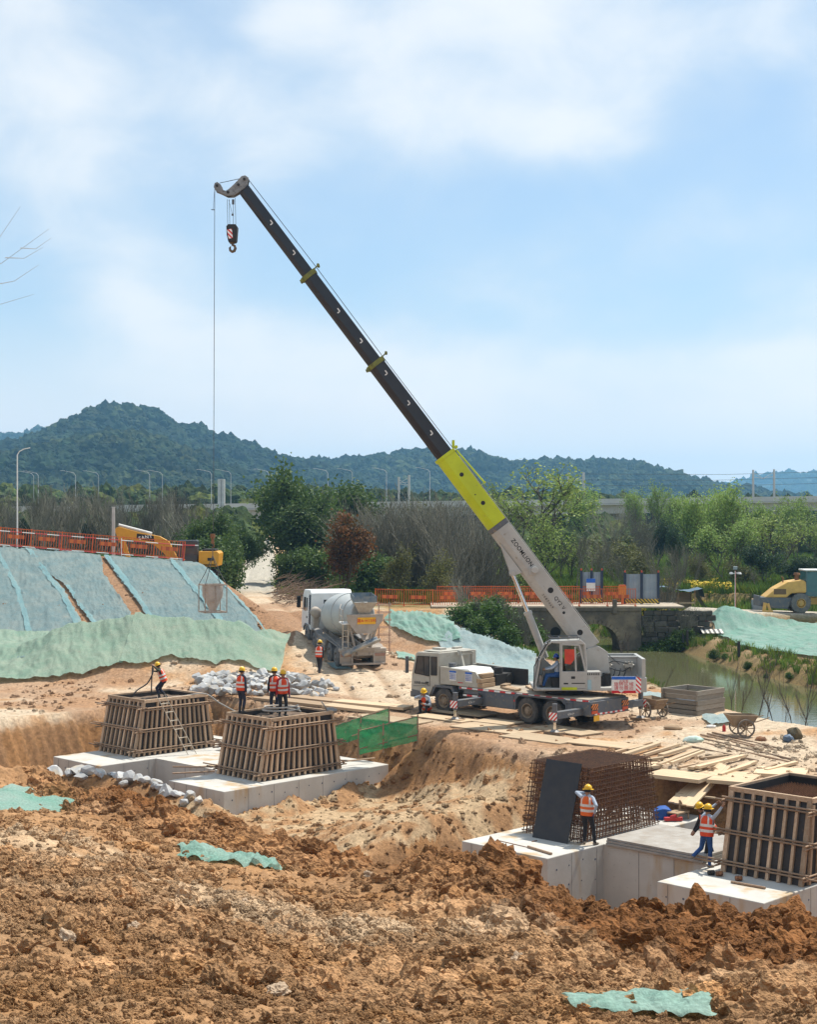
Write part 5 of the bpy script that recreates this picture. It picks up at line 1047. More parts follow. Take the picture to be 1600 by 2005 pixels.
def chute(p0, p1, w0, w1, name, m):
    p0, p1 = Vector(p0), Vector(p1); d = (p1 - p0).normalized(); s = d.cross(Vector((0, 0, 1))).normalized(); u = s.cross(d); rows = []
    for k in range(7):
        c = p0.lerp(p1, k / 6); w = w0 + (w1 - w0) * k / 6; rows.append([c + s * (w * math.cos(a)) - u * (w * 0.8 * math.sin(a)) for a in np.linspace(0, math.pi, 11)])
    o = MB().grid(rows).build(name, m, MXT, smooth=True); m2 = o.modifiers.new('solid', 'SOLIDIFY'); m2.thickness = 0.025; return o
chute((-1.0, -0.1, 2.0), (-1.25, -0.1, 1.72), 0.34, 0.26, 'collector_chute', CEM)
chute((-1.35, -0.72, 1.78), (-1.5, 1.25, 0.98), 0.30, 0.24, 'discharge_chute', mat('chute_crust', (0.42, 0.36, 0.28), (0.12, 0.16, 0.20), 1.6, 0.8))
# ladder and platform on the left of the hopper
b = MB()
for y in (0.82, 1.12): b.beam((-1.0, y, 1.0), (-0.95, y, 2.45), 0.05)
for z in (1.2, 1.5, 1.8, 2.1): b.beam((-0.97, 0.82, z), (-0.97, 1.12, z), 0.06, 0.03)
b.build('ladder', LAD, MXT)
b = MB(); b.bb(-1.15, -0.45, 0.72, 1.22, 2.45, 2.5); b.build('ladder_platform', WHITEP, MXT)
b = MB()
for x in (-1.1, -0.5): b.tube([(x, 1.2, 2.5), (x, 1.2, 3.2)], 0.02, 6)
for z in (2.85, 3.2): b.tube([(-1.1, 1.2, z), (-0.5, 1.2, z)], 0.02, 6)
b.tube([(-0.5, 1.2, 3.2), (0.2, 0.95, 3.3)], 0.02, 6); b.build('guard_rail', CEM, MXT)
# fenders, tail, underride bar
for s in (1, -1):
    b = MB(); pr = [(-0.72, 0.62), (-0.66, 1.0), (-0.3, 1.18), (1.75, 1.18), (2.05, 1.05), (2.15, 0.75), (2.11, 0.75), (2.0, 1.0), (1.72, 1.13), (-0.28, 1.13), (-0.62, 0.96), (-0.68, 0.62)]; y0, y1 = (0.58, 1.26) if s > 0 else (-1.26, -0.58)
    b.prism(pr, y0, y1); o = b.build('rear_fender', FEND if s > 0 else CEM, MXT, bevel=0.015)
    for k in range(12): x = -0.25 + k * 0.17; MB().bb(x, x + 0.05, y0 + 0.01, y1 - 0.01, 1.178, 1.192).build('fender_rib', FEND if s > 0 else CEM, o)
    b = MB(); b.bb(-1.05, -0.72, s * 0.92 - 0.34, s * 0.92 + 0.34, 0.95, 1.12); b.bb(-1.0, -0.96, s * 0.92 - 0.34, s * 0.92 + 0.34, 0.35, 0.95); o = b.build('mudflap_box', CEM, MXT, bevel=0.012)
    b = MB(); b.bb(-1.03, -1.0, s * 0.92 - 0.28, s * 0.92 + 0.28, 0.72, 0.86); b.build('tail_light', mat('dull_tail_lens', (0.30, 0.12, 0.09), (0.32, 0.22, 0.16), 6, 0.6), o)
    b = MB(); b.prism([(3.95, 0.6), (4.05, 1.0), (4.4, 1.2), (5.1, 1.2), (5.4, 1.0), (5.5, 0.6), (5.42, 0.6), (5.3, 0.95), (5.05, 1.12), (4.45, 1.12), (4.15, 0.95), (4.05, 0.6)], y0 + 0.3 if s > 0 else y0, y1 if s > 0 else y1 - 0.3); b.build('front_fender', FEND, MXT)
    b = MB(); b.bb(2.3, 3.9, s * 0.95 - 0.3, s * 0.95 + 0.3, 0.55, 1.1); b.build('side_tank', FEND, MXT, bevel=0.03)
    b = MB(); b.beam((2.2, s * 1.26, 0.5), (4.0, s * 1.26, 0.5), 0.04, 0.1); b.beam((2.2, s * 1.26, 0.8), (4.0, s * 1.26, 0.8), 0.04, 0.1); b.build('side_guard', CEM, MXT)
b = MB(); b.bb(-1.02, -0.92, -0.95, 0.95, 0.98, 1.18); b.bb(-1.0, -0.9, -0.6, 0.6, 0.75, 0.98); b.build('tail_beam', CEM, MXT, bevel=0.01)
b = MB(); b.bb(-1.15, -1.05, -1.18, 1.18, 0.28, 0.38); b.beam((-0.95, -0.6, 1.0), (-1.1, -0.6, 0.33), 0.08); b.beam((-0.95, 0.6, 1.0), (-1.1, 0.6, 0.33), 0.08); b.build('underride_bar', CEM, MXT, bevel=0.01)
b = MB(); b.tube([(4.4, 0.95, 2.1), (4.2, 1.15, 1.4), (-0.8, 1.2, 1.25)], 0.02, 6); b.build('water_pipe', STEEL, MXT)

# ------------------------------------------------------------------ excavator behind the bank
EXY = mat('excavator_yellow', (0.62, 0.30, 0.02), (0.52, 0.25, 0.02), 2, 0.45, dirt=((0.3, 0.2, 0.1), 0.64))
ed = 104.0
ex0 = S(385, 1130, ed); eg = gz(ex0.x, ex0.y, False) - 0.35
EXC = thing('excavator', 'yellow excavator parked behind the orange fence on the left bank', 'excavator', (ex0.x, ed, eg), math.pi)
def EP(px, py): v = S(px, py, ed); return (ex0.x - v.x, v.z - eg)          # local x (forward = picture left), z
for s in (1, -1):
    b = MB(); b.prism([(-1.4, 0.25), (-1.2, 0.0), (1.2, 0.0), (1.45, 0.25), (1.45, 0.5), (1.2, 0.72), (-1.2, 0.72), (-1.4, 0.5)], s * 0.95 - 0.23, s * 0.95 + 0.23); b.build('track', BLACK, EXC, bevel=0.03)
b = MB(); b.cyl((0, 0, 0.6), (0, 0, 0.95), 0.6, n=24); b.bb(-1.0, 1.0, -0.7, 0.7, 0.3, 0.65); b.build('undercarriage', BLACK, EXC)
b = MB(); b.bb(-1.5, 1.1, -1.15, 1.15, 0.95, 1.15); b.prism([(-1.62, 0.98), (-1.7, 1.85), (-1.55, 2.0), (-0.3, 2.0), (-0.3, 0.98)], -1.15, 1.15); b.build('engine_house', EXY, EXC, bevel=0.04)
b = MB(); b.bb(-1.4, -0.5, -0.7, 0.9, 2.0, 2.14); b.build('engine_lid', BLACK, EXC, bevel=0.03)
b = MB(); b.bb(-0.2, 1.15, 0.15, 1.12, 1.1, 2.75); b.build('cab', mat('excavator_cab', (0.03, 0.03, 0.034), (0.05, 0.05, 0.05), 3, 0.35), EXC, bevel=0.08)
b = MB(); b.bb(-0.18, 1.1, 1.122, 1.13, 1.75, 2.6); b.build('cab_window', GLASS, EXC)
b = MB(); b.bb(-1.3, -0.9, 1.15, 1.156, 1.35, 1.55); b.build('side_grille', BLACK, EXC)
boom = [EP(226, 1034), EP(232, 1031), EP(275, 1043), EP(312, 1050), EP(330, 1060), EP(345, 1090), EP(352, 1112), EP(338, 1118), EP(322, 1085), EP(300, 1066), EP(250, 1056), EP(236, 1060), EP(228, 1050)]
b = MB(); b.prism(boom, -0.45, -0.12); b.build('boom', EXY, EXC, bevel=0.03)
zt = EP(284, 1052); text('SANY', 0.33, (zt[0], -0.115, zt[1]), (-1, 0, 0.17), (0.17, 0, 1), WHITEP, EXC, bold=0.008)
b = MB(); b.prism([(zt[0] + 0.62, zt[1] - 0.10), (zt[0] - 0.62, zt[1] - 0.31), (zt[0] - 0.58, zt[1] + 0.10), (zt[0] + 0.58, zt[1] + 0.26)], -0.119, -0.117); b.build('name_panel', INK, EXC)
p0, p1 = EP(231, 1029), EP(296, 1046); b = MB(); b.cyl((p0[0], -0.28, p0[1] + 0.05), (p1[0], -0.28, p1[1] + 0.05), 0.09, n=14); b.build('arm_cylinder', WHITEP, EXC, smooth=True)
a0, a1 = EP(229, 1036), EP(252, 1098); b = MB(); b.prism([(a0[0] + 0.25, a0[1]), (a0[0] - 0.25, a0[1] + 0.1), (a1[0] - 0.12, a1[1]), (a1[0] + 0.12, a1[1])], -0.42, -0.16); b.build('stick', EXY, EXC, bevel=0.02)
b = MB(); b.prism([(a1[0] - 0.2, a1[1] + 0.15), (a1[0] - 0.95, a1[1] - 0.2), (a1[0] - 0.9, a1[1] - 0.65), (a1[0] - 0.1, a1[1] - 0.5)], -0.7, 0.1); b.build('bucket', RUST, EXC, bevel=0.03)

# ------------------------------------------------------------------ road roller at the right edge
rd_ = 110.5; rg = S(1570, 1208, rd_); rg.z = gz(rg.x, rd_, False) + 0.05
ROL = thing('road_roller', 'yellow road roller with big rubber tyres parked on the far bank', 'roller', (rg.x - 0.35, rd_, rg.z), 0.0)
ROY = mat('roller_yellow', (0.62, 0.38, 0.10), (0.50, 0.30, 0.08), 2.2, 0.5, dirt=((0.30, 0.2, 0.11), 0.62))
for s in (1, -1): wheel(ROL, (0.05, -1.05 * s, 0.72), 0.72, 0.45, -s, mat('roller_tyre', (0.10, 0.105, 0.11), (0.17, 0.16, 0.14), 5, 0.9, bump=0.006), mat('roller_rim', (0.55, 0.34, 0.08), (0.36, 0.24, 0.09), 5, 0.6), rimr=0.46, lugs=18)
b = MB(); b.prism([(-2.55, 1.12), (-1.75, 1.78), (-0.85, 2.28), (0.15, 2.42), (0.45, 2.3), (0.62, 1.45), (-0.6, 1.42), (-0.95, 1.12)], -0.85, 0.85); b.build('hood', ROY, ROL, bevel=0.10)
b = MB(); b.bb(-1.9, -1.0, -0.858, -0.852, 1.35, 1.75); b.build('hood_grille', mat('grille_brown', (0.16, 0.10, 0.05), None, 4, 0.8), ROL)
b = MB(); b.prism([(-2.95, 1.15), (-2.95, 0.55), (-2.3, 0.35), (-0.9, 0.3), (-0.6, 0.75), (0.8, 0.75), (0.8, 1.12), (-0.9, 1.12)], -0.8, 0.8); b.build('rear_frame', CHASSIS, ROL, bevel=0.03)
b = MB(); b.bb(-3.0, -2.88, -0.9, 0.9, 0.5, 1.25); b.build('bumper', CHASSIS, ROL, bevel=0.02)
b = MB(); b.bb(0.42, 1.9, -0.85, 0.85, 1.2, 1.55); 
for x in (0.5, 1.85):
    for y in (-0.82, 0.82): b.beam((x, y, 1.5), (x, y, 3.05), 0.09)
b.build('cab_frame', mat('cab_teal', (0.05, 0.12, 0.14), (0.08, 0.14, 0.15), 3, 0.5), ROL, bevel=0.02)
b = MB(); b.bb(0.52, 1.83, -0.83, -0.81, 1.55, 3.0); b.bb(0.47, 0.49, -0.78, 0.78, 1.9, 3.0); b.build('cab_window', mat('teal_glass', (0.04, 0.13, 0.15), (0.05, 0.16, 0.18), 2, 0.1), ROL)
b = MB(); b.bb(0.35, 2.0, -0.95, 0.95, 3.05, 3.16); b.build('cab_roof', WHITEP, ROL, bevel=0.03)
b = MB(); b.cyl((-0.1, -0.35, 2.3), (-0.1, -0.35, 2.75), 0.16, n=14); b.cyl((-0.1, -0.35, 2.75), (-0.1, -0.35, 2.9), 0.26, 0.2, n=14); b.build('air_cleaner', RUST, ROL)
b = MB(); b.tube([(-1.0, 0.1, 2.2), (-1.0, 0.1, 2.5), (-1.1, 0.1, 2.62)], 0.05, 8); b.build('exhaust_pipe', RUST, ROL)
b = MB(); b.lathe([(0.0, -0.95), (0.68, -0.95), (0.72, -0.9), (0.72, 0.9), (0.68, 0.95), (0, 0.95)], (3.4, 0, 0.72), (0, 1, 0), 32); b.build('drum', STEEL, ROL, smooth=40)
b = MB(); 
for y in (-1.05, 1.05): b.beam((1.6, y, 0.8), (4.2, y, 0.8), 0.12, 0.3)
b.beam((4.2, -1.05, 0.8), (4.2, 1.05, 0.8), 0.12, 0.3); b.beam((1.6, -1.05, 0.8), (1.6, 1.05, 0.8), 0.2, 0.4); b.bb(0.7, 1.7, -0.3, 0.3, 0.6, 1.1); b.build('drum_yoke', ROY, ROL, bevel=0.02)
b = MB(); b.beam((-2.65, -0.9, -0.05), (-2.55, -0.9, 0.75), 0.12, 0.25); b.beam((-2.1, -0.9, -0.05), (-2.35, -0.9, 0.7), 0.10, 0.2); b.beam((-2.7, -0.9, 0.1), (-2.0, -0.9, 0.1), 0.2, 0.2); b.build('rear_support', ROY, ROL, bevel=0.02)
# ------------------------------------------------------------------ dust-control nets laid over the soil
def net_mat(name, c1, c2, dens=0.9, fold=3.0):
    m = bpy.data.materials.new(name); m.use_nodes = True; t = m.node_tree; N, L = t.nodes, t.links; p = N['Principled BSDF']; p.inputs['Roughness'].default_value = 0.75; p.inputs['Specular IOR Level'].default_value = 0.25
    tcn = N.new('ShaderNodeTexCoord')
    def noi(s, d, st=None):
        v = tcn.outputs['Object']
        if st: mp = N.new('ShaderNodeMapping'); mp.inputs['Scale'].default_value = st; mp.inputs['Rotation'].default_value = (0, 0, 0.5); L.new(v, mp.inputs[0]); v = mp.outputs[0]
        n = N.new('ShaderNodeTexNoise'); n.inputs['Scale'].default_value = s; n.inputs['Detail'].default_value = d; n.inputs['Roughness'].default_value = 0.65; L.new(v, n.inputs['Vector']); return n.outputs[0]
    mr = N.new('ShaderNodeMapRange'); L.new(noi(0.9, 8), mr.inputs[0]); mr.inputs[1].default_value = 0.36; mr.inputs[2].default_value = 0.64
    mx_ = N.new('ShaderNodeMix'); mx_.data_type = 'RGBA'; L.new(mr.outputs[0], mx_.inputs[0]); mx_.inputs[6].default_value = (*c1, 1); mx_.inputs[7].default_value = (*c2, 1)
    d2 = N.new('ShaderNodeMapRange'); L.new(noi(5, 6), d2.inputs[0]); d2.inputs[1].default_value = 0.6; d2.inputs[2].default_value = 0.72; d2.inputs[4].default_value = 0.55
    m2 = N.new('ShaderNodeMix'); m2.data_type = 'RGBA'; L.new(d2.outputs[0], m2.inputs[0]); L.new(mx_.outputs[2], m2.inputs[6]); m2.inputs[7].default_value = (0.42, 0.36, 0.27, 1)
    sp_ = N.new('ShaderNodeMapRange'); L.new(noi(26, 3), sp_.inputs[0]); sp_.inputs[1].default_value = 0.35; sp_.inputs[2].default_value = 0.65; sp_.inputs[3].default_value = 0.72; sp_.inputs[4].default_value = 1.18
    m4 = N.new('ShaderNodeMix'); m4.data_type = 'RGBA'; m4.blend_type = 'MULTIPLY'; m4.inputs[0].default_value = 1; L.new(m2.outputs[2], m4.inputs[6]); L.new(sp_.outputs[0], m4.inputs[7]); m2 = m4
    L.new(m2.outputs[2], p.inputs['Base Color'])
    b = N.new('ShaderNodeBump'); b.inputs['Distance'].default_value = 0.10; b.inputs['Strength'].default_value = 0.9; L.new(noi(fold, 8, (1, 0.35, 1)), b.inputs['Height']); L.new(b.outputs[0], p.inputs['Normal'])
    tr = N.new('ShaderNodeBsdfTranslucent'); L.new(m2.outputs[2], tr.inputs[0]); ms = N.new('ShaderNodeMixShader'); ms.inputs[0].default_value = 0.25; L.new(p.outputs[0], ms.inputs[1]); L.new(tr.outputs[0], ms.inputs[2])
    tp = N.new('ShaderNodeBsdfTransparent'); m3 = N.new('ShaderNodeMixShader'); m3.inputs[0].default_value = dens; L.new(tp.outputs[0], m3.inputs[1]); L.new(ms.outputs[0], m3.inputs[2]); L.new(m3.outputs[0], N['Material Output'].inputs[0]); return m
NETB = net_mat('blue_grey_net', (0.17, 0.265, 0.28), (0.255, 0.32, 0.31), 0.93)
NETG = net_mat('pale_green_net', (0.23, 0.35, 0.265), (0.32, 0.40, 0.31), 0.93)
NETM = net_mat('mint_net', (0.20, 0.39, 0.315), (0.30, 0.43, 0.37), 0.94)
NETP = net_mat('pale_blue_net', (0.29, 0.40, 0.41), (0.36, 0.44, 0.43), 0.95)
NETV = net_mat('vivid_green_net', (0.03, 0.33, 0.12), (0.05, 0.40, 0.17), 0.78)
def drape(name, X, Y, m, label, off=0.06, fold=0.10, fs=0.9, seed=1, cat='net', group=None, ragged=None, dirv=(1.0, 0.25), micro=False, lift=None):
    X = np.asarray(X, float); Y = np.asarray(Y, float)
    Z = look(X, Y, micro) if micro else look(X, Y, False)
    if micro:
        for _ in range(6): Z[1:-1, 1:-1] = np.maximum(Z[1:-1, 1:-1], 0.25 * (Z[:-2, 1:-1] + Z[2:, 1:-1] + Z[1:-1, :-2] + Z[1:-1, 2:]))
    u = X * dirv[0] + Y * dirv[1]; v = -X * dirv[1] + Y * dirv[0]
    f = (fbm(u * fs, v * fs * 0.35, 4, seed) - 0.5) * 2 * fold + np.abs(fbm(u * fs * 2.2, v * fs * 0.5, 3, seed + 7) - 0.5) * fold * 1.2
    wr = fbm(u * 3.2 + 1.5 * fbm(u * 0.7, v * 0.7, 2, seed), v * 0.45, 3, seed + 11); f = f + (np.abs(wr - 0.5) * -0.17 + 0.03) * min(1.0, fold * 6) + 0.05 * (fbm(u * 6, v * 3, 2, seed + 13) - 0.5)
    Z = Z + off + fold * 0.6 + f
    if lift is not None: Z = Z + lift
    nr_, nc_ = X.shape; id_ = np.arange(nr_ * nc_).reshape(nr_, nc_); Fq = np.stack([id_[:-1, :-1], id_[:-1, 1:], id_[1:, 1:], id_[1:, :-1]], -1).reshape(-1, 4)
    o = link(name, npmesh(name, np.stack([X, Y, Z], -1).reshape(-1, 3), Fq, m, smooth=True)); return tag(o, label, cat, group)
def polyat(poly, n):
    P_ = np.array(poly, float); s = np.concatenate([[0], np.cumsum(np.hypot(*np.diff(P_, axis=0).T))]); t = np.linspace(0, s[-1], n); return np.stack([np.interp(t, s, P_[:, 0]), np.interp(t, s, P_[:, 1])], -1)
def net_px(name, left, right, m, label, nu=90, nv=110, d0=60.0, d1=130, wob=3.0, seed=3, **k):
    Lp, Rp = polyat(left, nv), polyat(right, nv); u = np.linspace(0, 1, nu)[None, :, None]
    P_ = Lp[:, None] * (1 - u) + Rp[:, None] * u
    vv = np.arange(nv)[:, None]; P_[:, :, 0] += wob * (fbm(vv * 0.35 + 0 * P_[:, :, 0], np.round(u[..., 0]) * 9.0 + seed, 3, seed) - 0.5) * 2 * (np.abs(u[..., 0] - 0.5) * 2) ** 4
    x, y, z = ray(P_[..., 0].ravel(), P_[..., 1].ravel(), d0=d0, d1=d1, micro=k.get('micro', False))
    return drape(name, x.reshape(nv, nu), y.reshape(nv, nu), m, label, seed=seed, **k)
GB = 'blue-grey nets pinned over the left bank'
net_px('bank_net', [(-70, 1062), (-70, 1320)], [(58, 1079), (92, 1128), (122, 1160), (150, 1210), (172, 1262)], NETB, 'leftmost blue-grey net hanging down the bank under the fence', seed=3, group=GB, fold=0.11, off=0.08)
net_px('bank_net', [(54, 1077), (88, 1122), (130, 1152), (160, 1196), (190, 1238)], [(197, 1090), (203, 1128), (240, 1182), (272, 1230)], NETB, 'blue-grey bank net between the two strips of bare soil', seed=4, group=GB, fold=0.11, off=0.10)
net_px('bank_net', [(203, 1092), (222, 1120), (268, 1180), (300, 1230)], [(338, 1100), (395, 1170), (442, 1232)], NETB, 'broad blue-grey bank net right of the wide bare strip', seed=5, group=GB, fold=0.09, off=0.08)
net_px('bank_net', [(333, 1100), (390, 1170), (440, 1234)], [(398, 1107), (420, 1126), (470, 1180), (500, 1214), (505, 1232), (530, 1262), (555, 1288)], NETB, 'rightmost blue-grey bank net ending at the dirt track', seed=6, group=GB, fold=0.08, off=0.10)
NETC = net_mat('cyan_overlap', (0.22, 0.40, 0.43), (0.28, 0.44, 0.45), 0.8)
_bn = [o for o in COL.objects if o.name.startswith('bank_net')]
for k, (par, L_, R_) in enumerate(((0, [(50, 1079), (86, 1130), (114, 1164), (140, 1214), (160, 1262)], [(61, 1080), (96, 1128), (124, 1160), (153, 1210), (174, 1260)]), (0, [(-20, 1068), (30, 1160), (60, 1280)], [(-12, 1068), (40, 1160), (72, 1280)]), (2, [(204, 1093), (224, 1122), (270, 1184), (300, 1228)], [(212, 1093), (236, 1122), (280, 1182), (312, 1230)]), (3, [(330, 1100), (386, 1170), (434, 1232)], [(340, 1100), (398, 1170), (448, 1232)]), (1, [(128, 1152), (158, 1196), (188, 1238)], [(136, 1152), (167, 1196), (199, 1236)]), (3, [(396, 1108), (466, 1182), (498, 1216), (548, 1284)], [(400, 1108), (472, 1182), (504, 1216), (556, 1288)]))):
    o = net_px('overlap_strip', L_, R_, NETC, None, nu=8, nv=90, seed=70 + k, fold=0.06, off=0.16); del o['category']; o.parent = _bn[par]
# green nets over the heap
gx = np.linspace(-24.5, -6.6, 240)
fe = 0.9 * (fbm(gx * 0.5, gx * 0 + 7, 3, 14) - 0.5) + interp(gx, [(-30, 73.5), (-20.5, 74.2), (-17.5, 75.0), (-15, 76.0), (-12.5, 76.4), (-10, 76.4), (-7, 77.2)]) + 0.5 * (fbm(gx * 1.3, gx * 0 + 2, 3, 4) - 0.5)
GR = np.linspace(0, 1, 120)[:, None]; Yh = fe[None, :] * (1 - GR) + 84.5 * GR; Xh = gx[None, :] + 0 * GR
cut = 135
drape('heap_net', Xh[:, :cut], Yh[:, :cut], NETG, 'pale green net spread over the left half of the spoil heap', fold=0.30, fs=0.55, seed=12, group='pale green nets over the spoil heap', off=0.06, lift=0.5 * ss(Yh[:, :cut], 78.5, 82))
drape('heap_net', Xh[:, cut - 3:], Yh[:, cut - 3:], NETG, 'pale green net spread over the right half of the spoil heap', fold=0.24, fs=0.55, seed=15, group='pale green nets over the spoil heap', off=0.09, lift=0.5 * ss(Yh[:, cut - 3:], 78.5, 82))
# nets on the mound right of the track
net_px('mound_net', [(764, 1199), (752, 1216), (770, 1232), (800, 1250), (838, 1262)], [(884, 1212), (890, 1232), (900, 1250), (905, 1262)], NETM, 'mint green net crumpled over the mound behind the crane', seed=21, fold=0.22, fs=1.1, off=0.08, d0=70, nu=60, nv=40)
net_px('mound_net', [(890, 1228), (860, 1262), (870, 1300), (930, 1330)], [(1048, 1283), (1052, 1300), (1058, 1330), (1062, 1345)], NETP, 'pale blue net running down behind the crane to the creek', seed=22, fold=0.16, fs=1.0, off=0.08, d0=70, nu=70, nv=40)
net_px('mound_net', [(775, 1277), (780, 1290)], [(812, 1284), (815, 1296)], NETM, 'small scrap of green net in the soil left of the crane cab', seed=23, fold=0.08, off=0.05, d0=66, nu=16, nv=10)
# nets on the far bank
xx = np.linspace(21.6, 34, 150)[None, :]; vv = np.linspace(0, 1, 120)[:, None]
yn = interp(xx, [(20, 101), (21.5, 98), (22.3, 93), (24, 88.5), (28, 81), (34, 74)]) + 0.8 * (fbm(xx * 0.9, xx * 0, 3, 31) - 0.5); yf = 108.2 + 0 * xx
drape('bank_net', xx + 0 * vv, yn * (1 - vv) + yf * vv, NETM, 'wide mint green net covering the far bank below the roller', fold=0.20, fs=0.6, seed=33, off=0.06)
# scraps half buried in the foreground
def scrap(label, px, py, w, l, m, seed, ang=0.0, fold=0.06, curl=0.12, n=40):
    """a crumpled sheet w by l metres lying on the clods, ragged at its edges"""
    c = rayp(px, py, d0=4, d1=60, micro=True); r_ = np.random.default_rng(seed); u, v = np.meshgrid(np.linspace(-1, 1, n), np.linspace(-1, 1, n)); a = np.arctan2(v, u)
    k = 1 - 0.22 * fbm(a * 2.0 + 3, a * 0 + seed, 3, seed) - 0.10 * fbm(a * 7, a * 0, 2, seed + 1); uu, vv_ = u * k * w / 2, v * k * l / 2
    X = c.x + uu * math.cos(ang) - vv_ * math.sin(ang); Y = c.y + uu * math.sin(ang) + vv_ * math.cos(ang); Z = look(X, Y, True)
    Zs = Z.copy()
    for _ in range(160): Zs[1:-1, 1:-1] = 0.25 * (Zs[:-2, 1:-1] + Zs[2:, 1:-1] + Zs[1:-1, :-2] + Zs[1:-1, 2:])
    Z = Zs + 0.025
    fr = 3.0 / max(w, l); f_ = np.abs(fbm(uu * fr * 1.5 + 0.5 * fbm(uu * 4, vv_ * 4, 2, seed), vv_ * fr * 0.8, 3, seed + 2) - 0.5) * 4 * fold + np.abs(fbm(uu * fr * 9, vv_ * fr * 5, 3, seed + 4) - 0.5) * 0.5 * fold
    Z = Z + 0.015 + f_ - curl * np.maximum(np.abs(u), np.abs(v)) ** 6 * 0.6
    id_ = np.arange(n * n).reshape(n, n); Fq = np.stack([id_[:-1, :-1], id_[:-1, 1:], id_[1:, 1:], id_[1:, :-1]], -1).reshape(-1, 4)
    return tag(link('net_scrap', npmesh('net_scrap', np.stack([X, Y, Z], -1).reshape(-1, 3), Fq, m, smooth=True)), label, 'net')
scrap('mint net sheet lying over the soil at the left edge', 22, 1580, 2.2, 5.0, NETM, 41, -0.1, fold=0.12)
scrap('torn mint net scrap poking from the clods in mid foreground', 452, 1684, 1.75, 1.2, NETM, 42, 0.1, fold=0.13)
scrap('mint net half buried at the bottom right of the foreground', 1255, 1974, 0.92, 0.66, NETM, 43, -0.15, fold=0.03, curl=0.06).location.z = 0.035
scrap('small green net scrap caught on the clods at the right edge', 1553, 1852, 0.24, 0.5, NETM, 44, 0.1, fold=0.06)

# ------------------------------------------------------------------ stone arch bridge with barriers
BRD = 106.0; BZ = 2.05; BR0, BR1 = 4.6, 16.4
STONE = mat('bridge_masonry', (0.15, 0.125, 0.09), (0.085, 0.075, 0.06), 1.1, 0.9, bump=0.03, bscale=5, c3=(0.27, 0.22, 0.14), dirt=((0.06, 0.055, 0.045), 0.58))
BG = thing('arch_bridge', 'old stone arch bridge over the creek carrying the orange barriers', 'bridge', (10.5, BRD + 2, WATER_Z), 0.0)
def arch_face(y, m):
    """spandrel wall cut by arches, as a strip mesh between the arch curve and the parapet"""
    b = MB(); xs = np.linspace(BR0, BR1, 220); low = []
    for x in xs:
        z = WATER_Z - 1.0
        for cx_, r_, sp in ((7.55, 1.75, 0.55), (13.15, 1.75, 0.55)):
            if abs(x - cx_) < r_: z = max(z, WATER_Z + 0.10 + math.sqrt(max(0.0, 1 - ((x - cx_) / r_) ** 2)) * 1.75)
        low.append(z)
    vs = [(x, y, z) for x, z in zip(xs, low)] + [(x, y, BZ + 0.0) for x in xs]; n = len(xs)
    b.add(vs, [(i, i + 1, n + i + 1, n + i) for i in range(n - 1)])
    vs2 = [(x, y, z) for x, z in zip(xs, low)] + [(x, y + 4.2, z) for x, z in zip(xs, low)]; b.add(vs2, [(i, n + i, n + i + 1, i + 1) for i in range(n - 1)]); return b
arch_face(BRD, STONE).build('spandrel_wall', STONE, BG, I4)
b = MB()
for cx_ in (7.55, 13.15):
    for k in range(19):
        a = math.pi * (k + 0.5) / 19; c = Vector((cx_ + 1.86 * math.cos(a), BRD - 0.03, WATER_Z + 0.10 + 1.86 * math.sin(a))); MB().box(c, (0.24, 0.14, 0.285), 0, Matrix.Rotation(math.pi / 2 - a, 3, 'Y')).build('arch_stone', STONE, BG, I4, bevel=0.02)
d = MB(); d.cyl((10.35, BRD - 0.02, 0.35), (10.35, BRD - 0.012, 0.35), 0.36, n=20); d.build('flood_opening', mat('opening_dark', (0.012, 0.011, 0.01), None, 3, 0.9), BG, I4)
d = MB(); d.bb(BR0 - 3, BR1 + 3, BRD - 0.12, BRD + 4.5, BZ, BZ + 0.12); d.build('deck', mat('deck_concrete', (0.42, 0.36, 0.28), (0.33, 0.27, 0.2), 2, 0.9), BG, I4, bevel=0.02)
d = MB(); d.bb(BR0, BR1, BRD - 0.10, BRD + 0.02, BZ - 0.22, BZ); d.build('string_course', STONE, BG, I4, bevel=0.02)
for x in (10.6, 14.5): d = MB(); d.bb(x - 0.15, x + 0.15, BRD - 0.2, BRD - 0.02, BZ - 0.9 if x < 12 else BZ - 0.4, BZ + (0.1 if x < 12 else 0.6)); d.build('stone_post', STONE, BG, I4, bevel=0.02)
# retaining wall continuing right of the arches
W2 = thing('retaining_wall', 'dark stone retaining wall joining the bridge to the far bank', 'wall', (18, BRD, WATER_Z), 0.0)
WSTONE = mat('dark_wall_stone', (0.105, 0.095, 0.075), (0.06, 0.056, 0.046), 1.6, 0.95, bump=0.05, bscale=6, rnd=0.3, dirt=((0.05, 0.06, 0.03), 0.55))
rw = random.Random(4); zrow = WATER_Z - 0.5
while zrow < BZ - 0.25:
    h_ = rw.uniform(0.3, 0.42); x = BR1 + rw.uniform(0.0, 0.3)
    while x < 21.2:
        w_ = rw.uniform(0.45, 0.95); MB().box((x + w_ / 2, BRD + 0.15 + 0.05 * (x - BR1) + rw.uniform(-0.10, 0.10), zrow + h_ / 2), (w_ - 0.02, 0.5, h_ * rw.uniform(0.9, 1.02)), 0, Matrix.Rotation(rw.uniform(-0.07, 0.07), 3, 'Y')).build('wall_stone', WSTONE, W2, I4, bevel=0.06); x += w_
    zrow += h_
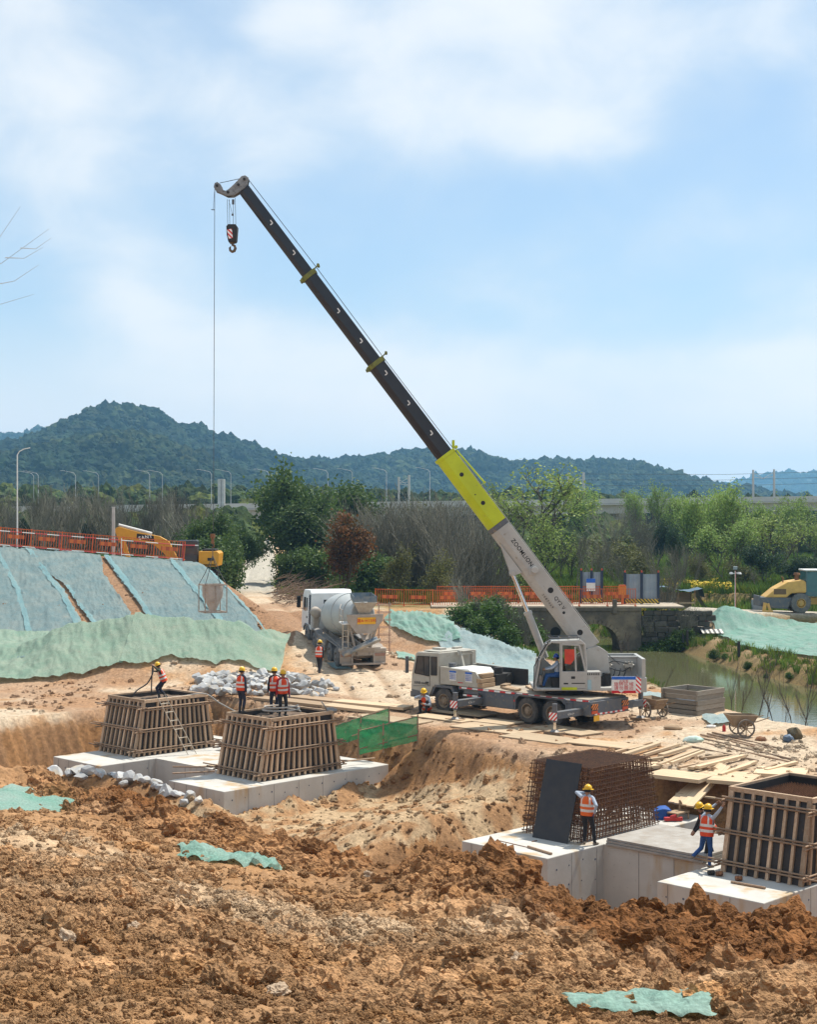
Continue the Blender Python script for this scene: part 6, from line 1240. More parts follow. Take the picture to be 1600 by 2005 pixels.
# orange barrier panels
BARME = MB().box((0, 0, 0), (1, 1, 1)).mesh('bar', ORANGE)
CHEV = stripe_mat('barrier_board', (0.66, 0.16, 0.03), (0.45, 0.08, 0.02), 2.2, (1, 0, 0))
def panel_proto(nbar=11, board=True):
    t = thing('barrier_panel', 'x', 'barrier')
    for x in (-0.97, 0.97): stick('post', BARME, (x, 0, 0), (x, 0, 1.25), 0.05, 0.05, t)
    for z in (0.14, 1.2): stick('rail', BARME, (-0.97, 0, z), (0.97, 0, z), 0.04, 0.04, t)
    for i in range(nbar): x = -0.97 + 1.94 * (i + 1) / (nbar + 1); stick('bar', BARME, (x, 0, 0.14), (x, 0, 1.2), 0.030, 0.030, t, up=(1, 0, 0))
    if board: MB().bb(-0.55, 0.55, -0.03, -0.015, 0.55, 0.80).build('board', CHEV, t)
    for x in (-0.97, 0.97): stick('foot', BARME, (x, -0.3, 0.03), (x, 0.3, 0.03), 0.08, 0.05, t)
    return t
PP = panel_proto()
ORD = ['first', 'second', 'third', 'fourth', 'fifth', 'sixth', 'seventh', 'eighth', 'ninth', 'tenth', 'eleventh', 'twelfth']
def barrier_row(pts, label, group, used=[False], zf=None):
    for i in range(len(pts) - 1):
        a, c = Vector(pts[i]), Vector(pts[i + 1]); mid = (a + c) / 2; an = math.atan2(c.y - a.y, c.x - a.x); L_ = (c - a).length
        o = PP if not used[0] else dup(PP)
        used[0] = True; o.location = mid; o.rotation_euler = (0, -math.atan2(c.z - a.z, L_), an); o.scale = (L_ / 1.96, 1, 1); o['label'] = label % ORD[i]; o['group'] = group
n_ = 8; bpts = []
for i in range(n_ + 1):
    x = -31.4 + i * 2.02 + 0.02; y = 99.0 + 0.0 * i; bpts.append(Vector((x, y, gz(x, y, False) + 0.02)))
sh = S(358, 1098, 98.5).x - bpts[-1].x
bpts = [Vector((p.x + sh, p.y, gz(p.x + sh, p.y, False) + 0.22)) for p in bpts]
barrier_row(bpts, '%s orange barrier panel from the left along the top of the bank', 'orange barriers on the left bank')
# red and white tube railing in front of them
RAILM = stripe_mat('red_white_rail', (0.55, 0.05, 0.05), (0.72, 0.70, 0.66), 0.62, (1, 0, 0))
t = thing('tube_railing', 'red and white tube railing along the top of the left bank', 'railing', bpts[4] + Vector((0, -0.4, 0)))
for i in range(0, n_ + 1, 2): p_ = bpts[i]; MB().tube([p_ + Vector((0, -0.4, -0.1)), p_ + Vector((0, -0.4, 1.15))], 0.03, 7).build('upright', RAILM if i % 4 else REDP, t, I4)
for z in (1.0, 0.08):
    for i in range(n_): MB().tube([bpts[i] + Vector((0, -0.43, z)), bpts[i + 1] + Vector((0, -0.43, z))], 0.028, 7).build('rail', RAILM, t, I4)
MB().tube([bpts[-1] + Vector((0, -0.43, 1.0)), bpts[-1] + Vector((1.0, -0.43, 0.98))], 0.028, 7).build('rail', RAILM, t, I4)
row = [Vector((x, BRD + 0.15, BZ + 0.12)) for x in np.linspace(4.1, 16.0, 7)]; barrier_row(row, '%s orange barrier panel from the left along the near side of the bridge', 'orange barriers on the bridge, near row')
row = [Vector((x, BRD + 3.9, BZ + 0.12)) for x in np.linspace(2.1, 15.9, 8)]; barrier_row(row, '%s orange barrier panel from the left along the far side of the bridge', 'orange barriers on the bridge, far row')
row = [Vector((x, y, gz(x, y, False))) for x, y in zip(np.linspace(-2.4, 3.8, 4), np.linspace(108.5, 107.0, 4))]; barrier_row(row, '%s orange barrier panel from the left behind the mixer truck', 'orange barriers behind the mixer')
row = [Vector((x, y, gz(x, y, False))) for x, y in ((-10.4, 124.5), (-8.4, 124.0), (-6.6, 123.2))]; barrier_row(row, '%s orange barrier panel from the left beside the brushwood pile', 'orange barriers beside the brushwood')
# gate hoarding at the bridge end
HOARD = mat('grey_blue_hoarding', (0.20, 0.25, 0.30), (0.27, 0.31, 0.34), 1.5, 0.6, dirt=((0.30, 0.27, 0.22), 0.62))
for k, (x0, x1, y, z1, lb, n) in enumerate(((12.6, 14.1, 109.9, 2.25, 'left grey-blue hoarding panel of the gate at the bridge end', 2), (15.6, 18.0, 108.6, 2.15, 'right grey-blue hoarding panel of the gate at the bridge end', 2))):
    g_ = BZ + 0.12; t = thing('gate_hoarding', lb, 'hoarding', ((x0 + x1) / 2, y, g_), 0.0, 'gate hoardings at the bridge')
    wv_ = (x1 - x0) / n
    for i in range(n):
        d = MB(); prof = []
        for j in range(13):
            x = x0 + i * wv_ + wv_ * j / 12; prof.append((x, y + (0.03 if j % 4 in (1, 2) else 0.0)))
        d.add([(x, yy, g_ + 0.1) for x, yy in prof] + [(x, yy, g_ + z1) for x, yy in prof], [(j, j + 1, 14 + j, 13 + j) for j in range(12)]); d.build('sheet', HOARD, t, I4)
    for i in range(n + 1):
        x = x0 + i * wv_; MB().bb(x - 0.09, x + 0.09, y - 0.12, y - 0.02, g_, g_ + z1 + 0.12).build('post', mat('navy_post', (0.02, 0.035, 0.07), None, 3, 0.5), t, I4); MB().cyl((x, y - 0.07, g_ + z1 + 0.12), (x, y - 0.07, g_ + z1 + 0.26), 0.06, n=8).build('warning_lamp', mat('lamp_red', (0.6, 0.08, 0.04), None, 3, 0.4), t, I4)
    MB().bb(x0, x1, y - 0.15, y - 0.13, g_ + 0.05, g_ + 0.38).build('kick_board', stripe_mat('yellow_black_%d' % k, (0.62, 0.42, 0.02), (0.03, 0.03, 0.03), 4.0, (1, 0, 1)), t, I4)
t = thing('distribution_box', 'orange electrical box on a post at the bridge gate', 'box', (15.35, 108.0, BZ + 0.1)); MB().bb(15.05, 15.6, 107.85, 108.1, BZ + 0.75, BZ + 1.45).build('cabinet', mat('box_orange', (0.68, 0.22, 0.03), None, 3, 0.5), t, I4, bevel=0.02); MB().bb(15.1, 15.55, 107.8, 108.15, BZ + 1.45, BZ + 1.52).build('lid', ORANGE, t, I4); MB().bb(15.25, 15.4, 107.9, 108.05, BZ + 0.1, BZ + 0.75).build('leg', ORANGE, t, I4)
t = thing('notice_board', 'small white notice with a blue head on the left gate hoarding', 'sign', (13.2, 109.7, BZ + 0.3)); MB().bb(12.95, 13.6, 109.66, 109.7, BZ + 1.0, BZ + 1.9).build('board', WHITEP, t, I4); MB().bb(12.95, 13.6, 109.64, 109.657, BZ + 1.6, BZ + 1.9).build('blue_head', BLUEP, t, I4)

# ------------------------------------------------------------------ grey rubble
ROCKM = mat('limestone', (0.43, 0.43, 0.425), (0.32, 0.33, 0.335), 2.4, 0.9, bump=0.02, bscale=9, rnd=0.22, c3=(0.44, 0.38, 0.29), dirt=((0.40, 0.30, 0.2), 0.66))
import bmesh
def rock_mesh(seed, sub=2, flat=0.8, name='rock', m=None, rough=0.35, cuts=7):
    rr = random.Random(seed); bm = bmesh.new(); bmesh.ops.create_icosphere(bm, subdivisions=sub, radius=1.0)
    pl = []
    for _ in range(cuts):
        n = Vector((rr.gauss(0, 1), rr.gauss(0, 1), rr.gauss(0, 1))).normalized(); pl.append((n, rr.uniform(0.42, 0.8)))
    for v in bm.verts:
        for n, dd_ in pl:
            k = v.co.dot(n) - dd_
            if k > 0: v.co -= n * k
        v.co *= 1 + rough * 0.25 * mnoise.noise(v.co * 2.2 + Vector((seed, 0, 0)))
        v.co.z *= flat
    me = bpy.data.meshes.new(name); bm.to_mesh(me); bm.free()
    me.materials.append(m or ROCKM); return me
ROCKS = [rock_mesh(s, 2, random.Random(s).uniform(0.65, 0.95), rough=0.5, cuts=13) for s in range(14)]
rr = random.Random(11)
def rock(px, py, r, label, group, d0=40, z=None, bury=0.3, name='rubble_rock'):
    v = rayp(px, py, d0=d0, micro=True) if z is None else G(px, py, z)
    o = bpy.data.objects.new(name, rr.choice(ROCKS)); COL.objects.link(o); o.location = v + Vector((0, 0, r * (0.75 - bury)))
    o.scale = (r * rr.uniform(0.9, 1.35), r * rr.uniform(0.8, 1.1), r * rr.uniform(0.75, 1.0)); o.rotation_euler = (rr.uniform(-0.5, 0.5), rr.uniform(-0.5, 0.5), rr.uniform(0, 6.28)); return tag(o, label, 'rock', group)
n_r = 0
for row in range(6):
    y = 1331 + row * 7.0; x = 388 + rr.uniform(0, 10) - row * 2
    while x < (600 if row < 2 else 655 - abs(row - 3) * 12):
        keep = not (row == 0 and (x < 400 or x > 580))
        s_ = rr.uniform(0.24, 0.44) * (0.75 if x > 600 else 1.0)
        if keep:
            o = rock(x, y + rr.uniform(-3, 3), s_, 'grey boulder of the rubble heap between the forms and the green net', 'grey rubble heap behind the forms', d0=60); o.location.z += 0.30 * (1 - abs(row - 3) / 4) * (1 if x < 600 else 0.4); n_r += 1
        x += s_ * 40 * rr.uniform(0.8, 1.3)
_rl = polyat([(-13.6, 57.4), (-12.9, 57.0), (-11.4, 56.2), (-9.1, 53.9), (-7.2, 52.0)], 26)
for i_, (x_, y_) in enumerate(_rl):
    r0_ = rr.uniform(0.24, 0.42); x_ += rr.uniform(-0.25, 0.25); y_ += rr.uniform(-0.5, 0.4)
    o = bpy.data.objects.new('rubble_rock', rr.choice(ROCKS)); COL.objects.link(o); o.location = (x_, y_, gz(x_, y_) + r0_ * 0.35); o.scale = (r0_ * rr.uniform(0.9, 1.35), r0_ * rr.uniform(0.8, 1.1), r0_ * rr.uniform(0.75, 1.0)); o.rotation_euler = (rr.uniform(-0.5, 0.5), rr.uniform(-0.5, 0.5), rr.uniform(0, 6.28))
    tag(o, 'grey boulder in the row between the foreground clods and the left pile cap', 'rock', 'grey boulders in front of the left pile cap')
for px, py, s_ in ((1345, 1560, 0.3), (420, 1345, 0.35), (380, 1358, 0.28), (660, 1352, 0.2), (690, 1350, 0.18)):
    rock(px, py, s_, 'single grey boulder lying apart at pixel spot', None, d0=44)['label'] = {1345: 'grey stone beside the gangway planks at the right pit edge', 420: 'outlying grey boulder left of the rubble heap near the net', 380: 'lowest outlying grey boulder left of the rubble heap', 660: 'small grey stone right of the rubble heap, nearer it', 690: 'small grey stone right of the rubble heap, farther out'}[px]
FSTONES = []
for px, py, r_ in ((262, 1818, 0.075), (135, 1838, 0.08), (435, 1868, 0.13), (720, 1715, 0.10), (650, 1765, 0.07), (545, 1945, 0.075), (480, 1765, 0.06), (1020, 1880, 0.08), (1330, 1855, 0.09), (900, 1745, 0.09)):
    o = rock(px, py, r_, 'x', None, d0=4, name='field_stone'); o['label'] = {262: 'pale stone in the lower left foreground soil', 135: 'pale stone near the left edge of the foreground', 435: 'big brown clod-like stone in the lower middle foreground', 720: 'pale stone right of the torn mint net scrap', 650: 'small pale stone below the torn net scrap', 545: 'rounded pinkish stone at the bottom of the foreground', 480: 'small white stone in the middle left foreground', 1020: 'pale stone left of the bottom right net', 1330: 'pale stone in the right foreground clods', 900: 'pale stone near the clod ridge in mid picture'}[px]
    FSTONES.append((o, px))

# ------------------------------------------------------------------ timber, tubes and small things on the working level
def gp(px, py, dz=0.0): v = rayp(px, py, d0=36, micro=False); v.z += dz; return v
# long walkway boards left of the crane
for k, (x0, y0, x1, y1) in enumerate(((507, 1370, 640, 1385), (640, 1385, 745, 1397), (520, 1362, 660, 1377), (660, 1377, 800, 1390))):
    a_, c_ = gp(x0, y0, 0.10), gp(x1, y1, 0.10); plank(a_, c_, 0.9, 0.12, ['near left', 'near right', 'far left', 'far right'][k] + ' board of the walkway leading to the crane', 'walkway boards', PLK if k % 2 else PLKD)
BOARDS = [(700, 1402, 830, 1418, 1.3), (840, 1388, 960, 1405, 1.4), (905, 1420, 1040, 1437, 1.6), (1000, 1440, 1120, 1455, 1.5), (1120, 1452, 1250, 1468, 1.2), (1060, 1425, 1160, 1440, 1.3), (820, 1402, 920, 1415, 1.0), (940, 1412, 1010, 1420, 1.2)]
for k, (x0, y0, x1, y1, w) in enumerate(BOARDS):
    a_, c_ = gp(x0, y0, 0.035 + 0.004 * k), gp(x1, y1, 0.035 + 0.004 * k); c_.z = a_.z = max(a_.z, c_.z)
    plank(a_, c_, w, 0.05, 'flat mat board under the crane, ' + ['leftmost of all', 'beside the front wheel', 'in front of the near wheels', 'below the rear outrigger', 'right of the rear outrigger', 'under the chassis', 'near the squatting worker', 'between the front and rear wheels'][k], 'mat boards under the crane')
# loose timbers in the pile at right
tl = [(1196, 1478, 1275, 1457), (1205, 1487, 1288, 1461), (1225, 1486, 1292, 1464), (1247, 1488, 1312, 1468), (1262, 1484, 1330, 1463), (1294, 1487, 1350, 1470), (1270, 1505, 1362, 1472), (1290, 1503, 1368, 1474), (1314, 1503, 1378, 1479), (1330, 1506, 1428, 1486), (1352, 1510, 1442, 1486), (1366, 1511, 1457, 1488), (1372, 1488, 1425, 1482), (1410, 1523, 1480, 1497), (1400, 1529, 1470, 1506), (1465, 1520, 1520, 1500), (1500, 1514, 1560, 1498), (1240, 1500, 1300, 1492)]
for k, (x0, y0, x1, y1) in enumerate(tl):
    a_, c_ = gp(x0, y0, 0.06 + 0.05 * (k % 3)), gp(x1, y1, 0.06 + 0.05 * (k % 3)); plank(a_, c_, random.Random(k).choice((0.1, 0.16, 0.22)), 0.09, 'loose timber in the scattered pile on the pale platform at right', 'scattered timbers on the right platform', PLK if k % 3 else PLKD, name='loose_timber')
for k, (x0, y0, x1, y1, w) in enumerate(((1246, 1494, 1290, 1512, 2.6), (1296, 1510, 1400, 1528, 2.4), (1400, 1522, 1480, 1530, 2.0), (1480, 1512, 1580, 1520, 1.5))):
    a_, c_ = gp(x0, y0, 0.02), gp(x1, y1, 0.02); c_.z = a_.z = max(a_.z, c_.z) + 0.01 * k; plank(a_, c_, w, 0.12, ['leftmost', 'second', 'third', 'rightmost'][k] + ' plywood mat along the pit edge under the loose timbers', 'plywood mats at the pit edge', PLK)
for k, (x0, y0, x1, y1) in enumerate(((1385, 1438, 1515, 1470), (1372, 1440, 1495, 1468), (1372, 1447, 1560, 1491), (1378, 1456, 1560, 1497), (1352, 1463, 1485, 1492), (1395, 1436, 1520, 1466))):
    a_, c_ = gp(x0, y0, 0.05), gp(x1, y1, 0.05); tag(MB().tube([a_, c_], 0.035, 7).build('scaffold_tube', PIPE, smooth=40), 'long scaffold tube in the bundle fanned out before the wheelbarrow', 'tube', 'scaffold tubes on the right platform')
# form box stacked of timber frames
cb = gp(1357, 1394); FB = thing('timber_form_box', 'square stacked timber form box standing by the creek edge', 'form box', cb, R(45))
GREYW = mat('grey_weathered_timber', (0.27, 0.235, 0.19), (0.19, 0.155, 0.12), 3, 0.85, bump=0.004, stretch=(3, 3, 3), rnd=0.25)
FBME = MB().box((0, 0, 0), (1, 1, 1)).mesh('frame_board', GREYW)
for k in range(5):
    h_ = 0.20; z = 0.02 + k * (h_ + 0.012); e = random.Random(k + 40).uniform(-0.04, 0.04); s_ = 0.92
    for sg in (-1, 1): stick('frame_board', FBME, (-s_ - 0.12 + e, sg * (s_ + e), z + h_ / 2), (s_ + 0.12 + e, sg * (s_ + e), z + h_ / 2), 0.08, h_, FB); stick('frame_board', FBME, (sg * (s_ + e), -s_ + 0.04, z + h_ / 2), (sg * (s_ + e), s_ - 0.04, z + h_ / 2), 0.08, h_ - 0.02, FB)
MB().bb(-0.86, 0.86, -0.86, 0.86, 0.5, 0.52).build('lining', mat('box_lining', (0.06, 0.075, 0.10), None, 3, 0.7), FB)
# wheelbarrows
def barrow(px, py, rz, label):
    c = gp(px, py); t = thing('wheelbarrow', label, 'wheelbarrow', c, rz, 'two-wheeled barrows')
    b = MB(); b.add([(-0.55, -0.34, 0.82), (0.62, -0.38, 0.86), (0.62, 0.38, 0.86), (-0.55, 0.34, 0.82), (-0.32, -0.26, 0.42), (0.30, -0.26, 0.36), (0.30, 0.26, 0.36), (-0.32, 0.26, 0.42)], [(4, 7, 6, 5), (0, 4, 5, 1), (1, 5, 6, 2), (2, 6, 7, 3), (3, 7, 4, 0)]); o = b.build('tray', mat('muddy_tray', (0.30, 0.215, 0.13), (0.21, 0.15, 0.10), 4, 0.85, bump=0.006), t); m_ = o.modifiers.new('s', 'SOLIDIFY'); m_.thickness = 0.03
    for s in (-1, 1):
        d = MB(); n = 22; rr_ = 0.36
        d.lathe([(rr_ - 0.05, -0.035), (rr_, -0.03), (rr_, 0.03), (rr_ - 0.05, 0.035), (rr_ - 0.05, -0.035)], (0, s * 0.46, 0.36), (0, 1, 0), n); w_ = d.build('wheel', mat('barrow_tyre', (0.20, 0.17, 0.14), (0.13, 0.11, 0.09), 5, 0.9), t, smooth=40)
        d = MB(); 
        for i in range(8): a = 2 * math.pi * i / 8; d.beam((0, s * 0.46, 0.36), (math.cos(a) * 0.32, s * 0.46, 0.36 + math.sin(a) * 0.32), 0.03)
        d.cyl((0, s * 0.46 - 0.05, 0.36), (0, s * 0.46 + 0.05, 0.36), 0.06, n=10); d.build('spokes', MATS['muddy_tray'], w_)
        MB().tube([(0.3, s * 0.3, 0.5), (-0.5, s * 0.32, 0.6), (-1.0, s * 0.32, 0.75)], 0.02, 6).build('handle', MATS['muddy_tray'], t)
    MB().tube([(0, -0.46, 0.36), (0, 0.46, 0.36)], 0.025, 6).build('axle', MATS['muddy_tray'], t); return t
barrow(1453, 1441, R(-172), 'muddy two-wheeled barrow standing by the creek on the right'); barrow(1281, 1405, R(120), 'two-wheeled barrow half hidden behind the crane tail')
# odds and ends
d = MB(); c = gp(1418, 1432); d.cyl(c, c + Vector((0, 0, 0.22)), 0.07, n=12); d.cyl(c + Vector((0, 0, 0.22)), c + Vector((0, 0, 0.27)), 0.035, n=10); tag(d.build('red_bottle', REDP, smooth=40), 'small red bottle standing left of the wheelbarrow', 'bottle')
d = MB(); c = G(1383, 1202, gz(G(1383, 1202, 1.2).x, 105.5, False)); c = Vector((S(1383, 1200, 107).x, 107, gz(S(1383, 1200, 107).x, 107, False))); d.cyl(c, c + Vector((0, 0, 0.5)), 0.17, n=14); d.cyl(c + Vector((0, 0, 0.5)), c + Vector((0, 0, 0.62)), 0.08, n=10); tag(d.build('red_canister', REDP, smooth=40), 'red canister standing on the road across the creek', 'canister')
def lumpy(px, py, r, m, label, cat, name, sc=(1.3, 0.8, 0.5), d0=36):
    c = rayp(px, py, d0=d0); b = MB(); b.ball((0, 0, 0), r, 14, 9, 0, sc); b.v = [tuple(Vector(v) * (1 + 0.35 * mnoise.noise(Vector(v) * (2.2 / r) + Vector((px, 0, 0))))) for v in b.v]; return tag(b.build(name, m, None, smooth=True, loc=c + Vector((0, 0, r * sc[2] * 0.7))), label, cat)
lumpy(1358, 1453, 0.3, mat('white_sack', (0.55, 0.60, 0.55), (0.3, 0.45, 0.38), 4, 0.7), 'crumpled white and green sack on the right platform', 'sack', 'sack')
lumpy(1544, 1453, 0.2, mat('blue_ball', (0.10, 0.14, 0.20), None, 4, 0.6), 'blue bundle beside the creek at the right edge', 'bundle', 'bundle', (1, 1, 0.9)); lumpy(1556, 1447, 0.3, mat('dark_bag', (0.06, 0.055, 0.035), (0.13, 0.09, 0.04), 4, 0.8), 'dark open bag beside the creek at the right edge', 'bag', 'dark_bag', (1, 0.8, 0.9))
lumpy(1490, 1451, 0.16, RUST, 'rusty heap of couplers in front of the wheelbarrow', 'couplers', 'coupler_heap', (1.4, 0.8, 0.7)); lumpy(1393, 1425, 0.16, WHITEP, 'white scrap beside the red bottle', 'scrap', 'white_scrap', (1.2, 0.6, 0.5))
lumpy(1318, 1428, 0.3, WOOD, 'brown sack lying below the timber form box', 'sack', 'sack', (1.3, 0.7, 0.45))
net_px('net_scrap', [(1372, 1405), (1395, 1425)], [(1430, 1404), (1438, 1420)], NETP, 'blue net scrap below the timber form box', nu=20, nv=12, d0=45, seed=51, fold=0.12, off=0.05)
net_px('net_scrap', [(1258, 1358), (1262, 1385)], [(1306, 1362), (1308, 1390)], NETP, 'pale net behind the crane tail by the form box', nu=20, nv=12, d0=45, seed=52, fold=0.12, off=0.05)
net_px('net_scrap', [(640, 1300), (655, 1312)], [(668, 1298), (690, 1312)], NETB, 'dark blue scrap on the track behind the mixer', nu=14, nv=10, d0=60, seed=53, fold=0.05, off=0.03)
d = MB(); c = Vector((S(1392, 1210, 106).x, 105.5, gz(S(1392, 1210, 106).x, 105.5, False) + 0.25)); d.box(c, (1.5, 0.9, 0.04), 0, Matrix.Rotation(0.25, 3, 'X')); tag(d.build('striped_board', stripe_mat('black_white_board', (0.05, 0.05, 0.05), (0.6, 0.57, 0.5), 3.0, (1, 0, 0))), 'black and white striped board lying on the far bank', 'board')
# stacked steel frames right of the mixer
SF = thing('scaffold_frame_stack', 'pinkish stack of scaffold frames standing right of the mixer truck', 'scaffold', (S(752, 1255, 84).x, 84, gz(S(752, 1255, 84).x, 84, False)))
PK = mat('pinkish_tube', (0.42, 0.28, 0.21), (0.34, 0.20, 0.14), 5, 0.7)
bx0 = Vector(SF.location); n7 = 7
for x in (-0.3, 0.3):
    for y in (0, 0.9): MB().tube([bx0 + Vector((x, y, 0)), bx0 + Vector((x, y, 2.9))], 0.025, 6).build('upright', PK, SF, I4)
for k in range(n7):
    z = 0.25 + k * 0.42
    for y in (0, 0.9): MB().tube([bx0 + Vector((-0.42, y, z)), bx0 + Vector((0.42, y, z))], 0.022, 6).build('ledger', PK, SF, I4)
    for x in (-0.3, 0.3): MB().tube([bx0 + Vector((x, 0, z)), bx0 + Vector((x, 0.9, z))], 0.02, 6).build('ledger', PK, SF, I4)
# green mesh gangway rail at the pit edge
GW = thing('netted_gangway', 'gangway with green mesh rails bridging to the left pile cap', 'gangway', PQ(8.0, 2.0, -0.9))
ga, gb_ = S(702, 1478, 59.6), S(818, 1450, 59.4)
gc, ge = S(652, 1462, 61.6), S(762, 1428, 61.2)
def netrail(a, c, h, seed):
    rows = []
    for i in range(9):
        v = i / 8; rows.append([a.lerp(c, u) + Vector((0, 0, h * (1 - v))) + Vector((0.05 * mnoise.noise(Vector((u * 7, v * 3, seed))), 0.12 * mnoise.noise(Vector((u * 6, v * 4, seed + 3))), 0.03 * mnoise.noise(Vector((u * 9, seed, v))))) for u in np.linspace(0, 1, 30)])
    MB().grid(rows).build('mesh_screen', NETV, GW, I4, smooth=True)
    for u in (0, 0.42 if seed == 1 else 0.5, 1): MB().tube([a.lerp(c, u) + Vector((0, 0, -0.15)), a.lerp(c, u) + Vector((0, 0, h + 0.08))], 0.03, 7).build('post', PIPE, GW, I4)
    for z in (h, h * 0.25): MB().tube([a + Vector((0, 0.02, z)), c + Vector((0, 0.02, z))], 0.025, 7).build('rail', PIPE, GW, I4)
netrail(ga, gb_, 0.95, 1); netrail(gc, ge, 0.85, 2)
for k in range(4): f = k / 3; stick('deck_plank', PLK, ga.lerp(gc, f * 0.8 + 0.1) + Vector((0, 0, -0.03)), gb_.lerp(ge, f * 0.8 + 0.1) + Vector((0, 0, -0.03)), 0.25, 0.05, GW)
# ------------------------------------------------------------------ scattered masses (one object each, instanced)
def scatter(name, P_, Sc, Rt, protos, idx, colr_=None, kind='stuff', label=None, cat=None):
    me = bpy.data.meshes.new(name); n = len(P_); me.vertices.add(n); me.vertices.foreach_set('co', np.asarray(P_, np.float32).ravel())
    def at(nm, ty, arr, key):
        a = me.attributes.new(nm, ty, 'POINT'); a.data.foreach_set(key, np.asarray(arr).ravel())
    at('scl', 'FLOAT_VECTOR', np.asarray(Sc, np.float32), 'vector'); at('rot', 'FLOAT_VECTOR', np.asarray(Rt, np.float32), 'vector'); at('pick', 'INT', np.asarray(idx, np.int32), 'value')
    if colr_ is not None: at('tint', 'FLOAT_COLOR', np.concatenate([colr_, np.ones((n, 1))], 1).astype(np.float32), 'color')
    c = bpy.data.collections.new(name + '_shapes')
    for i, m in enumerate(protos):
        o = bpy.data.objects.new('%s_shape_%02d' % (name, i), m); c.objects.link(o)
    o = link(name, me); g = bpy.data.node_groups.new(name, 'GeometryNodeTree')
    g.interface.new_socket('Geometry', in_out='INPUT', socket_type='NodeSocketGeometry'); g.interface.new_socket('Geometry', in_out='OUTPUT', socket_type='NodeSocketGeometry')
    N, L = g.nodes, g.links; gi, go = N.new('NodeGroupInput'), N.new('NodeGroupOutput')
    ip = N.new('GeometryNodeInstanceOnPoints'); ci = N.new('GeometryNodeCollectionInfo'); ci.inputs['Collection'].default_value = c; ci.inputs['Separate Children'].default_value = True; ci.inputs['Reset Children'].default_value = True
    def na(nm, ty): n_ = N.new('GeometryNodeInputNamedAttribute'); n_.data_type = ty; n_.inputs['Name'].default_value = nm; return n_.outputs['Attribute']
    L.new(gi.outputs[0], ip.inputs['Points']); L.new(ci.outputs[0], ip.inputs['Instance']); ip.inputs['Pick Instance'].default_value = True
    L.new(na('pick', 'INT'), ip.inputs['Instance Index']); L.new(na('scl', 'FLOAT_VECTOR'), ip.inputs['Scale'])
    er = N.new('FunctionNodeEulerToRotation'); L.new(na('rot', 'FLOAT_VECTOR'), er.inputs[0]); L.new(er.outputs[0], ip.inputs['Rotation']); L.new(ip.outputs[0], go.inputs[0])
    md = o.modifiers.new('scatter', 'NODES'); md.node_group = g
    return tag(o, label, cat, kind=kind)
def tint_mat(name, rough=0.95, bump=0.02, scale=6.0, trans=0.0, var=0.3, spec=0.15):
    m = bpy.data.materials.new(name); m.use_nodes = True; t = m.node_tree; N, L = t.nodes, t.links; p = N['Principled BSDF']; p.inputs['Roughness'].default_value = rough; p.inputs['Specular IOR Level'].default_value = spec
    at = N.new('ShaderNodeAttribute'); at.attribute_type = 'INSTANCER'; at.attribute_name = 'tint'; tcn = N.new('ShaderNodeTexCoord')
    n = N.new('ShaderNodeTexNoise'); n.inputs['Scale'].default_value = scale; n.inputs['Detail'].default_value = 6; L.new(tcn.outputs['Object'], n.inputs['Vector'])
    mr = N.new('ShaderNodeMapRange'); L.new(n.outputs[0], mr.inputs[0]); mr.inputs[1].default_value = 0.3; mr.inputs[2].default_value = 0.7; mr.inputs[3].default_value = 1 - var; mr.inputs[4].default_value = 1 + var
    mx_ = N.new('ShaderNodeMix'); mx_.data_type = 'RGBA'; mx_.blend_type = 'MULTIPLY'; mx_.inputs[0].default_value = 1; L.new(at.outputs['Color'], mx_.inputs[6]); L.new(mr.outputs[0], mx_.inputs[7]); L.new(mx_.outputs[2], p.inputs['Base Color'])
    if bump: b = N.new('ShaderNodeBump'); b.inputs['Distance'].default_value = bump; b.inputs['Strength'].default_value = 0.8; L.new(n.outputs[0], b.inputs['Height']); L.new(b.outputs[0], p.inputs['Normal'])
    if trans:
        tr = N.new('ShaderNodeBsdfTranslucent'); L.new(mx_.outputs[2], tr.inputs[0]); ms = N.new('ShaderNodeMixShader'); ms.inputs[0].default_value = trans; L.new(p.outputs[0], ms.inputs[1]); L.new(tr.outputs[0], ms.inputs[2]); L.new(ms.outputs[0], N['Material Output'].inputs[0])
    return m
rng = np.random.default_rng(5)
# clods and stones of the foreground mound
CLODM = tint_mat('clod_soil', bump=0.12, scale=5.0)
def clod_mesh(seed):
    bm = bmesh.new(); bmesh.ops.create_icosphere(bm, subdivisions=4, radius=1.0); o_ = Vector((seed * 3.7, seed, 0)); rr_ = random.Random(seed)
    pl = [(Vector((rr_.gauss(0, 1), rr_.gauss(0, 1), rr_.gauss(0, 1))).normalized(), rr_.uniform(0.6, 0.95)) for _ in range(6)]
    for v in bm.verts:
        for n, dd_ in pl:
            k = v.co.dot(n) - dd_
            if k > 0: v.co -= n * k * 0.85
        q = v.co.normalized(); v.co *= 0.85 + 0.50 * mnoise.noise(q * 1.2 + o_) + 0.34 * abs(mnoise.noise(q * 2.4 + o_)) + 0.18 * mnoise.noise(q * 5 + o_) + 0.09 * mnoise.noise(q * 11 + o_); v.co.z *= 0.8
    me = bpy.data.meshes.new('clod'); bm.to_mesh(me); bm.free(); me.materials.append(CLODM); return me
CLODS = [clod_mesh(i + 1) for i in range(9)]
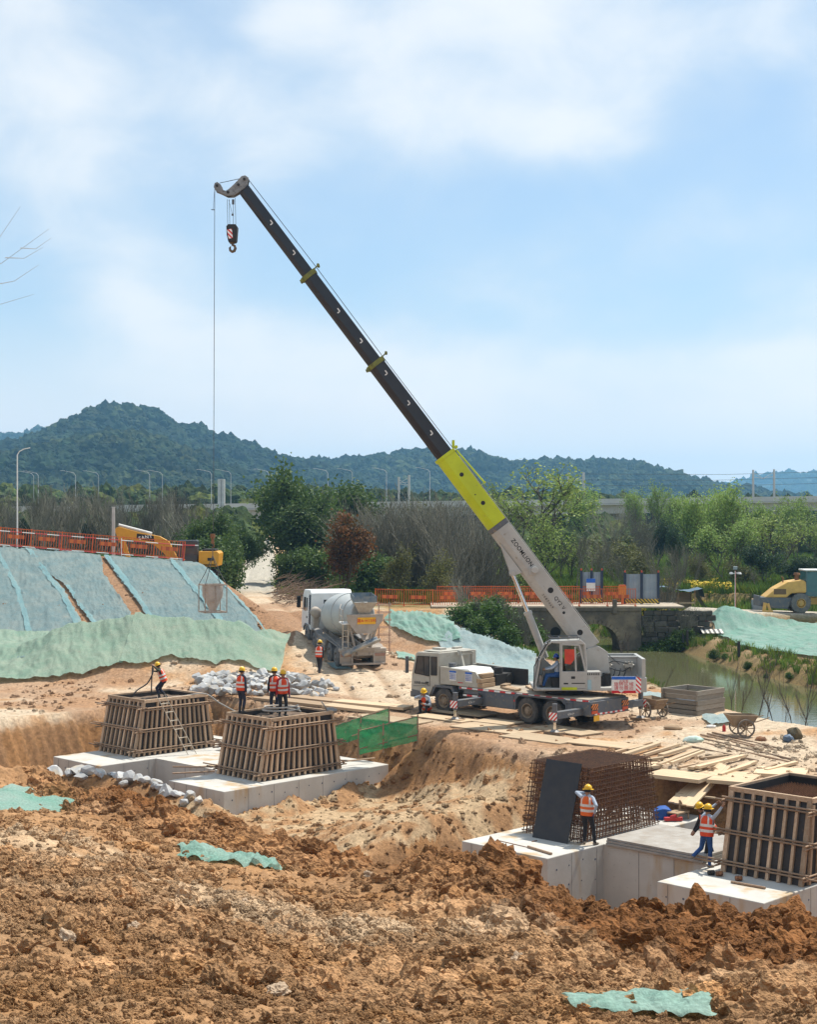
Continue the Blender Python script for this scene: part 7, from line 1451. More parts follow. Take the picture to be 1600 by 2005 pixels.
for i_, (o_, px_) in enumerate(FSTONES):
    me_ = CLODS[i_ % 9].copy(); me_.materials.clear(); me_.materials.append(mat('brown_stone', (0.30, 0.18, 0.09), (0.24, 0.14, 0.07), 4, 0.95, bump=0.01) if px_ == 435 else mat('pale_stone', (0.44, 0.34, 0.24), (0.36, 0.25, 0.16), 5, 0.95, bump=0.01)); me_.name = 'stone'; o_.data = me_; o_.location.z -= 0.03; o_.scale = tuple(v * 0.8 for v in o_.scale)
def soil_at(X, Y):
    fi = np.interp(Y, drows, np.arange(len(drows))); fj = np.interp(X / Y, tcols, np.arange(len(tcols))); return colr[np.round(fi).astype(int), np.round(fj).astype(int)]
def clod_field(n, tr, dr, size, name, seed, crest=None, sel=True, sink=0.25, zmin=-9):
    r_ = np.random.default_rng(seed); t = r_.uniform(tr[0], tr[1], n * 3); D = np.exp(r_.uniform(math.log(dr[0]), math.log(dr[1]), n * 3)); X, Y = t * D, D
    fg, over = fgz(X, Y); lo = lower(X, Y)
    ok = (fg - lo > 0.05) & (over < 6) if crest is None else (fg - lo > 0.0) & (np.abs(over - crest[0]) < crest[1] * (0.4 + 0.6 * r_.random(n * 3)))
    if crest is None and sel: ok &= fbm(X * 0.55, Y * 0.55, 4, 171) + 0.25 * (r_.random(n * 3) - 0.5) > 0.42
    X, Y = X[ok][:n], Y[ok][:n]; k = len(X); s = size[0] * (size[1] / size[0]) ** (r_.random(k) ** 2.6)
    Z = look(X, Y) - s * sink
    sc = s[:, None] * r_.uniform(0.75, 1.25, (k, 3)); c_ = soil_at(X, Y) * r_.uniform(0.8, 1.25, (k, 1))
    return np.stack([X, Y, Z], -1), sc, r_.uniform(-3.1, 3.1, (k, 3)) * np.array([0.4, 0.4, 1]), r_.integers(0, len(CLODS), k), c_
fields = [clod_field(17000, (-0.30, 0.30), (5.0, 13), (0.006, 0.040), 'g', 11, sel=False, sink=0.1), clod_field(15000, (-0.30, 0.30), (9, 34), (0.014, 0.085), 'h', 12, sel=False, sink=0.15), clod_field(9500, (-0.30, 0.30), (5.2, 14), (0.008, 0.065), 'a', 1), clod_field(8000, (-0.30, 0.30), (8, 40), (0.02, 0.17), 'b', 2), clod_field(4200, (-0.30, 0.30), (14, 46), (0.04, 0.34), 'c', 3, crest=(-0.9, 2.9), sink=0.35),
          clod_field(6500, (0.0, 0.30), (9, 24), (0.03, 0.32), 'd', 4, crest=(-3.6, 6.0), sink=0.35), clod_field(5200, (-0.25, -0.03), (22, 42), (0.04, 0.42), 'e', 6, crest=(-1.8, 4.4), sink=0.2), clod_field(260, (0.05, 0.13), (17, 23), (0.14, 0.42), 'f', 9, crest=(-1.0, 1.6), sink=0.1)]
cat_ = [np.concatenate([f[i] for f in fields]) for i in range(5)]
scatter('soil_clods', cat_[0], cat_[1], cat_[2], CLODS, cat_[3], cat_[4])
# crumbs of soil on the working level, the berm and the pit edges
def crumb(n, seed):
    r_ = np.random.default_rng(seed); t = r_.uniform(-0.29, 0.29, n); D = r_.uniform(40, 92, n); X, Y = t * D, D; z0 = look(X, Y, False); fg, over = fgz(X, Y); nn = fbm(X * 0.3, Y * 0.3, 3, 91)
    slp = np.hypot(look(X + 0.35, Y, False) - z0, look(X, Y + 0.35, False) - z0)
    ok = ((slp < 0.16) | (pq_np(X, Y)[1] < 9)) & (z0 > -3.0) & ((z0 < -0.15) | (nn > 0.55) | (r_.random(n) < 0.12)) & (polysd(X, Y, CREEK) > 1) & (fg < z0); X, Y = X[ok], Y[ok]; k = len(X)
    s = 0.03 * 7 ** (r_.random(k) ** 2.4); return np.stack([X, Y, look(X, Y) - s * 0.25], -1), s[:, None] * r_.uniform(0.8, 1.3, (k, 3)), r_.uniform(-3, 3, (k, 3)) * np.array([0.4, 0.4, 1]), r_.integers(0, len(CLODS), k), soil_at(X, Y) * r_.uniform(0.75, 1.15, (k, 1))
cr_ = crumb(16000, 8); scatter('soil_crumbs', *cr_[:3], CLODS, cr_[3], cr_[4])

# ------------------------------------------------------------------ trees
LEAFC = {}
def leaf_mat(name, c1, c2, trans=0.35):
    m = bpy.data.materials.new(name); m.use_nodes = True; t = m.node_tree; N, L = t.nodes, t.links; p = N['Principled BSDF']; p.inputs['Roughness'].default_value = 0.6; p.inputs['Specular IOR Level'].default_value = 0.3
    at = N.new('ShaderNodeAttribute'); at.attribute_name = 'leafmix'; mx_ = N.new('ShaderNodeMix'); mx_.data_type = 'RGBA'; L.new(at.outputs['Fac'], mx_.inputs[0]); mx_.inputs[6].default_value = (*c1, 1); mx_.inputs[7].default_value = (*c2, 1)
    oi = N.new('ShaderNodeObjectInfo'); h = N.new('ShaderNodeHueSaturation'); mr = N.new('ShaderNodeMapRange'); L.new(oi.outputs['Random'], mr.inputs[0]); mr.inputs[3].default_value = 0.8; mr.inputs[4].default_value = 1.2; L.new(mr.outputs[0], h.inputs['Value']); L.new(mx_.outputs[2], h.inputs['Color'])
    L.new(h.outputs[0], p.inputs['Base Color']); tr = N.new('ShaderNodeBsdfTranslucent'); L.new(h.outputs[0], tr.inputs[0]); ms = N.new('ShaderNodeMixShader'); ms.inputs[0].default_value = trans; L.new(p.outputs[0], ms.inputs[1]); L.new(tr.outputs[0], ms.inputs[2]); L.new(ms.outputs[0], N['Material Output'].inputs[0]); return m
BARK = mat('bark', (0.105, 0.085, 0.065), (0.06, 0.05, 0.04), 5, 0.9); BARKG = mat('grey_bark', (0.20, 0.19, 0.145), (0.12, 0.115, 0.085), 5, 0.9, rnd=0.3)
def skeleton(seed, H, spread, levels=4, nb=(6, 5, 4, 4), up=0.35, trunk=0.35, stems=1, rad=0.16, curve=0.25, ratio=0.62, lean=0.0):
    """segments (p, q, r0, r1) and twig tips of a branching tree of height about H"""
    rr_ = random.Random(seed); segs = []; tips = []
    def grow(p, d, L_, r, lev):
        n = 4 if lev < 2 else 3; pts = [p]; q = p.copy(); dd_ = d.copy()
        for i in range(n):
            dd_ = (dd_ + Vector((rr_.gauss(0, curve), rr_.gauss(0, curve), rr_.gauss(0, curve * 0.6) + up * 0.12))).normalized(); q = q + dd_ * (L_ / n); segs.append((pts[-1], q.copy(), r * (1 - 0.55 * i / n), r * (1 - 0.55 * (i + 1) / n))); pts.append(q.copy())
        if lev >= levels - 1: tips.append((pts[-1], dd_)); tips.append((pts[-2], dd_)); return
        for k in range(nb[lev]):
            f = (trunk if lev == 0 else 0.25) + (1 - (trunk if lev == 0 else 0.25)) * (k + rr_.random()) / nb[lev]; f = min(f, 0.99); i = min(int(f * n), n - 1); b0 = pts[i].lerp(pts[i + 1], f * n - i)
            a = rr_.uniform(0, 6.283); out = Vector((math.cos(a), math.sin(a), 0)); s_ = spread * (1.1 - 0.5 * f if lev == 0 else 0.9)
            nd = (dd_ * (1 - 0.3 * spread) + out * s_ + Vector((0, 0, up * 0.5))).normalized(); grow(b0, nd, L_ * ratio * rr_.uniform(0.75, 1.15) * (1.15 - 0.45 * f if lev == 0 else 1), r * 0.52, lev + 1)
        tips.append((pts[-1], dd_))
    for s in range(stems):
        a = rr_.uniform(0, 6.283); tl_ = lean + (0.0 if stems == 1 else rr_.uniform(0.08, 0.38)); grow(Vector((rr_.gauss(0, 0.12), rr_.gauss(0, 0.12), 0)) * (stems > 1), Vector((math.cos(a) * tl_, math.sin(a) * tl_, 1)).normalized(), H * (0.62 if levels > 2 else 0.8) * (1 if stems == 1 else rr_.uniform(0.75, 1.05)), rad * (1 if stems == 1 else 0.5), 0)
    return segs, tips
def wood_mesh(name, segs, m, n=4, rmin=0.012):
    V = []; F = []
    for p, q, r0, r1 in segs:
        d = (q - p).normalized(); u = d.orthogonal().normalized(); w = d.cross(u); o = len(V); r0, r1 = max(r0, rmin), max(r1, rmin)
        k = n if r0 > 0.04 else 3
        for c, r in ((p, r0), (q, r1)):
            for i in range(n):
                a = 6.2832 * i / n; V.append(c + (u * math.cos(a) + w * math.sin(a)) * r)
        for i in range(n): F.append((o + i, o + (i + 1) % n, o + n + (i + 1) % n, o + n + i))
    return npmesh(name, np.array([tuple(v) for v in V]), np.array(F), m)
def leaf_mesh(name, tips, per, size, sigma, m, seed, droop=0.0, flat=0.5, yel=0.5):
    r_ = np.random.default_rng(seed); T = np.array([tuple(t[0]) for t in tips]); n = len(T) * per
    C = np.repeat(T, per, 0) + r_.normal(0, sigma, (n, 3)) * np.array([1, 1, 0.75]); C[:, 2] -= droop * np.abs(r_.normal(0, 1, n))
    s = size * r_.uniform(0.6, 1.3, n); a = r_.normal(0, 1, (n, 3)); a[:, 2] *= flat; a /= np.linalg.norm(a, axis=1)[:, None]; b_ = r_.normal(0, 1, (n, 3)); b_ -= a * (a * b_).sum(1)[:, None]; b_ /= np.linalg.norm(b_, axis=1)[:, None]
    if droop: a[:, 2] = -np.abs(a[:, 2]) - 0.6; a /= np.linalg.norm(a, axis=1)[:, None]
    V = np.stack([C - a * s[:, None] * 0.5, C + b_ * s[:, None] * 0.32, C + a * s[:, None] * 0.5, C - b_ * s[:, None] * 0.32], 1).reshape(-1, 3); F = np.arange(n * 4).reshape(n, 4)
    me = npmesh(name, V, F, m); g_ = np.repeat(r_.random(len(T)), per) * 0.6 + r_.random(n) * 0.4; at = me.attributes.new('leafmix', 'FLOAT', 'FACE'); at.data.foreach_set('value', np.clip(g_ * 2 * yel, 0, 1).astype(np.float32)); return me
LG = {'camphor': leaf_mat('camphor_leaves', (0.035, 0.070, 0.018), (0.115, 0.175, 0.045)), 'red': leaf_mat('red_tipped_leaves', (0.045, 0.050, 0.016), (0.30, 0.10, 0.030)), 'fresh': leaf_mat('fresh_leaves', (0.11, 0.18, 0.033), (0.29, 0.35, 0.09)), 'willow': leaf_mat('willow_leaves', (0.17, 0.28, 0.055), (0.33, 0.44, 0.12)), 'olive': leaf_mat('olive_leaves', (0.085, 0.095, 0.03), (0.18, 0.18, 0.055)), 'dark': leaf_mat('dark_leaves', (0.02, 0.045, 0.02), (0.055, 0.095, 0.04)), 'grass': leaf_mat('shrub_leaves', (0.03, 0.075, 0.012), (0.085, 0.14, 0.025))}
def make_tree(seed, H, kind, per=9, size=0.26, sigma=0.42, droop=0.0, yel=0.5, **k):
    segs, tips = skeleton(seed, H, **k); wm = wood_mesh('trunk', segs, BARK); lm = leaf_mesh('crown', tips, per, size, sigma, LG[kind], seed, droop, yel=yel); return wm, lm
TK = {
 'camphor': [make_tree(s, 10.0, 'camphor', per=24, size=0.33, sigma=0.55, spread=0.75, nb=(9, 5, 4, 3), trunk=0.18, rad=0.2, levels=4) for s in (1, 2)],
 'red': [make_tree(5, 6.5, 'red', per=22, size=0.26, sigma=0.34, yel=0.38, spread=0.45, nb=(10, 5, 3, 2), trunk=0.08, rad=0.1, up=0.8)],
 'fresh': [make_tree(s, 10.5, 'fresh', per=8, size=0.28, sigma=0.45, spread=0.7, nb=(7, 5, 4, 3), trunk=0.22, rad=0.18) for s in (7, 8)],
 'willow': [make_tree(s, 10, 'willow', per=7, size=0.22, sigma=0.30, spread=0.42, nb=(8, 5, 4, 3), trunk=0.15, rad=0.14, up=0.7, stems=2) for s in (11, 12)],
 'olive': [make_tree(s, 5, 'olive', per=8, size=0.2, sigma=0.35, spread=0.7, nb=(6, 5, 3, 3), trunk=0.1, rad=0.09, stems=2) for s in (15,)],
 'bush': [make_tree(s, 5.0, 'camphor', per=20, size=0.30, sigma=0.42, spread=0.85, nb=(8, 5, 4), trunk=0.03, rad=0.07, levels=3, stems=4) for s in (23, 24)],
 'dark': [make_tree(s, 6, 'dark', per=14, size=0.24, sigma=0.34, spread=0.6, nb=(9, 5, 3, 2), trunk=0.15, rad=0.1) for s in (17,)],
 'shrub': [make_tree(s, 2.2, 'grass', per=12, size=0.16, sigma=0.22, spread=0.9, nb=(6, 5, 3), trunk=0.05, rad=0.03, levels=3, stems=3) for s in (19, 20)],
}
BARE = []
for s in (31, 32, 33, 34):
    segs, tips = skeleton(s, 9.5, 0.42, levels=4, nb=(8, 5, 5, 4), up=0.55, trunk=0.2, rad=0.11, curve=0.16); BARE.append((wood_mesh('trunk', [q for q in segs if q[2] > 0.035], BARKG), wood_mesh('crown', [q for q in segs if q[2] <= 0.035], BARKG, 3, 0.011)))
BARES = []
for s in (41, 42, 43):
    segs, tips = skeleton(s, 8.0, 0.40, levels=3, nb=(8, 7, 5), up=0.5, trunk=0.12, rad=0.09, curve=0.13, stems=6, lean=0.15); BARES.append((wood_mesh('trunk', [q for q in segs if q[2] > 0.03], BARKG), wood_mesh('crown', [q for q in segs if q[2] <= 0.03], BARKG, 3, 0.011)))
for k_ in TK: TK[k_] = [t_ for t_ in TK[k_]]
def meshtop(wm, lm): return max(max(v.co.z for v in wm.vertices), np.max([v.co.z for v in list(lm.vertices)[::7]]))
def tree(kind, x, y, h, label, cat='tree', name='tree', group=None, w=None, rz=None, sink=0.15):
    wm, lm = kind; key = (wm.name, lm.name)
    if key not in LEAFC:
        co = np.zeros(len(lm.vertices) * 3, np.float32); lm.vertices.foreach_get('co', co); co = co.reshape(-1, 3); LEAFC[key] = (float(np.percentile(co[:, 2], 99.5)), float(np.percentile(np.abs(co[:, :2]), 96)) * 2)
    th, tw = LEAFC[key]; s = h / th; sw = s if w is None else w / tw
    t = thing(name, label, cat, (x, y, gz(x, y, False) - sink), random.uniform(0, 6.28) if rz is None else rz, group); t.scale = (sw, sw, s)
    link('trunk', wm, t); link('crown', lm, t); return t
def tree_px(kind, px, ytop, D, label, wpx=None, **k):
    x = (px - 800) * D / FPX; g_ = gz(x, D, False); h = CAMZ - (ytop - HY) * D / FPX - g_; return tree(kind, x, D, h, label, w=None if wpx is None else wpx * D / FPX, **k)
tree_px(TK['camphor'][0], 640, 918, 138, 'big dark evergreen tree behind the mixer truck, left of the bare thicket', 210, name='evergreen_tree')
tree_px(TK['camphor'][1], 575, 985, 134, 'lower evergreen tree leaning over the track on its right side', 130, name='evergreen_tree')
tree_px(TK['camphor'][1], 700, 945, 150, 'evergreen tree filling the gap behind the reddish bush', 150, name='evergreen_tree')
tree_px(TK['red'][0], 664, 1004, 111.5, 'reddish brown leafed bush between the evergreen and the bare thicket', 118, name='red_bush', cat='bush')
tree_px(TK['camphor'][0], 432, 1002, 122, 'rounded evergreen tree left of the pale track behind the excavator', 130, name='evergreen_tree')
tree_px(TK['camphor'][1], 388, 1018, 128, 'evergreen tree half hidden behind the excavator cab', 90, name='evergreen_tree')
tree_px(TK['camphor'][1], 470, 1030, 140, 'small evergreen tree at the left verge of the pale track', 70, name='evergreen_tree')
for k, (px, yt, D, w, lb) in enumerate(((440, 1050, 116, 75, 'rounded evergreen bush hugging the left verge of the track'), (405, 1050, 114, 90, 'rounded evergreen bush beside the excavator'), (372, 1035, 120, 80, 'evergreen bush behind the excavator boom end'), (575, 1075, 118, 62, 'evergreen bush under the big tree on the right verge of the track'), (610, 1070, 117, 90, 'evergreen bush left of the reddish bush'), (725, 1080, 116, 80, 'evergreen bush right of the reddish bush'))): tree_px(TK['bush'][k % 2], px, yt, D, lb, w, name='evergreen_bush', cat='bush')
tree_px(TK['fresh'][0], 1030, 908, 140, 'tall fresh green tree behind the lime part of the boom', 190, name='green_tree')
tree_px(TK['fresh'][1], 950, 940, 150, 'green tree just left of the boom above the bare thicket', 110, name='green_tree')
tree_px(TK['fresh'][1], 1065, 1000, 132, 'spreading pale green tree right of the grey boom', 130, name='green_tree')
tree_px(TK['fresh'][0], 1000, 1050, 128, 'lower green tree directly behind the grey boom', 110, name='green_tree')
for k, (px, yt, D, w, lb) in enumerate(((1155, 950, 190, 95, 'pale willow standing before the viaduct right of the boom'), (1300, 946, 205, 70, 'slim pale willow in front of the viaduct'), (1350, 965, 150, 90, 'pale green willow left of the tall willow pair'), (1395, 946, 142, 110, 'tallest pale green willow left of centre in the right clump'), (1445, 952, 146, 110, 'tall pale green willow on the right of the pair'), (1420, 1010, 134, 120, 'lower willow in front of the tall willow pair'), (1500, 975, 175, 90, 'willow with rounded top left of the right edge'), (1560, 968, 190, 90, 'willow nearest the right edge of the picture'), (1262, 955, 215, 70, 'small pale willow beside the slim one'))): tree_px(TK['willow'][k % 2], px, yt, D, lb, w, name='willow_tree')
for k, (px, yt, D, w, kd, lb) in enumerate(((1530, 1000, 150, 120, 'fresh', 'mid green tree behind the roller cab'), (1592, 985, 155, 110, 'fresh', 'mid green tree at the right edge behind the roller'), (1505, 1062, 128, 80, 'dark', 'dark bluish evergreen bush left of the roller'), (1545, 1085, 126, 70, 'dark', 'dark evergreen bush behind the roller hood'), (1592, 1070, 130, 80, 'dark', 'dark evergreen bush behind the roller cab at the edge'), (1325, 1020, 134, 62, 'dark', 'narrow dark tree standing above the tarp hut'), (1285, 1015, 160, 60, 'dark', 'small dark tree far left of the tarp hut'), (1215, 1050, 140, 90, 'olive', 'olive shrub behind the gate hoarding'), (1250, 1070, 133, 70, 'olive', 'olive shrub right of the gate hoarding'), (1180, 1045, 150, 90, 'olive', 'olive shrub between boom and hoarding'), (1120, 1060, 140, 90, 'fresh', 'low green tree right of the boom bracket'), (1380, 1080, 128, 50, 'olive', 'small bushy tree right of the tarp hut'), (1460, 1090, 127, 60, 'olive', 'grey green shrub left of the camera mast'))): tree_px(TK[kd][k % len(TK[kd])], px, yt, D, lb, w, name='shrub_tree' if kd in ('olive', 'dark') else 'green_tree')
rb_ = random.Random(77); gB = 'leafless trees in the thicket behind the left bank'
for i in range(52):
    px = -60 + 470 * (i + rb_.random()) / 52; D = rb_.choice((135, 150, 165, 180)) + rb_.uniform(-6, 6); yt = 958 + rb_.uniform(-16, 22) + (px - 200) * 0.03; tree_px(BARE[i % 4], px, yt, D, 'leafless grey tree in the thicket behind the orange fence', None, name='bare_tree', group=gB)
gC = 'leafless bushes in the thicket behind the mixer'
for i in range(34):
    px = 712 + 240 * (i + rb_.random()) / 34; D = 114 + rb_.uniform(0, 26); yt = interp(px, [(700, 985), (760, 962), (860, 965), (930, 985), (960, 1010)]) + rb_.uniform(-6, 45); tree_px(BARES[i % 3], px, float(yt), D, 'leafless bush in the dense bare thicket left of the boom', None, name='bare_bush', group=gC, cat='bush')
gD = 'leafless saplings on the right'
for i, (px, yt, D) in enumerate(((1130, 1040, 130), (1165, 1055, 134), (1200, 1030, 140), (1240, 1010, 146), (1275, 1030, 130), (1297, 1085, 112), (1308, 1100, 111), (1340, 1060, 128), (1100, 1040, 136), (1225, 1075, 124), (1480, 1100, 126), (1265, 985, 170), (1360, 1075, 127), (1190, 990, 175), (1540, 1030, 160))): tree_px((BARES if i % 2 else BARE)[i % 3], px, yt, D, 'leafless grey sapling among the green trees right of the boom', None, name='bare_sapling', group=gD)
# green shrubs on the creek banks
gE = 'green shrubs on the creek bank'
for i, (px, py, D, h) in enumerate(((1015, 1262, 99.5, 2.2), (1040, 1250, 103, 1.8), (1000, 1240, 103, 2.2), (1270, 1200, 105.4, 1.3), (1300, 1215, 105.2, 1.5), (1330, 1220, 104.8, 1.6), (1245, 1215, 105.0, 0.9), (900, 1230, 99, 1.8), (925, 1225, 101, 2.4), (950, 1240, 98, 2.6), (975, 1245, 97, 2.2), (990, 1260, 95, 1.6), (1010, 1250, 100, 1.5), (940, 1250, 95, 1.5), (965, 1230, 103, 2.0), (1230, 1200, 108, 1.2), (1262, 1210, 106.6, 1.6), (1285, 1225, 106, 1.4), (1310, 1230, 106, 1.5), (1335, 1230, 105.5, 1.3), (1350, 1235, 105, 1.2), (1402, 1260, 97.5, 0.8), (1418, 1262, 96.5, 0.5), (1462, 1290, 91.5, 0.6), (1500, 1312, 88, 0.4), (1548, 1325, 85.5, 0.5))):
    x = (px - 800) * D / FPX; lbs = 'leafy green shrub ' + ('left of the bridge behind the pale net' if px < 1100 else ('at the foot of the stone wall right of the bridge' if px < 1380 else 'at the waterline below the wide mint net'))
    tree(TK['shrub'][i % 2], x, D, h, lbs, cat='shrub', name='bank_shrub', group=gE + (' left' if px < 1100 else (' at the wall' if px < 1380 else ' far side')), sink=0.05)
for i, (px, yt, D, w) in enumerate(((740, 1000, 140, 80), (800, 985, 150, 90), (860, 990, 146, 90), (900, 1000, 142, 80), (770, 1060, 112, 60), (850, 1075, 111, 60))): tree_px(TK['olive'][0], px, yt, D, ['olive bush at the left of the bare thicket, far side', 'olive bush in the middle of the bare thicket, far side', 'olive bush right of the middle of the bare thicket', 'olive bush at the boom side of the bare thicket', 'low olive bush before the bare thicket behind the mixer', 'low olive bush before the bare thicket behind the crane cab'][i], w, name='shrub_tree')
for i, (px, D) in enumerate(((915, 103), (960, 100), (1000, 98), (1030, 97), (1255, 107), (1300, 106.8), (1330, 106))): tree(BARES[i % 3], (px - 800) * D / FPX, D, 3.2, 'leafless brush tangle on the creek bank ' + ('left of the bridge' if px < 1100 else 'right of the bridge'), cat='bush', name='bare_brush', group='brush on the creek banks ' + ('left' if px < 1100 else 'right'))
# thin twigs along the near shore
TW = []
for s in (61, 62, 63):
    segs, tips = skeleton(s, 2.4, 0.3, levels=3, nb=(5, 3, 2), up=0.5, trunk=0.25, rad=0.02, curve=0.12, lean=0.25); TW.append(wood_mesh('stem', segs, BARK, 3, 0.006))
for i, (px, D, h) in enumerate(((1410, 71, 1.6), (1432, 70, 2.2), (1448, 68, 1.8), (1482, 66.5, 2.6), (1500, 66, 1.5), (1520, 65.5, 2.0), (1538, 65, 1.2), (1556, 64.5, 2.2), (1572, 64, 2.6), (1590, 63.5, 1.8), (1200, 88, 2.4), (1225, 86, 2.6), (1300, 79, 1.2))):
    x = (px - 800) * D / FPX; o = link('bare_twig', TW[i % 3]); o.location = (x, D, gz(x, D, False) - 0.05); o.scale = (h / 1.6,) * 3; o.rotation_euler = (0, 0, i * 1.3); tag(o, 'thin bare twig rising from the near creek shore', 'sapling', 'bare twigs on the near creek shore')
# brushwood pile beside the track
b = MB(); rb2 = random.Random(3)
for i in range(420):
    px = rb2.uniform(528, 640); D = rb2.uniform(103, 118); x = (px - 800) * D / FPX; z = gz(x, D, False) + abs(rb2.gauss(0, 0.5)); a = rb2.gauss(0.5, 0.6); L_ = rb2.uniform(0.8, 2.6); d_ = Vector((math.cos(a), math.sin(a) * 0.4, rb2.gauss(0.15, 0.22))) * L_; b.tube([Vector((x, D, z)), Vector((x, D, z)) + d_ * 0.5 + Vector((0, 0, 0.1)), Vector((x, D, z)) + d_], [0.025, 0.018, 0.008], 3)
tag(b.build('brushwood', mat('brushwood', (0.20, 0.13, 0.085), (0.12, 0.085, 0.06), 4, 0.9)), kind='stuff')
# grass tufts, rape flowers
def tuft(seed, n, h, wd, m, flower=None):
    r_ = random.Random(seed); b_ = MB()
    for i in range(n):
        a = r_.uniform(0, 6.28); o_ = Vector((math.cos(a), math.sin(a), 0)) * r_.uniform(0, wd); t_ = o_ + Vector((math.cos(a) * r_.uniform(0, wd), math.sin(a) * r_.uniform(0, wd), h * r_.uniform(0.6, 1.1))); s = Vector((-math.sin(a), math.cos(a), 0)) * 0.05 * h
        b_.add([o_ - s, o_ + s, o_.lerp(t_, 0.6) + s * 0.8 + Vector((0, 0, 0.1 * h)), t_], [(0, 1, 2), (0, 2, 3)], 0)
        if flower and r_.random() < 0.8:
            for j in range(4): c = t_ + Vector((r_.gauss(0, 0.05), r_.gauss(0, 0.05), r_.gauss(0, 0.05))); b_.add([c + Vector((0.05, 0, 0)), c + Vector((0, 0.05, 0.02)), c - Vector((0.05, 0, 0)), c - Vector((0, 0.05, 0.02))], [(0, 1, 2, 3)], 1)
    return b_.mesh('tuft', [m] + ([flower] if flower else []))
GRM = tint_mat('grass_blades', bump=0, trans=0.3, scale=2); GRS = [tuft(s, 16, 0.5, 0.28, GRM) for s in (1, 2, 3)]
r_ = np.random.default_rng(21); n = 26000
t_ = r_.uniform(-0.30, 0.30, n); Dg = np.exp(r_.uniform(math.log(80), math.log(210), n)); Xg, Yg = t_ * Dg, Dg; zg = look(Xg, Yg); ckd = np.minimum(polysd(Xg, Yg, CREEK), polysd(Xg, Yg, CREEK_UP)); rdd, _ = segdist(Xg, Yg, ROADC); rr2, _ = segdist(Xg, Yg, RROAD)
ok = (ckd > 0.15) & (rdd > 2.4) & (rr2 > 2.0) & (zg > -0.85) & (((Yg > 112) | ((ckd < 2.6) & (Xg > 5) & (Yg > 80) & (fbm(Xg * 0.6, Yg * 0.6, 3, 77) > 0.42))))
Xg, Yg, zg = Xg[ok], Yg[ok], zg[ok]; k = len(Xg); sc_ = r_.uniform(0.6, 1.5, (k, 1)) * np.ones((1, 3)) * np.where(Yg > 112, 1.4, 0.8)[:, None]; gc = np.array([0.095, 0.16, 0.028]) * r_.uniform(0.6, 1.5, (k, 1)) + np.array([0.05, 0.03, 0.0]) * (r_.random((k, 1)) < 0.35)
scatter('grass', np.stack([Xg, Yg, zg], -1), sc_, np.stack([np.zeros(k), np.zeros(k), r_.uniform(0, 6, k)], -1), GRS, r_.integers(0, 3, k), gc)
RAPE = [tuft(s, 12, 1.0, 0.25, GRM, mat('rape_yellow', (0.70, 0.48, 0.02), (0.6, 0.45, 0.02), 5, 0.7)) for s in (5, 6)]
px = r_.uniform(1235, 1450, 1100); Dr = r_.uniform(113, 132, 1100); keep = fbm(px * 0.035, Dr * 0.25, 3, 7) > 0.50; px, Dr = px[keep], Dr[keep]; Xr = (px - 800) * Dr / FPX; k = len(px)
scatter('rape_flowers', np.stack([Xr, Dr, look(Xr, Dr)], -1), r_.uniform(0.45, 0.85, (k, 1)) * np.ones((1, 3)), np.stack([np.zeros(k)] * 2 + [r_.uniform(0, 6, k)], -1), RAPE, r_.integers(0, 2, k), np.array([[0.09, 0.15, 0.025]]) * r_.uniform(0.7, 1.4, (k, 1)))

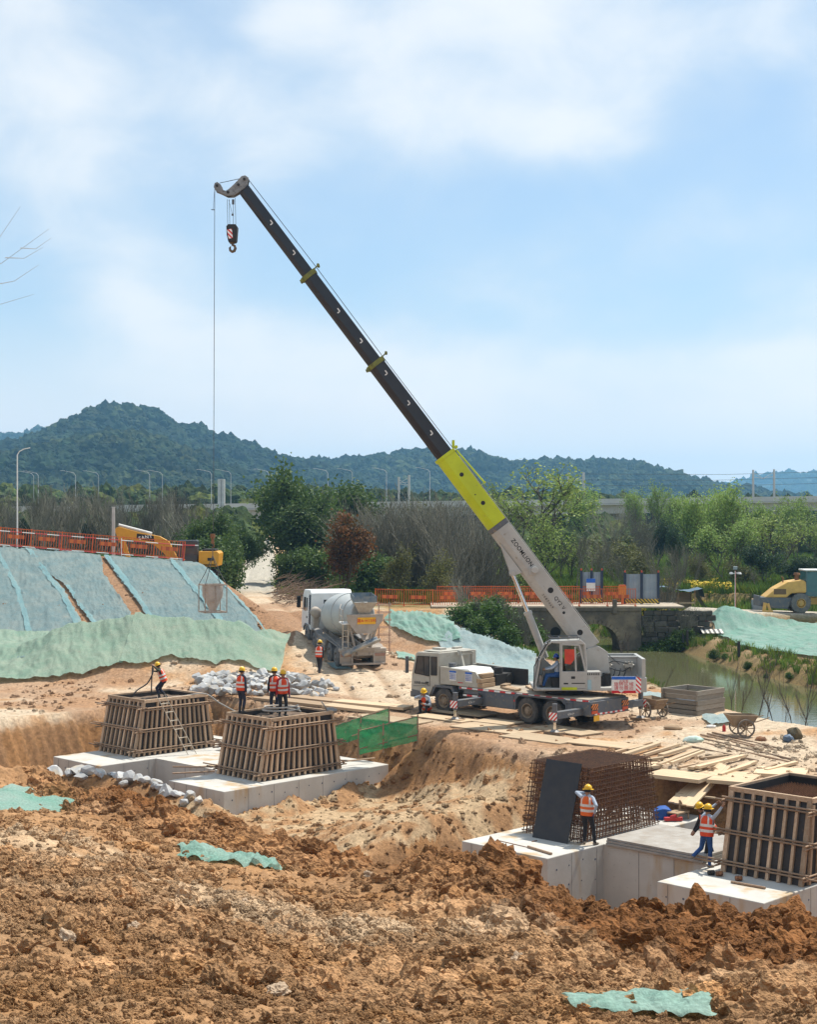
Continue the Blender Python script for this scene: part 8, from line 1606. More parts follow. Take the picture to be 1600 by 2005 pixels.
# ------------------------------------------------------------------ hills, far woods, viaduct, haze
CROWN = tint_mat('far_crowns', bump=0.6, scale=1.6, var=0.45)
def crown_mesh(seed, tall=1.0):
    bm = bmesh.new(); bmesh.ops.create_icosphere(bm, subdivisions=3, radius=1.0); o_ = Vector((seed * 5.1, seed, 2))
    for v in bm.verts: q = v.co.normalized(); v.co = q * (0.8 + 0.35 * mnoise.noise(q * 1.6 + o_) + 0.22 * mnoise.noise(q * 4.2 + o_)); v.co.z *= tall
    me = bpy.data.meshes.new('far_crown'); bm.to_mesh(me); bm.free(); me.materials.append(CROWN); return me
CROWNS = [crown_mesh(i, (0.8, 1.0, 0.7, 1.1)[i % 4]) for i in range(5)]
FOREST_G = mat('forest_floor', (0.028, 0.042, 0.020), (0.020, 0.03, 0.016), 0.02, 0.95)
def hill(name, sil, D, depth, n_tree, seed, size=(5, 8), base=6.0):
    px = np.array([p[0] for p in sil], float); py = np.array([p[1] for p in sil], float)
    us = np.linspace(px[0], px[-1], 160); vs = np.linspace(-1, 1, 40); ys = np.interp(us, px, py); top = CAMZ - (ys - HY) * D / FPX; r2 = np.random.default_rng(seed)
    def surf(u, v):
        Yv = D + v * depth; Xv = (u - 800) * D / FPX; tz = np.interp(u, us, top); pr = np.clip(1 - np.abs(v) ** 1.35, 0, 1); sp = 0.78 + 0.44 * fbm(Xv / (depth * 0.5) + seed, Yv / (depth * 0.5), 4, seed); sp = 1 + (sp - 1) * np.clip(np.abs(v) * 3, 0, 1)
        return Xv, Yv, base + np.clip(tz - base - size[0] * 0.8, 0, None) * pr * sp
    U, V_ = np.meshgrid(us, vs); X_, Y_, Z_ = surf(U, V_); Z_ = np.where(np.abs(V_) > 0.99, -6, Z_); nr_, nc_ = U.shape; id_ = np.arange(nr_ * nc_).reshape(nr_, nc_)
    tag(link(name, npmesh(name, np.stack([X_, Y_, Z_], -1).reshape(-1, 3), np.stack([id_[:-1, :-1], id_[:-1, 1:], id_[1:, 1:], id_[1:, :-1]], -1).reshape(-1, 4), FOREST_G, smooth=True)), kind='structure')
    u = r2.uniform(px[0], px[-1], n_tree); v = np.where(r2.random(n_tree) < 0.25, r2.normal(0, 0.05, n_tree), -r2.random(n_tree) ** 0.8); X_, Y_, Z_ = surf(u, v); s = r2.uniform(size[0], size[1], n_tree) * (0.40 + 1.0 * r2.random(n_tree) ** 2) * 0.66
    hue = fbm(X_ / 60, Y_ / 60, 3, seed + 3)[:, None]; c_ = np.array([[0.016, 0.030, 0.014]]) * (0.6 + 0.9 * r2.random((n_tree, 1))) + np.array([[0.030, 0.028, 0.004]]) * np.clip((hue - 0.46) * 6, 0, 1) * r2.random((n_tree, 1))
    scatter('hill_forest', np.stack([X_, Y_, Z_ + s * 0.35], -1), s[:, None] * r2.uniform(0.8, 1.2, (n_tree, 3)), np.stack([r2.uniform(-0.2, 0.2, n_tree)] * 2 + [r2.uniform(0, 6, n_tree)], -1), CROWNS, r2.integers(0, len(CROWNS), n_tree), c_)
hill('far_left_hill', [(-700, 960), (-400, 900), (-200, 860), (-60, 850), (33, 848), (85, 838), (130, 848), (200, 880), (330, 930), (430, 985)], 2700, 420, 3500, 2, (9, 14))
hill('main_hill', [(-420, 985), (-260, 930), (-120, 905), (0, 885), (60, 868), (110, 852), (140, 836), (180, 812), (215, 800), (240, 797), (290, 803), (315, 818), (340, 830), (390, 842), (430, 856), (480, 870), (530, 888), (570, 900), (620, 912), (700, 935), (780, 985)], 1450, 330, 9000, 4, (7, 12))
hill('right_hill', [(380, 985), (450, 940), (540, 912), (600, 905), (650, 900), (700, 903), (750, 892), (820, 885), (870, 887), (930, 892), (980, 902), (1030, 908), (1080, 903), (1140, 903), (1210, 905), (1260, 912), (1290, 922), (1330, 937), (1380, 947), (1440, 958), (1520, 975), (1600, 990)], 1750, 360, 9500, 6, (8, 13))
hill('spur_hill', [(-360, 985), (-200, 925), (-60, 905), (33, 890), (110, 872), (180, 858), (250, 852), (310, 862), (370, 885), (430, 912), (500, 940), (580, 962), (680, 988)], 1100, 210, 6000, 8, (6, 10))
hill('far_right_hill', [(1180, 985), (1300, 960), (1400, 950), (1440, 943), (1480, 932), (1530, 926), (1580, 926), (1660, 930), (1800, 940), (1950, 980)], 4200, 600, 2200, 10, (16, 24))
# woods in front of the hills
def wood_band(px0, px1, D0, D1, y0, n, seed, name):
    r2 = np.random.default_rng(seed); px_ = r2.uniform(px0, px1, n); D_ = r2.uniform(D0, D1, n); X_ = (px_ - 800) * D_ / FPX; top = CAMZ - (y0 + r2.uniform(-8, 16, n) - HY) * D_ / FPX; g_ = look(X_, D_, False); s = r2.uniform(2.2, 4.2, n); z = g_ + (top - g_ - s) * (r2.random(n) ** 0.5)
    c_ = np.array([[0.040, 0.060, 0.018]]) * r2.uniform(0.5, 1.5, (n, 1)) + np.array([[0.04, 0.035, 0.0]]) * (r2.random((n, 1)) < 0.2)
    scatter(name, np.stack([X_, D_, z], -1), s[:, None] * r2.uniform(0.8, 1.2, (n, 3)), np.stack([np.zeros(n)] * 2 + [r2.uniform(0, 6, n)], -1), CROWNS, r2.integers(0, len(CROWNS), n), c_)
wood_band(-300, 640, 360, 440, 948, 900, 3, 'far_wood'); wood_band(600, 1200, 380, 460, 958, 600, 5, 'far_wood'); wood_band(1150, 1900, 400, 480, 968, 700, 7, 'far_wood'); wood_band(-250, 480, 200, 260, 985, 420, 9, 'middle_wood'); wood_band(700, 1180, 175, 240, 1012, 330, 11, 'middle_wood'); wood_band(1150, 1900, 220, 280, 1010, 420, 13, 'middle_wood')
# viaduct
VA, VB = Vector((-150, 285, 8.4)), Vector((170, 345, 13.0))
VD = thing('viaduct', 'long grey concrete viaduct crossing behind the trees', 'viaduct', (0, 313, 4)); vdir = (VB - VA).normalized(); vn = Vector((-vdir.y, vdir.x, 0)).normalized()
VC = mat('viaduct_concrete', (0.50, 0.50, 0.49), (0.43, 0.43, 0.42), 0.2, 0.85)
def vpt(s, off, z): p_ = VA + (VB - VA) * s + vn * off; p_.z += z; return p_
MB().beam(vpt(0, 0, -1.6), vpt(1, 0, -1.6), 9.5, 1.8).build('girder', VC, VD, I4); MB().beam(vpt(0, 0, -0.55), vpt(1, 0, -0.55), 13, 0.3).build('deck', VC, VD, I4)
for off in (-6.3, 6.3): MB().beam(vpt(0, off, 0.05), vpt(1, off, 0.05), 0.4, 1.1).build('parapet', VC, VD, I4)
for i in range(12):
    s = (i + 0.3) / 12; p_ = vpt(s, 0, -2.5); g_ = gz(p_.x, p_.y, False) - 0.5; MB().beam(Vector((p_.x, p_.y, g_)), p_, 2.2, 2.2).build('pier', VC, VD, I4); MB().beam(vpt(s, -4, -2.7), vpt(s, 4, -2.7), 2.0, 0.9).build('pier_cap', VC, VD, I4)
LMP = mat('lamp_grey', (0.42, 0.43, 0.44), None, 3, 0.4)
def lamp_mesh():
    b_ = MB(); b_.tube([(0, 0, 0), (0, 0, 8.6), (-0.4, 0, 9.2), (-2.4, 0, 9.7)], [0.09, 0.06, 0.05, 0.035], 6); return b_.mesh('pole', LMP), MB().box((-2.7, 0, 9.72), (0.8, 0.22, 0.09)).mesh('lamp_head', LMP)
LM1, LM2 = lamp_mesh()
for i, (px, near) in enumerate(((148, 0), (193, 1), (293, 0), (318, 1), (414, 0), (452, 1), (526, 0), (567, 1), (642, 0), (690, 1), (757, 0), (842, 0), (75, 0), (66, 1))):
    ta = (px - 800) / FPX; off = -5.8 if near else 5.8; A_ = VA + vn * off; s = (ta * A_.y - A_.x) / ((VB - VA).x - ta * (VB - VA).y); p_ = A_ + (VB - VA) * s
    t = thing('street_lamp', 'tall grey street lamp on the %s side of the viaduct, %s from the left' % ('near' if near else 'far', ORD[[q for q, (x_, n_) in enumerate(sorted([(a_, b_) for a_, b_ in ((148, 0), (193, 1), (293, 0), (318, 1), (414, 0), (452, 1), (526, 0), (567, 1), (642, 0), (690, 1), (757, 0), (842, 0), (75, 0), (66, 1)) if b_ == near])) if x_ == px][0]]), 'street lamp', p_ - Vector((0, 0, 0.6)), 0.0, 'street lamps on the viaduct'); t.scale = (1, 1, 0.82 if near else 0.86); link('pole', LM1, t); link('lamp_head', LM2, t)
for k, (px, yt, D, w, lb) in enumerate(((430, 938, 262, 1, 'left one of the white masts beside the left lamp'), (437, 938, 262, 1, 'right one of the white masts beside the left lamp'), (781, 934, 352, 0, 'left catenary mast of the middle pair'), (801, 930, 352, 0, 'right catenary mast of the middle pair'), (1113, 927, 342, 0, 'left catenary mast of the pair right of the boom'), (1143, 925, 342, 0, 'right catenary mast of the pair right of the boom'), (1475, 920, 342, 0, 'left catenary mast near the right edge'), (1516, 919, 342, 0, 'right catenary mast near the right edge'))):
    x = (px - 800) * D / FPX; t = thing('catenary_mast', lb, 'mast', (x, D, 4.0), 0.0, 'masts along the viaduct'); zt = CAMZ - (yt - HY) * D / FPX
    MB().cyl((x, D, 3.0), (x, D, zt), 0.34 if w else 0.26, n=8).build('pole', mat('mast_white', (0.62, 0.62, 0.60), None, 2, 0.6) if w else VC, t, I4)
    if not w: MB().beam((x, D, zt - 1.6), (x + 2.6 * (1 if k % 2 == 0 else -1), D, zt - 2.0), 0.12).build('bracket', VC, t, I4); MB().beam((x, D, zt - 0.6), (x + 2.2 * (1 if k % 2 == 0 else -1), D, zt - 1.9), 0.10).build('stay', VC, t, I4)
for k, (z, px0, px1, lb) in enumerate(((17.6, 1143, 1700, 'upper'), (16.3, 1100, 1700, 'middle'), (15.0, 1143, 1700, 'lower'))): D = 342; a_ = Vector(((px0 - 800) * D / FPX, D, z)); c_ = Vector(((px1 - 800) * D / FPX, D, z + 0.8)); tag(MB().tube([a_, a_.lerp(c_, 0.5) - Vector((0, 0, 0.5)), c_], 0.05, 4).build('overhead_wire', ROPE), '%s overhead wire strung along the masts at right' % lb, 'wire')
# poles near the left bank
x, D = (222 - 800) * 101.5 / FPX, 101.5; t = thing('utility_pole', 'pale concrete post rising behind the orange fence', 'pole', (x, D, gz(x, D, False))); zt = CAMZ - (994 - HY) * D / FPX; MB().cyl((x, D, gz(x, D, False) - 0.2), (x, D, zt), 0.13, 0.10, n=10).build('post', mat('post_concrete', (0.5, 0.47, 0.43), None, 2, 0.8), t, I4); MB().cyl((x, D, zt), (x, D, zt + 0.06), 0.12, n=10).build('cap', VC, t, I4)
x, D = (34 - 800) * 104 / FPX, 104; g_ = gz(x, D, False); zt = CAMZ - (888 - HY) * D / FPX; t = thing('street_lamp', 'slender white lamp post at the left edge behind the fence', 'street lamp', (x, D, g_)); MB().tube([(x, D, g_ - 0.2), (x, D, zt - 0.1), (x + 0.15, D, zt + 0.15), (x + 0.5, D, zt + 0.32)], [0.06, 0.04, 0.035, 0.03], 7).build('pole', WHITEP, t, I4); MB().box((x + 0.62, D, zt + 0.34), (0.5, 0.14, 0.05), 0, Matrix.Rotation(-0.2, 3, 'Y')).build('lamp_head', WHITEP, t, I4)
# tarp hut, small mast and box across the creek
hx, hD = (1328 - 800) * 117 / FPX, 117.0; hg = gz(hx, hD, False) + 0.45; t = thing('tarp_hut', 'open timber hut roofed with a blue tarp among the flowers', 'hut', (hx, hD, hg))
TARP = mat('blue_hut_tarp', (0.05, 0.10, 0.16), (0.09, 0.15, 0.19), 2, 0.6, bump=0.03)
for x_ in (-1.3, 0.0, 1.3):
    for y_ in (0, 1.6): MB().beam((hx + x_, hD + y_, hg), (hx + x_, hD + y_, hg + 1.75), 0.1).build('post', WOOD, t, I4)
for z_ in (0.35, 0.75): MB().beam((hx - 1.3, hD - 0.02, hg + z_), (hx + 1.3, hD - 0.02, hg + z_), 0.05, 0.12).build('rail', WOODL, t, I4)
MB().bb(hx - 1.25, hx + 1.25, hD + 1.5, hD + 1.56, hg + 0.2, hg + 1.5).build('back_sheet', WOODL, t, I4)
rows = [[Vector((hx - 2.2 + 4.2 * u, hD - 0.4 + 2.4 * v, hg + 1.85 + 0.18 * math.sin(u * 7) - 0.25 * (u - 0.5) ** 2 - (0.7 if u > 0.97 else 0) + 0.06 * mnoise.noise(Vector((u * 9, v * 5, 1))))) for u in np.linspace(0, 1, 26)] for v in np.linspace(0, 1, 8)]; MB().grid(rows).build('tarp_roof', TARP, t, I4, smooth=True)
rows = [[Vector((hx + 1.5 + 0.9 * v, hD - 0.3 + 2.2 * u, hg + 1.7 - 1.5 * v ** 0.7)) for u in np.linspace(0, 1, 8)] for v in np.linspace(0, 1, 8)]; MB().grid(rows).build('tarp_side', HOARD, t, I4, smooth=True)
mx0, mD = (1440 - 800) * 109 / FPX, 109.0; mg = gz(mx0, mD, False); t = thing('camera_mast', 'slim red and white mast with lamps beside the far road', 'mast', (mx0, mD, mg)); MB().tube([(mx0, mD, mg), (mx0, mD, mg + 2.9)], 0.04, 7).build('pole', RAILM, t, I4); MB().tube([(mx0 - 0.3, mD, mg + 2.7), (mx0 + 0.3, mD, mg + 2.75)], 0.025, 6).build('arm', WHITEP, t, I4)
for s in (-1, 1): MB().cyl((mx0 + 0.3 * s, mD, mg + 2.66), (mx0 + 0.3 * s, mD, mg + 2.80), 0.16, 0.1, n=12).build('lamp', WHITEP, t, I4)
MB().box((mx0, mD, mg + 3.1), (0.3, 0.04, 0.25), 0, Matrix.Rotation(0.5, 3, 'X')).build('solar_panel', HOARD, t, I4)
bx_, bD = (1484 - 800) * 112.5 / FPX, 112.5; bgz = gz(bx_, bD, False); t = thing('steel_bin', 'grey bin with an orange lid beside the far road', 'bin', (bx_, bD, bgz)); MB().bb(bx_ - 0.42, bx_ + 0.42, bD - 0.3, bD + 0.3, bgz, bgz + 0.75).build('body', HOARD, t, I4, bevel=0.02); MB().bb(bx_ - 0.4, bx_ + 0.4, bD - 0.28, bD + 0.28, bgz + 0.75, bgz + 0.84).build('lid', WOODL, t, I4)
# far bank posts
for i, (px, D, h, lb) in enumerate(((1338, 104.6, 1.2, 'left dark post at the corner of the far bank'), (1346, 104.3, 1.3, 'right dark post at the corner of the far bank'), (1447, 95, 1.0, 'short dark post standing in the earth mound across the creek'))): x = (px - 800) * D / FPX; g_ = gz(x, D, False); tag(MB().cyl((x, D, g_ - 0.1), (x, D, g_ + h), 0.09, n=8).build('timber_post', mat('dark_post', (0.05, 0.045, 0.04), None, 4, 0.9)), lb, 'post')
# a branch hanging into view at the left
BR_ = MB(); p0 = S(-90, 560, 9.0)
for (x1, y1, x2, y2) in ((-90, 560, 96, 452), (10, 505, 84, 488), (40, 486, 100, 470), (-90, 600, 66, 580), (-60, 530, 40, 408), (-20, 560, 76, 522)): a_, c_ = S(x1, y1, 9.0), S(x2, y2, 9.1); BR_.tube([a_, a_.lerp(c_, 0.5) + Vector((0, 0, -0.03)), c_ + Vector((0, 0, 0.01))], [0.003, 0.0016, 0.0008], 5)
base_ = Vector((S(-90, 560, 9.0).x, 9.0, gz(S(-90, 560, 9.0).x, 9.0))); BR_.tube([base_, base_ + Vector((-0.05, 0, 1.2)), S(-90, 700, 9.0), S(-90, 560, 9.0), S(-86, 520, 9.0)], [0.03, 0.025, 0.015, 0.008, 0.004], 6)
tag(BR_.build('bare_shrub', mat('pale_twig', (0.42, 0.42, 0.42), None, 4, 0.8)), 'blurred bare shrub reaching in at the left edge of the sky', 'shrub')
# haze
hz = MB().bb(-2600, 2600, -60, 5200, -9, 200).build('haze', []); hz['kind'] = 'stuff'
hm = bpy.data.materials.new('haze'); hm.use_nodes = True; hN = hm.node_tree.nodes; hN.remove(hN['Principled BSDF']); pv = hN.new('ShaderNodeVolumePrincipled'); pv.inputs['Color'].default_value = (0.30, 0.64, 1.0, 1); pv.inputs['Density'].default_value = 0.00018; pv.inputs['Anisotropy'].default_value = 0.3
hm.node_tree.links.new(pv.outputs[0], hN['Material Output'].inputs['Volume']); hz.data.materials.append(hm)
# ------------------------------------------------------------------ workers
SKIN = mat('skin', (0.34, 0.19, 0.12), (0.29, 0.155, 0.095), 6, 0.6)
BOOT = mat('boot_black', (0.02, 0.02, 0.022), (0.05, 0.045, 0.04), 6, 0.6); SHOE = mat('dusty_shoe', (0.22, 0.18, 0.14), None, 6, 0.8)
NAVY = mat('navy_cloth', (0.018, 0.022, 0.04), (0.028, 0.03, 0.05), 6, 0.85, bump=0.006); BLK = mat('black_cloth', (0.014, 0.014, 0.017), (0.028, 0.027, 0.03), 6, 0.85, bump=0.006)
JEAN = mat('denim', (0.025, 0.085, 0.25), (0.02, 0.06, 0.18), 7, 0.85, bump=0.006); REDJ = mat('red_jacket', (0.36, 0.012, 0.022), (0.28, 0.01, 0.018), 6, 0.8, bump=0.006)
GREYS = mat('pale_shirt', (0.38, 0.44, 0.52), (0.30, 0.36, 0.45), 6, 0.85, bump=0.006); CAMO = mat('camouflage', (0.07, 0.08, 0.05), (0.025, 0.03, 0.022), 14, 0.85)
VEST = mat('orange_vest', (0.72, 0.075, 0.012), (0.62, 0.055, 0.012), 5, 0.7, bump=0.008); VESTO = mat('amber_vest', (0.74, 0.14, 0.015), (0.66, 0.11, 0.015), 5, 0.7, bump=0.008)
REFL = mat('reflective_band', (0.66, 0.64, 0.60), (0.55, 0.53, 0.5), 8, 0.35); HELY = mat('yellow_helmet', (0.76, 0.45, 0.012), (0.70, 0.40, 0.012), 3, 0.3, spec=0.5); HELB = mat('blue_helmet', (0.02, 0.08, 0.42), None, 3, 0.3, spec=0.5)
GLOVE = mat('blue_glove', (0.03, 0.06, 0.22), None, 5, 0.8); HAIR = mat('black_hair', (0.012, 0.011, 0.01), None, 9, 0.7)
def ik(a, c, l1, l2, pole):
    d = c - a; L_ = min(d.length, (l1 + l2) * 0.995); n = d.normalized(); x = (l1 * l1 - l2 * l2 + L_ * L_) / (2 * L_); h = math.sqrt(max(l1 * l1 - x * x, 0)); pl = pole - n * pole.dot(n); pl = pl.normalized() if pl.length > 1e-4 else n.orthogonal().normalized()
    return a + n * x + pl * h, a + n * L_
def person(label, loc, yaw, M=None, pelvis=(0, 0, 0.93), lean=(0.05, 0.0), twist=0.0, head=(0.0, 0.0, 0.0), hands=None, feet=None, knees=None, shirt=NAVY, trousers=BLK, boots=BOOT, vest=VEST, helmet=HELY, glove=None, tall_boots=False, H=1.0):
    """local frame: x forward, y left. lean = forward and sideways tilt of the trunk; hands / feet = (left, right) targets"""
    V3 = Vector; P_ = V3(pelvis); up = V3((math.sin(lean[0]), -math.sin(lean[1]), math.cos(lean[0]) * math.cos(lean[1]))).normalized()
    side = V3((-math.sin(twist), math.cos(twist), 0)); side = (side - up * side.dot(up)).normalized(); fwd = side.cross(up)
    chest = P_ + up * 0.36; sh = P_ + up * 0.47; neck = P_ + up * 0.535
    hy, hp, hr = head; hu = (up * 0.5 + V3((math.sin(hp) * 0.9, math.sin(hr), math.cos(hp))) * 1.0).normalized(); hf = (fwd * math.cos(hy) + side * math.sin(hy)); hf = (hf - hu * hf.dot(hu)).normalized(); hc = neck + hu * 0.145 + hf * 0.015
    shl = [sh + side * 0.175 - up * 0.02, sh - side * 0.175 - up * 0.02]; hips = [P_ + side * 0.09 - up * 0.02, P_ - side * 0.09 - up * 0.02]
    hands = hands or ((0.05, 0.27, 0.78), (0.05, -0.27, 0.78)); feet = feet or ((0.03, 0.11, 0.08), (-0.02, -0.11, 0.08)); knees = knees or (V3((1, 0.15, 0)), V3((1, -0.15, 0)))
    segs = []            # (p, q, r0, r1, material)
    for s in (-1, 1):
        o = side * 0.07 * s; segs += [(P_ + o - up * 0.04, P_ + o + up * 0.12, 0.115, 0.105, 2), (P_ + o + up * 0.12, chest + o * 1.15, 0.105, 0.118, 1), (chest + o * 1.15, sh + o * 1.0, 0.118, 0.09, 1)]
    segs += [(sh + side * 0.14, sh - side * 0.14, 0.068, 0.068, 1), (sh, neck + hu * 0.06, 0.062, 0.052, 0)]
    segs += [(hc - hu * 0.045, hc + hu * 0.035, 0.082, 0.095, 0), (hc + hf * 0.02 - hu * 0.07, hc + hf * 0.045 - hu * 0.085, 0.05, 0.038, 0), (hc + hf * 0.095 + hu * 0.005, hc + hf * 0.115 - hu * 0.025, 0.012, 0.02, 0)]
    for s in (-1, 1): segs.append((hc + side * 0.092 * s - hf * 0.01 + hu * 0.015, hc + side * 0.096 * s - hf * 0.01 - hu * 0.025, 0.02, 0.015, 0))
    fin = []
    for k in (0, 1):
        hand = V3(hands[k]); s = 1 if k == 0 else -1; el, wr = ik(shl[k], hand, 0.29, 0.26, V3((-0.6, 0.7 * s, -0.5)))
        segs += [(shl[k], el, 0.062, 0.05, 1), (el, wr, 0.05, 0.037, 1)]
        hd = (wr - el).normalized(); pn = side * s; pn = (pn - hd * pn.dot(hd)).normalized(); pw = hd.cross(pn)       # pw: across the knuckles
        segs.append((wr, wr + hd * 0.085, 0.034, 0.038, 0)); segs.append((wr + pw * 0.018, wr + hd * 0.085 + pw * 0.026, 0.02, 0.02, 0)); segs.append((wr - pw * 0.018, wr + hd * 0.085 - pw * 0.026, 0.02, 0.02, 0))
        for j, (off, ln) in enumerate(((0.032, 0.062), (0.011, 0.072), (-0.011, 0.067), (-0.032, 0.052))):
            b0 = wr + hd * 0.09 + pw * off; b1 = b0 + hd * ln * 0.5 - pn * ln * 0.18; b2 = b1 + hd * ln * 0.3 - pn * ln * 0.5; fin.append([wr + hd * 0.06 + pw * off, b0, b1, b2])
        t0 = wr + hd * 0.025 + pw * 0.032; fin.append([wr + hd * 0.01 + pw * 0.015, t0, t0 + hd * 0.03 + pw * 0.02 - pn * 0.015, t0 + hd * 0.055 + pw * 0.018 - pn * 0.03])
        ft = V3(feet[k]); kn, an = ik(hips[k], ft, 0.43, 0.42, knees[k]); fd = V3((0.96, 0.28 * s, 0)).normalized()
        segs += [(hips[k], kn, 0.098, 0.066, 2), (kn, an.lerp(kn, 0.45), 0.066, 0.06, 2), (an.lerp(kn, 0.45), an, 0.06, 0.048, 3 if tall_boots else 2), (an - fd * 0.04 - V3((0, 0, 0.03)), an + fd * 0.06 - V3((0, 0, 0.035)), 0.043, 0.045, 3), (an + fd * 0.06 - V3((0, 0, 0.035)), an + fd * 0.15 - V3((0, 0, 0.045)), 0.045, 0.034, 3)]
    b = MB()
    for p, q, r0, r1, _ in segs: b.ball(p, r0, 10, 6); b.ball(q, r1, 10, 6); b.cyl(p, q, r0, r1, n=12)
    tm = b.mesh('tmp', SKIN); to = bpy.data.objects.new('tmp', tm); COL.objects.link(to); rm = to.modifiers.new('r', 'REMESH'); rm.mode = 'VOXEL'; rm.voxel_size = 0.019; sm = to.modifiers.new('s', 'SMOOTH'); sm.factor = 0.5; sm.iterations = 2
    bpy.context.view_layer.update(); dg = bpy.context.evaluated_depsgraph_get(); me = bpy.data.meshes.new_from_object(to.evaluated_get(dg)); bpy.data.objects.remove(to)
    n = len(me.polygons); C = np.zeros(n * 3); me.polygons.foreach_get('center', C); C = C.reshape(-1, 3); best = np.full(n, 9.0); mi = np.zeros(n, int)
    for p, q, r0, r1, m_ in segs:
        p, q = np.array(p), np.array(q); d = q - p; t = np.clip(((C - p) @ d) / max(d @ d, 1e-9), 0, 1); dist = np.linalg.norm(C - p - t[:, None] * d, axis=1) - (r0 + (r1 - r0) * t); u = dist < best; best = np.where(u, dist, best); mi = np.where(u, m_, mi)
    vs = np.zeros(len(me.vertices) * 3); me.vertices.foreach_get('co', vs); vs = [tuple(v) for v in vs.reshape(-1, 3)]; fs = [tuple(p.vertices) for p in me.polygons]
    full = MB(); full.v = vs; full.f = fs; full.m = [int(x) for x in mi]
    for f in fin: full.tube(f, [0.011, 0.0105, 0.0095, 0.007], 6, 5)
    for s in (-1, 1): full.ball(hc + hf * 0.088 + side * 0.033 * s + hu * 0.012, 0.011, 6, 5, 4)
    full.tube([hc + hf * 0.094 - hu * 0.052 + side * 0.024, hc + hf * 0.102 - hu * 0.05, hc + hf * 0.094 - hu * 0.052 - side * 0.024], 0.006, 5, 6)
    M = M or (Matrix.Translation(Vector(loc)) @ Matrix.Rotation(yaw, 4, 'Z') @ Matrix.Scale(H, 4))
    t = thing('person', label, 'person', M.translation, 0.0); FRAME[t.name] = Matrix.Translation(M.translation)
    full.build('body', [SKIN, shirt, trousers, boots, INK, glove or SKIN, mat('lips', (0.25, 0.10, 0.08), None, 4, 0.6)], t, M, smooth=60)
    if vest:
        v = MB(); R_, NN = 15, 24; vv = []
        for i in range(R_ + 1):
            f = i / R_; c = P_ + up * (-0.06 + 0.57 * f); rx_ = 0.148 + 0.012 * math.sin(f * 3) + (0.012 if f < 0.15 else 0); ry_ = 0.205 + 0.02 * math.sin(f * 3.1)
            if f > 0.82: k = (f - 0.82) / 0.18; rx_ *= 1 - 0.35 * k; ry_ *= 1 - 0.42 * k * k
            for j in range(NN):
                a = 2 * math.pi * j / NN; w_ = 1 + 0.03 * math.sin(5 * a + i * 0.7) * (1 - f); vv.append(c + fwd * (math.cos(a) * rx_ * w_) + side * (math.sin(a) * ry_ * w_))
        v.v = [tuple(x) for x in vv]
        for i in range(R_):
            for j in range(NN):
                f = (i + 0.5) / R_; jj = j % 12; band = i in (3, 4, 7, 8) or (j in (2, 3, 20, 21, 9, 14) and f > 0.55)
                if f > 0.60 and j in (5, 6, 17, 18): continue
                v.f.append((i * NN + j, i * NN + (j + 1) % NN, (i + 1) * NN + (j + 1) % NN, (i + 1) * NN + j)); v.m.append(1 if band else 0)
        v.build('vest', [vest, REFL], t, M, smooth=60)
    hm_ = MB(); hm_.lathe([(0.118, 0.0), (0.117, 0.04), (0.104, 0.085), (0.075, 0.118), (0.04, 0.134), (0.0, 0.138)], hc + hu * 0.035, hu, 20); br = []
    for rr_, dz in ((0.116, 0.004), (0.146, -0.006)): br.append([hc + hu * (0.035 + dz) + (hf * math.cos(a) * (1.14 if math.cos(a) > 0 and rr_ > 0.12 else 1) + side * math.sin(a)) * rr_ for a in np.linspace(0, 2 * math.pi, 25)])
    hm_.grid(br); hm_.tube([hc + hu * 0.15 + hf * 0.07, hc + hu * 0.178, hc + hu * 0.15 - hf * 0.07], 0.012, 6); hm_.build('helmet', helmet, t, M, smooth=50)
    hh = MB(); hh.lathe([(0.104, -0.05), (0.108, 0.0), (0.106, 0.03)], hc - hf * 0.012 + hu * 0.0, hu, 18); hh.v = [p for p in hh.v]; hh.f = [f for f in hh.f if (sum((Vector(hh.v[i]) for i in f), Vector()) / 4 - hc).dot(hf) < 0.03]; hh.m = [0] * len(hh.f); hh.build('hair', HAIR, t, M, smooth=True)
    return t
zf = FT + 2.25 - 0.16
def at_px(px, D, z): return Vector(((px - 800) * D / FPX, D, z))
def loc_of(world, base, yaw, H=1.0): return Matrix.Rotation(-yaw, 3, 'Z') @ (Vector(world) - Vector(base)) / H
# on the left form, working the vibrator
b0 = at_px(315, 64.6, zf - 0.02); yw = R(186); h1 = loc_of(S(300.5, 1303, 64.2), b0, yw); h2 = loc_of(S(299.5, 1313, 64.25), b0, yw)
person('worker bending over the vibrator poker on the left form', b0, yw, pelvis=(-0.12, 0, 0.80), lean=(0.36, 0.0), head=(0, 0.35, 0), hands=(h1, h2), feet=((0.05, 0.12, 0.08), (-0.22, -0.12, 0.08)), shirt=CAMO, trousers=NAVY, tall_boots=True, H=0.98)
person('worker with bare forearms standing at the left rim of the second form', at_px(472, 57.9, FT + 2.33), R(52), hands=((0.10, 0.25, 0.80), (0.02, -0.26, 0.78)), head=(-0.35, 0.05, 0), shirt=NAVY, trousers=NAVY, tall_boots=True)
person('worker in black sleeves turned away on the second form', at_px(538, 59.6, zf - 0.02), R(112), hands=((0.02, 0.27, 0.80), (0.02, -0.25, 0.76)), head=(0.1, 0.1, 0), shirt=BLK, trousers=NAVY, tall_boots=True, H=1.04)
person('worker in a red jacket facing the camera on the second form', at_px(553, 58.9, zf - 0.02), R(-62), hands=((0.06, 0.27, 0.76), (0.03, -0.26, 0.78)), head=(0.15, 0.08, 0), shirt=REDJ, trousers=BLK, tall_boots=True, glove=GLOVE, H=1.03)
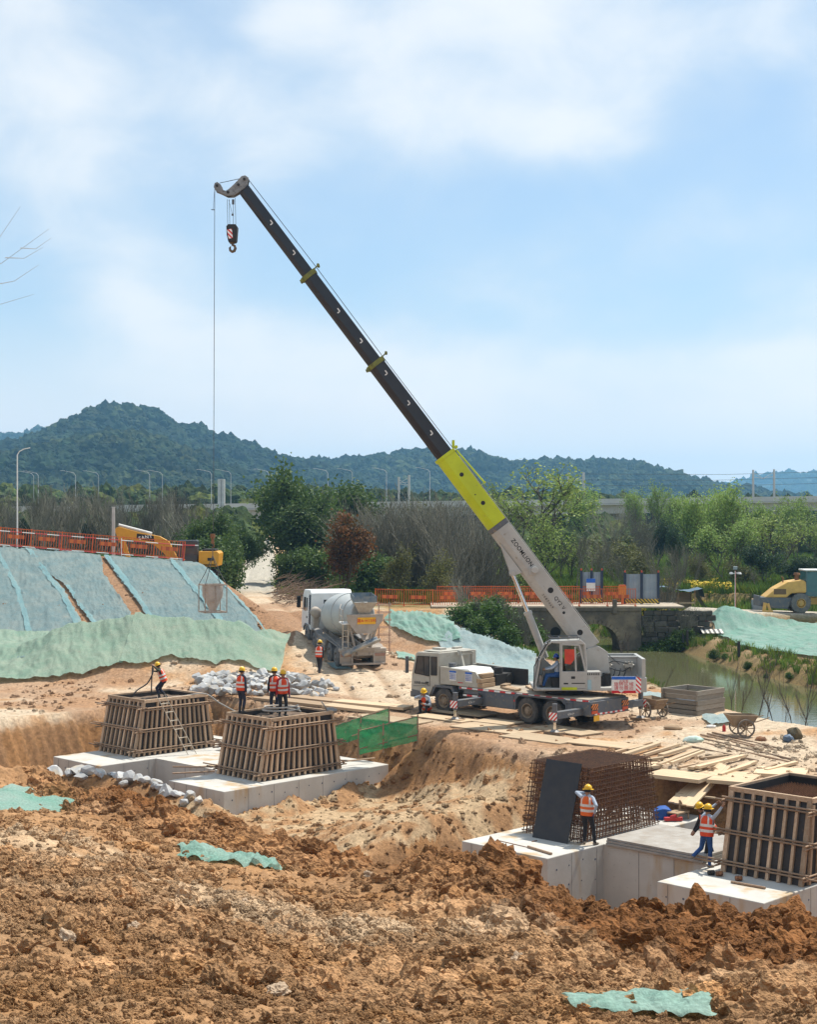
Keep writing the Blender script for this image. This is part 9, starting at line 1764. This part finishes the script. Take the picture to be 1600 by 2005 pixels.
p5 = at_px(625, 77.5, 0); p5.z = gz(p5.x, p5.y); person('worker walking beside the wheels of the mixer truck', p5, R(70), lean=(0.10, 0), hands=((0.22, 0.22, 0.86), (-0.05, -0.25, 0.78)), feet=((0.20, 0.09, 0.09), (-0.22, -0.09, 0.12)), head=(-0.5, 0.1, 0), shirt=BLK, trousers=BLK, H=0.98)
p6 = at_px(832, 65.4, 0); p6.z = gz(p6.x, p6.y, False) + 0.03
person('worker squatting beside the crane cab with a hand at his face', p6, R(-118), pelvis=(-0.18, 0, 0.24), lean=(0.42, 0), head=(0.2, 0.25, 0), hands=((0.24, 0.10, 0.42), (0.22, -0.06, 0.76)), feet=((0.16, 0.13, 0.09), (0.14, -0.13, 0.09)), shirt=GREYS, trousers=BLK, H=1.1)
Mop = MS @ Matrix.Translation((0.40, 0.88, 1.58))
person('operator in a blue helmet seated in the crane cab', (0, 0, 0), 0, M=Mop, pelvis=(-0.02, 0, 0.55), lean=(0.02, 0), head=(0, 0.1, 0), hands=((0.46, 0.14, 0.78), (0.46, -0.14, 0.78)), feet=((0.55, 0.12, 0.12), (0.55, -0.12, 0.12)), shirt=GREYS, trousers=JEAN, vest=None, helmet=HELB)
person('worker in an orange vest standing before the rebar cage, back turned', at_px(1150, 45.5, FT), R(58), hands=((0.16, 0.16, 1.50), (-0.06, -0.27, 0.98)), feet=((0.02, 0.10, 0.08), (0.05, -0.22, 0.08)), head=(-0.35, 0.05, 0), shirt=GREYS, trousers=BLK, boots=SHOE, vest=VESTO, glove=GLOVE, H=1.02)
b9 = at_px(1384, 42.6, FT); yw = R(40); person('worker in blue jeans reaching up to the waler tube of the right form', b9, yw, pelvis=(0, 0, 0.94), lean=(0.14, -0.05), hands=(loc_of(S(1404, 1572, 42.9), b9, yw), loc_of(S(1415, 1578, 42.2), b9, yw)), feet=((-0.36, 0.20, 0.34), (0.02, -0.08, 0.08)), head=(-0.2, -0.05, 0), shirt=GREYS, trousers=JEAN, boots=SHOE, H=1.0)
b10 = at_px(1386, 43.5, FT); yw = R(186); person('stooping worker in dark trousers half hidden behind the one in jeans', b10, yw, pelvis=(-0.10, 0, 0.92), lean=(0.52, 0.0), head=(0, 0.3, 0), hands=((0.45, 0.2, 0.85), (0.38, -0.15, 0.80)), feet=((0.10, 0.10, 0.08), (-0.22, -0.12, 0.08)), shirt=BLK, trousers=BLK)
